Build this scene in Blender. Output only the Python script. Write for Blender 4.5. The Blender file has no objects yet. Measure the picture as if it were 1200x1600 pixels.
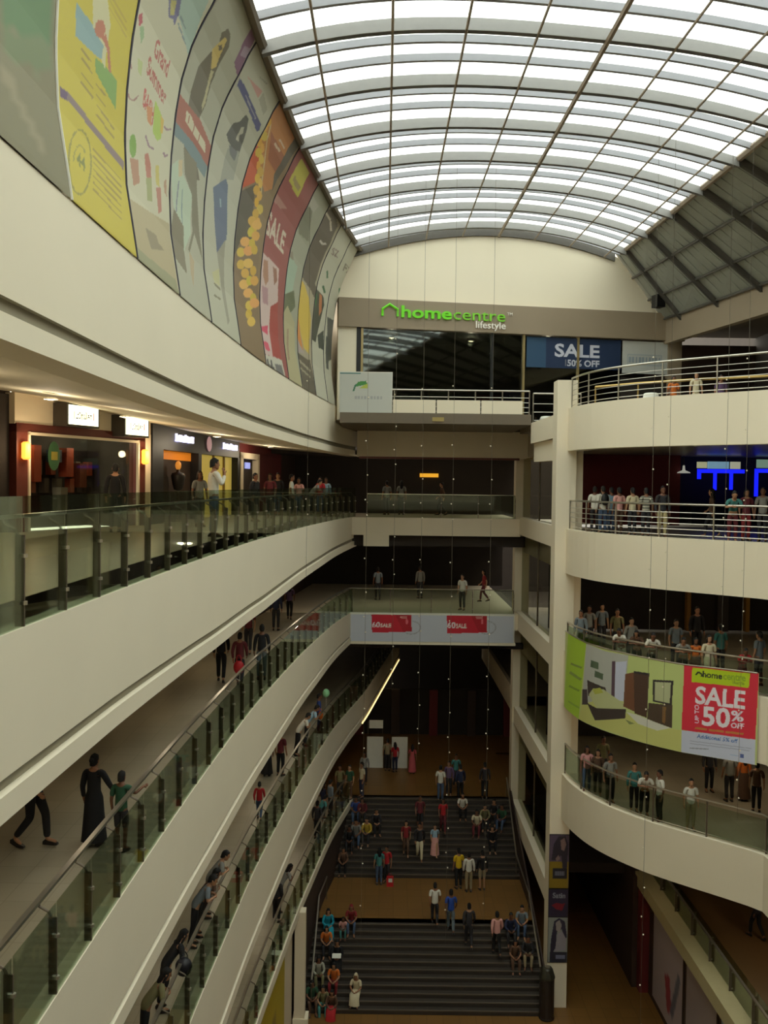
import bpy, bmesh, math, random
import numpy as np
from mathutils import Matrix, Vector
random.seed(7)
PI = math.pi
SC = bpy.context.scene
COL = SC.collection

# ---------------------------------------------------------------- camera
FPX, PITCH, ROLL = 1450.0, math.radians(1.7), 0.013
cam = bpy.data.cameras.new('camera'); cam.sensor_fit = 'HORIZONTAL'; cam.sensor_width = 36.0
cam.lens = 36.0*FPX/1200.0; cam.clip_end = 500
camo = bpy.data.objects.new('camera', cam); COL.objects.link(camo)
_f = Vector((0, math.cos(PITCH), -math.sin(PITCH))); _u = Vector((0, math.sin(PITCH), math.cos(PITCH))); _r = Vector((1, 0, 0))
_R = _r*math.cos(ROLL)+_u*math.sin(ROLL); _U = _u*math.cos(ROLL)-_r*math.sin(ROLL)
camo.matrix_world = Matrix(((_R.x,_U.x,-_f.x,0),(_R.y,_U.y,-_f.y,0),(_R.z,_U.z,-_f.z,0),(0,0,0,1)))
SC.camera = camo
# ---------------------------------------------------------------- sky, exposure
W = bpy.data.worlds.new('world'); SC.world = W; W.use_nodes = True
bg = W.node_tree.nodes['Background']; bg.inputs[0].default_value = (1.0, 0.95, 0.81, 1); bg.inputs[1].default_value = 3.7
LW = 20.0          # base watts of the added fill lights
SC.view_settings.view_transform = 'Standard'; SC.view_settings.look = 'None'
SC.view_settings.gamma = 1.0; SC.view_settings.use_curve_mapping = False; SC.view_settings.exposure = 0.0
SC.cycles.max_bounces = 10; SC.cycles.diffuse_bounces = 8; SC.cycles.glossy_bounces = 3
SC.cycles.transparent_max_bounces = 24; SC.cycles.transmission_bounces = 4
SC.cycles.sample_clamp_indirect = 6.0

# ---------- plan curves of the atrium (metres; camera eye is x=0 y=0 z=0, +y looks down the hall) ----------
_CL = np.array([(-3.8,-6),(-3.78,8),(-3.75,14),(-3.68,18.3),(-3.45,25),(-2.87,32.8),(-2.1,40),(-1.5,43.5),(-0.9,46.8),(1.2,64)])
_CLY = np.arange(-6, 64.01, 0.5)
_CLX = np.interp(_CLY, _CL[:,1], _CL[:,0])
_k = np.ones(7)/7
_CLX = np.concatenate([_CLX[:3], np.convolve(_CLX, _k, 'valid'), _CLX[-3:]])
def clx(y): return np.interp(y, _CLY, _CLX)
def _smooth(pts, n=4):
    p = np.array(pts, float)
    for _ in range(n):
        q = [p[0]]
        for a, b in zip(p[:-1], p[1:]): q += [a*.75+b*.25, a*.25+b*.75]
        p = np.array(q + [p[-1]])
    return p
_CRarc = _smooth([(6.75,34.2),(6.82,33.0),(7.3,31.2),(8.4,29.5),(9.4,28.5),(10.4,27.6),(11.2,26.8)], 2)
CR = np.concatenate([_CRarc, [(11.25,24),(11.3,10)]])
SL = np.array([(-16,6),(-15,8),(-12.5,15),(-10.6,19.8),(-7.3,28),(-6.2,38),(-5.2,46),(-3.5,64)])
def slx(y): return np.interp(y, SL[:,1], SL[:,0])
# concave advertising wall above the top parapet: offset from the left curve by height
_OZ = np.array([3.2,3.35,4.4,5.1,5.8,6.5,7.1,7.7,8.1,8.4,8.8,9.15]); _OX = np.array([0,0,-.17,-.2,-.17,-.1,0,.18,.36,.53,.72,.93])
def adstretch(y): return 1 + .16*np.clip((y-20)/22, 0, 1)
def adx(y, z): return clx(y) + np.interp(3.3+(z-3.3)/adstretch(y), _OZ, _OX)
def adtop(y): return 3.3 + (9.15-3.3)*adstretch(y)


# ---------------------------------------------------------------- materials
def lin(c):
    return tuple((v/12.92 if v <= .04045 else ((v+.055)/1.055)**2.4) for v in (x/255.0 for x in c))
_M = {}
def mat(name, rgb, rough=.6, metal=0, var=.06, scale=6.0, emit=0, ec=None, bump=0):
    if name in _M: return _M[name]
    m = bpy.data.materials.new(name); m.use_nodes = True; nt = m.node_tree
    b = nt.nodes['Principled BSDF']; b.inputs['Roughness'].default_value = rough; b.inputs['Metallic'].default_value = metal
    c = lin(rgb)
    if var > 0:
        tc = nt.nodes.new('ShaderNodeTexCoord'); n = nt.nodes.new('ShaderNodeTexNoise'); n.inputs['Scale'].default_value = scale; n.inputs['Detail'].default_value = 4
        mx = nt.nodes.new('ShaderNodeMix'); mx.data_type = 'RGBA'
        mx.inputs[6].default_value = (*[v*(1-var) for v in c], 1); mx.inputs[7].default_value = (*[min(1, v*(1+var)) for v in c], 1)
        nt.links.new(tc.outputs['Object'], n.inputs['Vector']); nt.links.new(n.outputs['Fac'], mx.inputs[0]); nt.links.new(mx.outputs[2], b.inputs['Base Color'])
        if bump:
            bp = nt.nodes.new('ShaderNodeBump'); bp.inputs['Strength'].default_value = bump; nt.links.new(n.outputs['Fac'], bp.inputs['Height']); nt.links.new(bp.outputs[0], b.inputs['Normal'])
    else: b.inputs['Base Color'].default_value = (*c, 1)
    if emit:
        b.inputs['Emission Color'].default_value = (*lin(ec or rgb), 1); b.inputs['Emission Strength'].default_value = emit
    _M[name] = m; return m
def glass_mat(name, tint, gloss=.08, rough=.03, fres=.5):
    if name in _M: return _M[name]
    m = bpy.data.materials.new(name); m.use_nodes = True; nt = m.node_tree; nt.nodes.remove(nt.nodes['Principled BSDF'])
    o = nt.nodes['Material Output']; t = nt.nodes.new('ShaderNodeBsdfTransparent'); t.inputs[0].default_value = (*tint, 1)
    g = nt.nodes.new('ShaderNodeBsdfGlossy'); g.inputs['Roughness'].default_value = rough; g.inputs[0].default_value = (.9,.95,.9,1)
    fr = nt.nodes.new('ShaderNodeLayerWeight'); fr.inputs[0].default_value = .25
    ma = nt.nodes.new('ShaderNodeMath'); ma.operation = 'MULTIPLY_ADD'; ma.inputs[1].default_value = fres; ma.inputs[2].default_value = gloss
    mx = nt.nodes.new('ShaderNodeMixShader'); nt.links.new(fr.outputs['Fresnel'], ma.inputs[0]); nt.links.new(ma.outputs[0], mx.inputs[0])
    nt.links.new(t.outputs[0], mx.inputs[1]); nt.links.new(g.outputs[0], mx.inputs[2]); nt.links.new(mx.outputs[0], o.inputs[0])
    _M[name] = m; return m
def sheet_mat(name, tint, trans, tr):     # translucent roof sheet
    m = bpy.data.materials.new(name); m.use_nodes = True; nt = m.node_tree; nt.nodes.remove(nt.nodes['Principled BSDF'])
    o = nt.nodes['Material Output']; t = nt.nodes.new('ShaderNodeBsdfTransparent'); t.inputs[0].default_value = (*tint, 1)
    g = nt.nodes.new('ShaderNodeBsdfTranslucent'); g.inputs[0].default_value = (*trans, 1)
    mx = nt.nodes.new('ShaderNodeMixShader'); mx.inputs[0].default_value = tr
    nt.links.new(t.outputs[0], mx.inputs[1]); nt.links.new(g.outputs[0], mx.inputs[2]); nt.links.new(mx.outputs[0], o.inputs[0]); return m
def print_mat(name, emit=0):
    if name in _M: return _M[name]
    m = bpy.data.materials.new(name); m.use_nodes = True; nt = m.node_tree; b = nt.nodes['Principled BSDF']
    a = nt.nodes.new('ShaderNodeAttribute'); a.attribute_name = 'ink'; nt.links.new(a.outputs['Color'], b.inputs['Base Color'])
    b.inputs['Roughness'].default_value = .55
    if emit: nt.links.new(a.outputs['Color'], b.inputs['Emission Color']); b.inputs['Emission Strength'].default_value = emit
    _M[name] = m; return m
def brick_mat(name, c1, c2, mortar, w, h, rough=.45):
    m = bpy.data.materials.new(name); m.use_nodes = True; nt = m.node_tree; b = nt.nodes['Principled BSDF']; b.inputs['Roughness'].default_value = rough
    tc = nt.nodes.new('ShaderNodeTexCoord'); t = nt.nodes.new('ShaderNodeTexBrick'); t.offset = 0; t.inputs['Scale'].default_value = 1
    t.inputs['Color1'].default_value = (*lin(c1),1); t.inputs['Color2'].default_value = (*lin(c2),1); t.inputs['Mortar'].default_value = (*lin(mortar),1)
    t.inputs['Brick Width'].default_value = w; t.inputs['Row Height'].default_value = h; t.inputs['Mortar Size'].default_value = .008
    nt.links.new(tc.outputs['Object'], t.inputs['Vector']); nt.links.new(t.outputs['Color'], b.inputs['Base Color']); return m

WALL = mat('wall_paint', (238,227,203), .7, scale=.5, var=.04)
WALL2 = mat('wall_paint_warm', (226,213,188), .7, scale=.7, var=.05)
GROOVE = mat('groove_tone', (150,142,122), .8)
SOFFIT = mat('soffit_paint', (222,212,186), .8, scale=.4)
TILE_UP = brick_mat('gallery_tile', (168,158,136), (160,150,128), (148,138,116), .6, .6, .35)
TILE_GR = brick_mat('hall_tile', (128,92,48), (120,86,44), (96,68,35), .6, .6, .4)
STEP = mat('dark_step_stone', (58,51,46), .6, var=.15); NOSE = mat('step_nosing', (92,82,70), .55)
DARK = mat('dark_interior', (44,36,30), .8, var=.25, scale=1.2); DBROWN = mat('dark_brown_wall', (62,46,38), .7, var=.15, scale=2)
MAROON = mat('maroon_wall', (108,34,36), .7, var=.12, scale=1.5); REDBROWN = mat('red_brown_frame', (96,44,34), .5)
STEEL = mat('brushed_steel', (190,184,172), .28, .9); DSTEEL = mat('dark_steel', (112,100,86), .45, .5)
RIB = mat('roof_rib_paint', (150,148,146), .6); PURL = mat('purlin_paint', (150,150,156), .6); MULL = mat('mullion_paint', (150,134,116), .6); ROOFSH = mat('roof_sheet', (150,152,142), .6, var=.12, scale=3); DRIB = mat('roof_dark_rib', (92,88,82), .6)
TAUPE = mat('taupe_panel', (150,134,112), .6, scale=.8); DTAUPE = mat('taupe_dark', (112,100,84), .6)
GLASS = glass_mat('rail_glass', (.80,.86,.79), .03); SHOPGL = glass_mat('shop_glass', (.80,.80,.74), .01, fres=.04); TINT = glass_mat('tinted_store_glass', (.46,.50,.46), .09, fres=.35)
PANE = sheet_mat('roof_pane', (.84,.90,.93), (.85,.9,.92), .35)
WHITE = mat('white_board', (226,224,212), .6); BLACK = mat('black_plastic', (22,21,22), .5); GREEN = mat('letter_green', (98,190,28), .4, emit=.35); GREEN2 = mat('letter_green_thin', (110,180,44), .4, emit=.3)
LETW = mat('letter_white', (226,222,210), .5, emit=.15)

# ---------------------------------------------------------------- geometry helpers
def tag(o, label=None, cat=None, group=None, kind=None):
    if label: o['label'] = label
    if cat: o['category'] = cat
    if group: o['group'] = group
    if kind: o['kind'] = kind
    return o
def link(name, me, parent=None, loc=None, rz=0, scale=None):
    o = bpy.data.objects.new(name, me); COL.objects.link(o)
    if loc is not None: o.location = loc
    if rz: o.rotation_euler = (0, 0, rz)
    if scale: o.scale = scale
    if parent is not None: o.parent = parent
    return o
def empty(name, loc=(0,0,0), rz=0):
    return link(name, None, None, loc, rz)
class G:
    def __init__(s): s.v = []; s.f = []; s.m = []; s.mats = []
    def mi(s, m):
        if m not in s.mats: s.mats.append(m)
        return s.mats.index(m)
    def add(s, v, f, m):
        b = len(s.v); i = s.mi(m); s.v += [tuple(map(float, p)) for p in v]; s.f += [tuple(b+k for k in q) for q in f]; s.m += [i]*len(f); return s
    def box(s, x0, x1, y0, y1, z0, z1, m):
        v = [(x0,y0,z0),(x1,y0,z0),(x1,y1,z0),(x0,y1,z0),(x0,y0,z1),(x1,y0,z1),(x1,y1,z1),(x0,y1,z1)]
        return s.add(v, [(0,3,2,1),(4,5,6,7),(0,1,5,4),(1,2,6,5),(2,3,7,6),(3,0,4,7)], m)
    def hexa(s, p8, m):
        return s.add(p8, [(0,3,2,1),(4,5,6,7),(0,1,5,4),(1,2,6,5),(2,3,7,6),(3,0,4,7)], m)
    def tube(s, pts, r, m, n=8, cap=True):
        P = [Vector(p) for p in pts]; R = r if hasattr(r, '__len__') else [r]*len(P); v = []; up = Vector((0,0,1))
        for i, p in enumerate(P):
            t = (P[min(i+1,len(P)-1)]-P[max(i-1,0)]).normalized()
            a = t.cross(up if abs(t.z) < .95 else Vector((0,1,0))).normalized(); b = a.cross(t)
            for k in range(n):
                w = 2*PI*k/n; v.append(p+a*math.cos(w)*R[i]+b*math.sin(w)*R[i])
        f = [(i*n+k, i*n+(k+1)%n, (i+1)*n+(k+1)%n, (i+1)*n+k) for i in range(len(P)-1) for k in range(n)]
        if cap: f += [tuple(range(n-1,-1,-1)), tuple((len(P)-1)*n+k for k in range(n))]
        return s.add(v, f, m)
    def lathe(s, prof, c, m, n=16):
        v = [(c[0]+r*math.cos(2*PI*k/n), c[1]+r*math.sin(2*PI*k/n), c[2]+z) for r, z in prof for k in range(n)]
        f = [(i*n+k, i*n+(k+1)%n, (i+1)*n+(k+1)%n, (i+1)*n+k) for i in range(len(prof)-1) for k in range(n)]
        f += [tuple(range(n-1,-1,-1)), tuple((len(prof)-1)*n+k for k in range(n))]
        return s.add(v, f, m)
    def ball(s, c, r, m, n=10, k=6):
        rx, ry, rz = r if hasattr(r, '__len__') else (r, r, r)
        v = [(c[0]+rx*math.sin(PI*i/k)*math.cos(2*PI*j/n), c[1]+ry*math.sin(PI*i/k)*math.sin(2*PI*j/n), c[2]+rz*math.cos(PI*i/k)) for i in range(1, k) for j in range(n)]
        v += [(c[0],c[1],c[2]+rz),(c[0],c[1],c[2]-rz)]; t = len(v)-2
        f = [(i*n+j, (i+1)*n+j, (i+1)*n+(j+1)%n, i*n+(j+1)%n) for i in range(k-2) for j in range(n)]
        f += [(t, j, (j+1)%n) for j in range(n)] + [(t+1, (k-2)*n+(j+1)%n, (k-2)*n+j) for j in range(n)]
        return s.add(v, f, m)
    def sweep(s, pts, prof, m, closed=False, normals=None):
        # pts plan curve [(x,y)], prof [(offset, z)] or function(i)->prof ; offset goes toward +normal
        n = normals if normals is not None else normals_of(pts); v = []; L = None
        for i, (p, q) in enumerate(zip(pts, n)):
            pr = prof(i) if callable(prof) else prof; L = len(pr)
            v += [(p[0]+q[0]*o, p[1]+q[1]*o, z) for o, z in pr]
        K = L if closed else L-1
        f = [(i*L+k, (i+1)*L+k, (i+1)*L+(k+1)%L, i*L+(k+1)%L) for i in range(len(pts)-1) for k in range(K)]
        if closed: f += [tuple(range(L-1,-1,-1)), tuple((len(pts)-1)*L+k for k in range(L))]
        return s.add(v, f, m)
    def poly(s, pts, z0, z1, m):
        n = len(pts); v = [(x,y,z0) for x,y in pts]+[(x,y,z1) for x,y in pts]
        return s.add(v, [tuple(range(n-1,-1,-1)), tuple(range(n,2*n))]+[(k,(k+1)%n,n+(k+1)%n,n+k) for k in range(n)], m)
    def ruled(s, A, B, m):
        v = list(A)+list(B); n = len(A)
        return s.add(v, [(i,i+1,n+i+1,n+i) for i in range(n-1)], m)
    def mesh(s, name, smooth=False):
        me = bpy.data.meshes.new(name); me.from_pydata(s.v, [], s.f)
        for m in s.mats: me.materials.append(m)
        me.polygons.foreach_set('material_index', s.m)
        if smooth: me.polygons.foreach_set('use_smooth', [True]*len(s.f))
        me.update(); bm = bmesh.new(); bm.from_mesh(me); bmesh.ops.recalc_face_normals(bm, faces=bm.faces); bm.to_mesh(me); bm.free(); return me
    def obj(s, name, parent=None, loc=None, rz=0, smooth=False):
        return link(name, s.mesh(name, smooth), parent, loc, rz)
def normals_of(pts):        # to the void: right-hand side of the direction of travel
    P = np.array(pts, float); t = np.gradient(P, axis=0); t /= np.linalg.norm(t, axis=1)[:,None]
    return np.stack([t[:,1], -t[:,0]], 1)
def struct(o): o['kind'] = 'structure'; return o
def into(o, root):          # child given in world coordinates
    o.parent = root; o.matrix_parent_inverse = Matrix.LocRotScale(root.location, root.rotation_euler, None).inverted(); return o
def resample(pts, step):
    P = np.array(pts, float); d = np.r_[0, np.cumsum(np.hypot(*np.diff(P, axis=0).T))]; n = max(2, int(round(d[-1]/step))+1)
    s = np.linspace(0, d[-1], n); return np.stack([np.interp(s, d, P[:,0]), np.interp(s, d, P[:,1])], 1)
def at_arc(pts, s):
    P = np.array(pts, float); d = np.r_[0, np.cumsum(np.hypot(*np.diff(P, axis=0).T))]
    return np.stack([np.interp(s, d, P[:,0]), np.interp(s, d, P[:,1])], -1)
def left_curve(y0, y1, step=.7):
    ys = np.arange(y0, y1+step*.5, step); return np.stack([clx(ys), ys], 1)

# ---------------------------------------------------------------- flat print: colours on a fine grid
def text_tris(s, bold=.028):
    cu = bpy.data.curves.new('t', 'FONT'); cu.body = s; cu.offset = bold; cu.resolution_u = 3
    o = bpy.data.objects.new('t', cu); COL.objects.link(o); dg = bpy.context.evaluated_depsgraph_get()
    me = o.evaluated_get(dg).to_mesh(); me.calc_loop_triangles()
    v = np.array([p.co[:2] for p in me.vertices]); t = [tuple(k.vertices) for k in me.loop_triangles]
    o.to_mesh_clear(); bpy.data.objects.remove(o); bpy.data.curves.remove(cu)
    v[:,0] -= v[:,0].min(); v[:,0] /= v[:,0].max(); v[:,1] /= max(v[:,1].max(), 1e-6); return v, t
def paint(U, V, items, base, white=(208,206,193), gain=.72):
    def ink(c):
        a = np.array(lin(c))/np.array(lin(white))*gain; return np.clip(a, .01, .9)
    C = np.empty((len(U), 3)); C[:] = ink(base)
    for it in items:
        if it[0] == 'P':
            p = np.array(it[2]); sel = np.where((U >= p[:,0].min()) & (U <= p[:,0].max()) & (V >= p[:,1].min()) & (V <= p[:,1].max()))[0]
            if not len(sel): continue
            u, v = U[sel], V[sel]; ins = np.zeros(len(sel), bool); n = len(p)
            for i in range(n):
                x0, y0 = p[i]; x1, y1 = p[(i+1) % n]
                if y0 == y1: continue
                c = ((y0 > v) != (y1 > v)) & (u < (x1-x0)*(v-y0)/(y1-y0)+x0); ins ^= c
            C[sel[ins]] = ink(it[1])
        else:
            _, c, s, bl, br, tl = it; tv, tt = text_tris(s); bl, br, tl = map(np.array, (bl, br, tl))
            q = bl + tv[:,:1]*(br-bl) + tv[:,1:]*(tl-bl); col = ink(c)
            for a, b, d in tt:
                A, B, D = q[a], q[b], q[d]; lo = np.minimum(np.minimum(A,B),D); hi = np.maximum(np.maximum(A,B),D)
                sel = np.where((U >= lo[0]) & (U <= hi[0]) & (V >= lo[1]) & (V <= hi[1]))[0]
                if not len(sel): continue
                P = np.stack([U[sel], V[sel]], 1); den = (B[1]-D[1])*(A[0]-D[0])+(D[0]-B[0])*(A[1]-D[1])
                if abs(den) < 1e-12: continue
                w0 = ((B[1]-D[1])*(P[:,0]-D[0])+(D[0]-B[0])*(P[:,1]-D[1]))/den; w1 = ((D[1]-A[1])*(P[:,0]-D[0])+(A[0]-D[0])*(P[:,1]-D[1]))/den
                C[sel[(w0 >= -.001) & (w1 >= -.001) & (w0+w1 <= 1.001)]] = col
    return C
def print_sheet(name, pos, uv, nu, nv, items, base, parent=None, white=(208,206,193), gain=.72, emit=0, loc=None, rz=0):
    # pos (N,3), uv (N,2), N = nu*nv, index i*nv+j
    C = paint(uv[:,0], uv[:,1], items, base, white, gain)
    me = bpy.data.meshes.new(name)
    f = [(i*nv+j, (i+1)*nv+j, (i+1)*nv+j+1, i*nv+j+1) for i in range(nu-1) for j in range(nv-1)]
    me.from_pydata([tuple(p) for p in pos], [], f)
    at = me.attributes.new('ink', 'FLOAT_COLOR', 'POINT'); at.data.foreach_set('color', np.c_[C, np.ones(len(C))].ravel())
    me.materials.append(print_mat('print' if not emit else 'print_lit_%g' % emit, emit)); return link(name, me, parent, loc, rz)
def flat_print(name, x0, x1, z0, z1, y, items, base, parent=None, n=60, **k):
    nu = max(2, int(n)); nv = max(2, int(n*(z1-z0)/(x1-x0))); u = np.repeat(np.linspace(x0, x1, nu), nv); v = np.tile(np.linspace(z0, z1, nv), nu)
    return print_sheet(name, np.c_[u, np.full(len(u), y), v], np.c_[u, v], nu, nv, items, base, parent, **k)
def rect(c, x0, x1, z0, z1): return ('P', c, [(x0,z0),(x1,z0),(x1,z1),(x0,z1)])
def letters(name, s, x0, x1, z0, cap, y, m, parent, depth=.06, bold=.0):
    cu = bpy.data.curves.new('t', 'FONT'); cu.body = s; cu.offset = bold; cu.extrude = .5; cu.resolution_u = 3
    o = bpy.data.objects.new('t', cu); COL.objects.link(o); dg = bpy.context.evaluated_depsgraph_get()
    me = bpy.data.meshes.new_from_object(o.evaluated_get(dg)); bpy.data.objects.remove(o)
    v = np.array([p.co[:] for p in me.vertices]); v[:,0] -= v[:,0].min(); w = v[:,0].max()
    X = x0+v[:,0]/w*(x1-x0); Z = z0+v[:,1]/v[:,1].max()*cap; Y = y+v[:,2]*-depth
    me.vertices.foreach_set('co', np.c_[X, Y, Z].ravel()); me.materials.clear(); me.materials.append(m); me.name = name; me.update()
    return link(name, me, parent)

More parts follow.
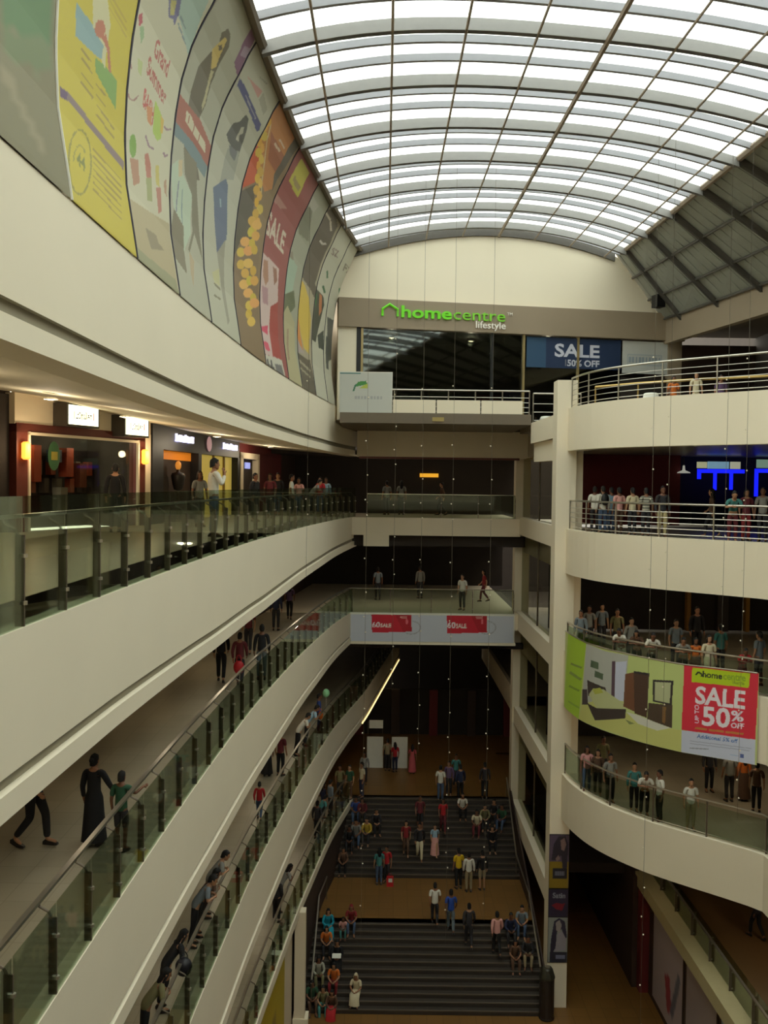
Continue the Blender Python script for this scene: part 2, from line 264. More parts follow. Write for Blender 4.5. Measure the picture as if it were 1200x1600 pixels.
PEOPLE = [
  (-4.05, 22.06, -1.3, 1.84, 'phone', -60, 'white', 'jeans', '', 'short', 'person in white shirt holding a phone up at the glass rail before the yellow shop'),
  (-5.37, 27.0, -1.3, 1.6, 'stand', -150, 'grey', 'dark', '', 'long', 'blurred person with long hair behind the white-shirted phone caller'),
  (-6.84, 23.6, -1.3, 1.72, 'stand', 10, 'black', 'black', '', 'short', 'dark silhouetted person looking into the shop between two orange wall lamps'),
  (-4.32, 31.0, -1.3, 1.6, 'stand', -120, 'dark', 'black', '', 'short', 'person in dark clothes before the white shop doorway on the glass-railed gallery'),
  (-4.18, 34.0, -1.3, 1.62, 'walk', 180, 'maroon', 'dark', '', 'long', 'person in maroon walking beside the white-collared man on the shop gallery'),
  (-4.24, 37.0, -1.3, 1.68, 'walk', 180, 'dark', 'jeans', '', 'short', 'person in dark jacket with pale collar on the shop gallery'),
  (-3.6, 36.0, -1.3, 1.62, 'stand', -90, 'white', 'dark', '', 'short', 'person in plain white shirt near the bend of the shop gallery'),
  (-3.49, 38.0, -1.3, 1.5, 'stand', 170, 'pink', 'jeans', '', 'long', 'shorter person in faded pink beside the plain white shirt at the gallery bend'),
  (-3.03, 38.5, -1.3, 1.52, 'lean', -80, 'grey', 'dark', '', 'short', 'person in grey leaning on the glass rail near the back bridge'),
  (-2.7, 39.2, -1.3, 1.55, 'stand', 160, 'red', 'jeans', '', 'short', 'person in red top beside the leaning grey person at the bend'),
  (-2.56, 40.8, -1.3, 1.55, 'stand', 180, 'lightblue', 'dark', '', 'long', 'person in light blue and white top at the end of the shop gallery'),
  (-5.73, 15.17, -6.05, 1.75, 'walk', -100, 'dark', 'black', '', 'short', 'person striding in black trousers, upper body hidden behind the white fascia'),
  (-4.75, 15.25, -6.05, 1.5, 'reach', -10, 'black', 'black', 'dress', 'bun', 'woman in long black dress with hair tied up, holding a boy by the hand'),
  (-4.23, 15.01, -6.05, 1.3, 'railhand', -12, 'green', 'dark', 'shorts', 'short', 'boy in dark green shirt and shorts with one hand on the handrail'),
  (-4.87, 27.93, -6.05, 1.7, 'walk', 5, 'black', 'black', '', 'short', 'person all in black walking away along the second gallery'),
  (-4.23, 27.44, -6.05, 1.58, 'walk', 0, 'maroon', 'dark', '', 'bun', 'woman in dark maroon top carrying a bright red bag'),
  (-3.7, 28.38, -6.05, 1.68, 'stand', 10, 'black', 'greyjeans', '', 'short', 'man in black shirt and grey jeans seen from behind at the glass rail'),
  (-4.76, 32.86, -6.05, 1.66, 'walk', 180, 'maroon', 'dark', '', 'long', 'woman in maroon tunic coming toward the red bag carrier'),
  (-4.38, 37.96, -6.05, 1.68, 'stand', 0, 'navy', 'dark', '', 'short', 'person in navy further along past the man in grey jeans'),
  (-4.14, 41.05, -6.05, 1.6, 'walk', 0, 'purple', 'black', '', 'long', 'person in dark purple near the far red poster on the second gallery'),
  (-3.82, 29.04, -10.65, 1.2, 'walk', 0, 'red', 'jeans', '', 'short', 'small boy in red shirt walking alone along the third gallery'),
  (-3.65, 33.5, -10.65, 1.62, 'stand', -20, 'maroon', 'black', '', 'short', 'man in maroon shirt and black trousers standing behind the rail above the red boy'),
  (-4.14, 33.48, -10.65, 1.55, 'stand', 0, 'maroon', 'black', 'dress', 'long', 'woman in dark dress partly hidden by the white fascia beside the maroon man'),
  (-3.24, 36.07, -10.65, 1.7, 'lean', -70, 'white', 'black', '', 'short', 'man in white shirt bending over the rail of the third gallery'),
  (-3.0, 37.43, -10.65, 1.7, 'lean', -75, 'lightblue', 'dark', '', 'short', 'man in light blue shirt leaning on the rail beside the white shirt'),
  (-2.67, 39.29, -10.65, 1.68, 'stand', -80, 'blue', 'navy', '', 'short', 'man in deep blue shirt standing next to a pale green balloon'),
  (-4.16, 22.47, -10.65, 1.66, 'lean', -75, 'grey', 'dark', '', 'short', 'person in grey shirt leaning on the handrail, topmost of the leaning cluster'),
  (-4.19, 21.51, -10.65, 1.6, 'lean', -70, 'brown', 'dark', '', 'long', 'person with long dark hair tucked behind the leaning grey shirt'),
  (-4.21, 21.03, -10.65, 1.7, 'lean', -85, 'greyblue', 'black', '', 'short', 'man in grey-blue T-shirt with a bare pale arm stretched to the handrail'),
  (-4.29, 18.45, -10.65, 1.6, 'lean', -60, 'black', 'dark', '', 'long', 'woman in black top at the rail holding a round black bag'),
  (-4.32, 17.0, -10.65, 1.6, 'lean', -70, 'olive', 'black', '', 'long', 'woman in olive grey top nearest the bottom edge of the third gallery'),
  (-3.51, 32.42, -15.15, 1.68, 'lean', -60, 'grey', 'black', '', 'long', 'woman in grey top and black skirt at the lowest curved rail'),
  (-3.53, 31.64, -15.15, 1.6, 'stand', -20, 'dark', 'black', '', 'short', 'dark figure stooping behind the grey-topped woman at the lowest rail'),
  (-2.7, 39.96, -15.15, 1.62, 'lean', -60, 'teal', 'black', '', 'short', 'person in teal top leaning where the lowest rail meets the stairs'),
  (-2.68, 39.21, -15.15, 1.6, 'stand', -20, 'dark', 'black', '', 'short', 'person in dark shirt just behind the teal top at the stair head'),
  (-2.27, 41.91, -15.15, 1.65, 'stand', -60, 'greyblue', 'dark', '', 'short', 'person in grey blue shirt by the stair head rail'),
  (-2.58, 41.65, -15.15, 1.6, 'stand', -60, 'navy', 'dark', '', 'long', 'person in navy standing in the knot at the stair head rail'),
  (-1.94, 44.07, -15.15, 1.68, 'walk', 180, 'olive', 'dark', '', 'short', 'person in pale olive shirt at the edge of the upper hall'),
  (-1.48, 44.27, -15.15, 1.62, 'stand', 150, 'green', 'brown', '', 'short', 'person in green shirt between the olive and the cream shirt'),
  (-0.9, 44.47, -15.15, 1.7, 'stand', 120, 'cream', 'navy', '', 'short', 'man in cream shirt and dark trousers at the top of the stairs'),
  (-0.82, 46.49, -15.15, 1.6, 'stand', 170, 'grey', 'dark', '', 'long', 'person in grey standing behind the man in cream shirt'),
  (0.35, 48.75, -15.15, 1.68, 'stand', 0, 'khaki', 'dark', '', 'short', 'person in khaki shirt standing before the white booth panels'),
  (0.75, 48.54, -15.15, 1.55, 'stand', 20, 'red', 'navy', '', 'long', 'woman in red top with long dark hair before the white booth'),
  (1.66, 48.36, -15.15, 1.5, 'stand', -10, 'pinkred', 'pinkred', 'dress', 'long', 'girl in long pink dress beside the white booth panel'),
  (2.88, 44.07, -15.15, 1.72, 'stand', -20, 'white', 'jeans', '', 'short', 'man in white shirt and pale jeans on the top landing'),
  (3.34, 44.91, -15.15, 1.68, 'stand', 160, 'purple', 'dark', '', 'short', 'person in faded purple shirt facing the man in white'),
  (3.78, 46.18, -15.15, 1.66, 'stand', 180, 'teal', 'dark', '', 'short', 'person in pale teal shirt behind the purple shirt'),
  (3.85, 44.29, -15.15, 1.7, 'stand', 20, 'navy', 'black', '', 'short', 'person in dark navy standing at the top step'),
  (5.05, 44.52, -15.15, 1.75, 'stand', 0, 'dark', 'black', '', 'short', 'tall person in dark green clothes by a string of lights on the top landing'),
  (-1.15, 43.6, -15.65, 1.7, 'sit', 180, 'blue', 'jeans', '', 'short', 'person in blue shirt seated high on the stairs by the side wall'),
  (-0.58, 42.65, -16.32, 1.7, 'sit', 170, 'yellowmaroon', 'dark', '', 'short', 'seated person with yellow sleeves and maroon front on the upper flight'),
  (-1.1, 42.43, -16.32, 1.7, 'sit', 180, 'grey', 'jeans', '', 'short', 'seated person in grey shirt below the blue shirt on the upper flight'),
  (-1.39, 42.16, -16.49, 1.65, 'sit', 180, 'black', 'dark', '', 'long', 'seated person in black against the side wall of the upper flight'),
  (-0.2, 42.98, -15.99, 1.65, 'sit', 190, 'dark', 'dark', '', 'short', 'seated person in dark clothes beside the yellow sleeves'),
  (-1.61, 41.3, -17.16, 1.65, 'sit', 175, 'brown', 'black', '', 'short', 'seated person in brown lower on the upper flight by the wall'),
  (-0.84, 43.52, -15.65, 1.6, 'sit', 180, 'maroon', 'dark', '', 'long', 'seated person in maroon near the top of the upper flight'),
  (-0.01, 40.11, -17.5, 1.62, 'stand', 10, 'teal', 'jeans', '', 'long', 'woman in teal top and jeans at the foot of the upper flight'),
  (0.32, 40.32, -17.5, 1.62, 'stand', 160, 'red', 'dark', '', 'short', 'man in bright red T-shirt with white print at the foot of the upper flight'),
  (1.86, 42.77, -16.16, 1.7, 'walk', 180, 'maroon', 'black', 'shorts', 'short', 'man in maroon shirt and black shorts coming down the upper flight'),
  (1.19, 41.62, -16.83, 1.6, 'walk', 180, 'maroonred', 'brown', '', 'long', 'woman in dark red and brown coming down the stairs'),
  (1.8, 41.5, -17.0, 1.72, 'walk', 180, 'dark', 'cream', '', 'short', 'person in dark top and pale cream trousers coming down the stairs'),
  (2.93, 42.7, -16.16, 1.6, 'walk', 180, 'red', 'maroon', '', 'long', 'woman in red top behind the girl in a pink skirt'),
  (2.5, 41.62, -16.83, 1.45, 'walk', 180, 'lightblue', 'pink', 'dress', 'short', 'girl in light blue top and pink skirt descending the stairs'),
  (3.91, 43.79, -15.49, 1.7, 'sit', 180, 'white', 'black', '', 'short', 'seated person in white shirt at the top of the stairs'),
  (4.54, 42.98, -15.99, 1.7, 'sit', 170, 'cream', 'maroon', '', 'short', 'seated person with cream sleeves below the tall dark figure'),
  (4.92, 43.28, -15.82, 1.65, 'sit', 180, 'olive', 'dark', '', 'short', 'seated person in olive just above the cream sleeves'),
  (5.43, 43.52, -15.65, 1.65, 'sit', 160, 'dark', 'dark', '', 'short', 'seated person in dark clothes on the upper flight beside the column'),
  (5.8, 43.25, -15.82, 1.7, 'sit', 150, 'green', 'jeans', '', 'short', 'seated person in green with blue jeans against the column side'),
  (5.16, 42.35, -16.49, 1.65, 'sit', 180, 'black', 'black', '', 'long', 'seated person in black lower down on the column side'),
  (3.44, 39.83, -17.5, 1.74, 'stand', 20, 'yellow', 'black', '', 'short', 'man in bright yellow shirt standing on the middle landing'),
  (3.86, 39.52, -17.5, 1.7, 'stand', 0, 'white', 'khaki', '', 'short', 'man in white T-shirt and beige trousers on the middle landing'),
  (4.46, 39.73, -17.5, 1.7, 'stand', 10, 'black', 'khaki', 'shorts', 'short', 'man in black shirt and beige shorts on the middle landing'),
  (2.23, 36.45, -17.5, 1.68, 'walk', 0, 'white', 'dark', '', 'short', 'man in white T-shirt and dark trousers climbing onto the landing'),
  (2.85, 36.19, -17.67, 1.7, 'walk', 0, 'royal', 'greyjeans', '', 'short', 'man in royal blue shirt and pale jeans climbing the lower flight'),
  (3.52, 35.67, -18.0, 1.72, 'walk', 0, 'dark', 'dark', '', 'short', 'man in dark grey climbing behind the royal blue shirt'),
  (4.58, 35.41, -18.17, 1.7, 'walk', 5, 'pink', 'black', '', 'short', 'man in pink shirt and black trousers climbing the lower flight'),
  (5.2, 36.19, -17.67, 1.68, 'sit', 180, 'navy', 'dark', '', 'short', 'person in navy seated beside the pink shirt'),
  (5.7, 36.45, -17.5, 1.7, 'sit', 170, 'greyblue', 'jeans', '', 'short', 'person in blue jeans seated at the landing edge by the handrail'),
  (5.28, 35.4, -18.33, 1.65, 'sit', 180, 'brown', 'brown', '', 'long', 'person in brown seated lower on the handrail side'),
  (5.78, 35.41, -18.17, 1.65, 'sit', 175, 'dark', 'khaki', '', 'short', 'person in dark top and khaki seated next to the handrail'),
  (-2.03, 36.42, -17.67, 1.6, 'sit', 190, 'turquoise', 'turquoise', 'dress', 'long', 'woman in bright turquoise dress seated on the lower flight'),
  (-1.09, 36.45, -17.5, 1.6, 'sit', 180, 'maroonred', 'jeans', '', 'scarf', 'person in dark red scarf and jeans seated at the landing edge'),
  (-1.4, 36.19, -17.67, 1.15, 'sit', 180, 'pink', 'teal', '', 'short', 'small child in pink top seated beside the red scarf'),
  (-2.03, 35.67, -18.0, 1.6, 'sit', 185, 'orange', 'dark', '', 'long', 'person in orange and dark clothes seated below the turquoise dress'),
  (-1.58, 35.23, -18.33, 1.62, 'sit', 180, 'black', 'black', 'dress', 'long', 'woman in black holding a white paper on the lower flight'),
  (-2.27, 34.64, -18.67, 1.62, 'sit', 190, 'pattern', 'olive', '', 'long', 'person in white patterned top seated against the stair wall'),
  (-1.65, 34.49, -18.83, 1.6, 'sit', 175, 'orange', 'maroonred', '', 'long', 'woman in orange and red seated beside the white patterned top'),
  (-0.79, 34.12, -19.0, 1.55, 'sit', 170, 'cream', 'cream', 'dress', 'scarf', 'woman wrapped in a cream shawl seated alone near the bottom step'),
  (-2.45, 33.86, -19.17, 1.6, 'sit', 190, 'green', 'brown', '', 'long', 'person in green seated low by the stair wall'),
  (-2.01, 33.81, -19.33, 1.6, 'sit', 180, 'olive', 'teal', '', 'long', 'person in olive and teal seated on the second lowest step'),
  (-1.67, 33.6, -19.33, 1.5, 'sit', 175, 'brown', 'red', 'dress', 'long', 'person in a red skirt seated on the lowest step'),
  (10.2, 33.0, 2.45, 1.5, 'stand', 180, 'orange', 'brown', '', 'long', 'person in orange and gold behind the steel railing of the top balcony'),
  (10.5, 31.5, 2.45, 1.45, 'stand', 170, 'cream', 'cream', '', 'long', 'person in cream clothes behind the top balcony railing'),
  (11.7, 32.5, 2.45, 1.5, 'stand', 180, 'purple', 'dark', '', 'short', 'person in purple behind the top balcony railing'),
  (7.51, 33.1, -1.62, 1.62, 'stand', -20, 'white', 'dark', '', 'short', 'person in white shirt closest to the column on the red-walled balcony'),
  (7.69, 32.6, -1.62, 1.64, 'stand', 10, 'white', 'jeans', 'backpack', 'short', 'person wearing a black backpack at the steel rail of the red-walled balcony'),
  (8.06, 32.9, -1.62, 1.6, 'stand', 20, 'lightblue', 'jeans', '', 'short', 'person in pale blue shirt just past the black backpack'),
  (8.03, 31.7, -1.62, 1.6, 'stand', 15, 'pink', 'brown', '', 'short', 'person in pale pink shirt at the steel rail of the red-walled balcony'),
  (8.3, 31.0, -1.62, 1.6, 'stand', 10, 'cream', 'dark', '', 'short', 'person in cream shirt between the pink and the striped shirts'),
  (8.61, 30.5, -1.62, 1.6, 'stand', 0, 'stripe', 'dark', '', 'short', 'person in grey striped shirt with an arm around a neighbour'),
  (8.97, 29.9, -1.62, 1.66, 'stand', 180, 'dark', 'creamtrouser', '', 'short', 'person in dark top and cream trousers on the red-walled balcony'),
  (10.55, 28.05, -1.62, 1.62, 'lean', 165, 'teal', 'maroon', '', 'short', 'person in teal shirt resting both forearms on the steel rail'),
  (11.32, 29.0, -1.62, 1.6, 'stand', 180, 'maroon', 'maroonred', '', 'long', 'person in dark red behind the rail next to the teal shirt'),
  (11.68, 28.6, -1.62, 1.66, 'stand', 150, 'grey', 'dark', '', 'short', 'person in grey shirt on the red-walled balcony near the blue neon'),
  (10.81, 30.6, -1.62, 1.6, 'walk', 60, 'brown', 'dark', '', 'long', 'dim person in brown before the blue neon counter'),
  (7.21, 33.6, -6.15, 1.66, 'stand', 150, 'greyblue', 'dark', '', 'short', 'person in grey blue next to the column above the lime banner end'),
  (7.78, 34.8, -6.15, 1.68, 'stand', 160, 'grey', 'dark', '', 'short', 'person in dull grey behind the lime banner end'),
  (8.35, 35.2, -6.15, 1.7, 'stand', 180, 'greyblue', 'dark', '', 'short', 'dim person in slate standing back from the bedroom banner'),
  (8.58, 33.8, -6.15, 1.7, 'stand', 170, 'olive', 'dark', '', 'short', 'dim person in olive behind the white T-shirt over the banner'),
  (8.01, 30.9, -6.15, 1.55, 'lean', 150, 'white', 'white', '', 'short', 'person in white T-shirt leaning over the bedroom banner'),
  (8.56, 31.8, -6.15, 1.66, 'stand', 180, 'grey', 'dark', '', 'short', 'person in grey behind the leaning white T-shirt'),
  (8.44, 30.6, -6.15, 1.55, 'lean', 160, 'brown', 'dark', '', 'long', 'person in brown leaning beside the white T-shirt over the banner'),
  (8.7, 29.81, -6.15, 1.6, 'lean', 170, 'white', 'dark', '', 'short', 'person in open white shirt leaning at the rail over the banner middle'),
  (10.0, 31.5, -6.15, 1.66, 'stand', 180, 'greyblue', 'dark', '', 'short', 'dim person in slate behind the wardrobe part of the banner'),
  (9.47, 29.1, -6.15, 1.58, 'lean', 165, 'grey', 'dark', '', 'short', 'person in pale grey leaning on the rail over the mirror on the banner'),
  (9.84, 29.0, -6.15, 1.45, 'stand', 175, 'orange', 'brown', 'dress', 'long', 'girl in orange dress behind the rail at the edge of the red banner panel'),
  (10.12, 28.6, -6.15, 1.6, 'stand', 180, 'cream', 'cream', 'dress', 'long', 'woman in cream dress behind the rail over the red banner panel'),
  (11.17, 30.5, -6.15, 1.66, 'stand', 10, 'teal', 'dark', '', 'short', 'person in teal green shirt turned away above the red banner panel'),
  (11.01, 28.2, -6.15, 1.4, 'lean', 175, 'red', 'maroon', '', 'short', 'child in red leaning at the rail above the red banner panel'),
  (11.8, 28.9, -6.15, 1.7, 'stand', 30, 'greyblue', 'dark', '', 'short', 'broad person in slate shirt past the end of the red banner panel'),
  (11.39, 33.5, -6.15, 1.85, 'stand', 180, 'black', 'black', '', 'short', 'tall dim person in black far back on the banner balcony'),
  (7.24, 32.3, -10.7, 1.6, 'stand', 170, 'pinkpale', 'jeans', '', 'long', 'person in pale pink by the column on the balcony below the banner'),
  (7.53, 31.9, -10.7, 1.6, 'stand', 160, 'brown', 'dark', '', 'long', 'person in brown beside the pale pink one below the banner'),
  (7.79, 31.2, -10.7, 1.66, 'stand', 180, 'grey', 'black', '', 'short', 'person in grey checked shirt below the bedroom part of the banner'),
  (8.06, 33.4, -10.7, 1.66, 'stand', 180, 'olive', 'dark', '', 'short', 'dim person in olive set back below the banner'),
  (8.39, 30.4, -10.7, 1.6, 'stand', 170, 'teal', 'dark', '', 'short', 'person in teal with pale stripes at the glass rail below the banner'),
  (8.6, 29.92, -10.7, 1.66, 'lean', 170, 'white', 'black', '', 'short', 'person in white shirt with folded arms on the rail below the banner'),
  (8.95, 29.45, -10.7, 1.66, 'stand', 100, 'white', 'black', '', 'short', 'person in white shirt turned sideways on the balcony below the banner'),
  (9.73, 28.8, -10.7, 1.6, 'stand', 175, 'white', 'khaki', '', 'short', 'person in open white shirt and beige trousers below the red banner panel'),
  (11.95, 31.5, -10.7, 1.72, 'stand', 0, 'grey', 'dark', '', 'short', 'man in loose grey shirt standing back on the balcony below the banner'),
  (12.49, 31.6, -10.7, 1.6, 'stand', 0, 'orange', 'brown', 'dress', 'long', 'woman in orange dress beside the loose grey shirt'),
  (12.48, 30.5, -10.7, 1.66, 'stand', -20, 'brown', 'black', '', 'short', 'person in brown and black past the woman in orange'),
  (11.61, 32.5, -10.7, 1.68, 'stand', 180, 'dark', 'black', '', 'short', 'dim person in dark clothes between the beige trousers and the loose grey shirt'),
  (12.76, 30.9, -15.15, 1.7, 'walk', 20, 'dark', 'black', '', 'short', 'person in black trousers behind the diagonal coping, half hidden by the balcony'),
  (3.83, 44.61, -6.0, 1.7, 'stand', 150, 'white', 'black', '', 'short', 'person in white shirt at the glass rail of the bridge with red cards'),
  (1.96, 48.94, -6.0, 1.7, 'stand', 20, 'grey', 'dark', '', 'short', 'person in pale grey further back on the bridge with red cards'),
  (-0.27, 48.16, -6.0, 1.68, 'stand', 10, 'greyblue', 'dark', '', 'short', 'person in slate near the gallery corner of the bridge with red cards'),
  (5.23, 47.93, -6.0, 1.62, 'walk', 90, 'maroonred', 'maroon', '', 'long', 'dim person in dark red at the column end of the bridge with red cards'),
  (0.13, 46.0, -1.5, 1.66, 'stand', 20, 'grey', 'dark', '', 'short', 'dim person in grey on the upper bridge near the gallery corner'),
  (0.86, 46.4, -1.5, 1.68, 'stand', 0, 'grey', 'dark', '', 'long', 'dim person with long hair on the upper bridge'),
  (2.87, 46.2, -1.5, 1.62, 'walk', 90, 'brown', 'dark', '', 'short', 'dim person in brown walking across the upper bridge'),
]
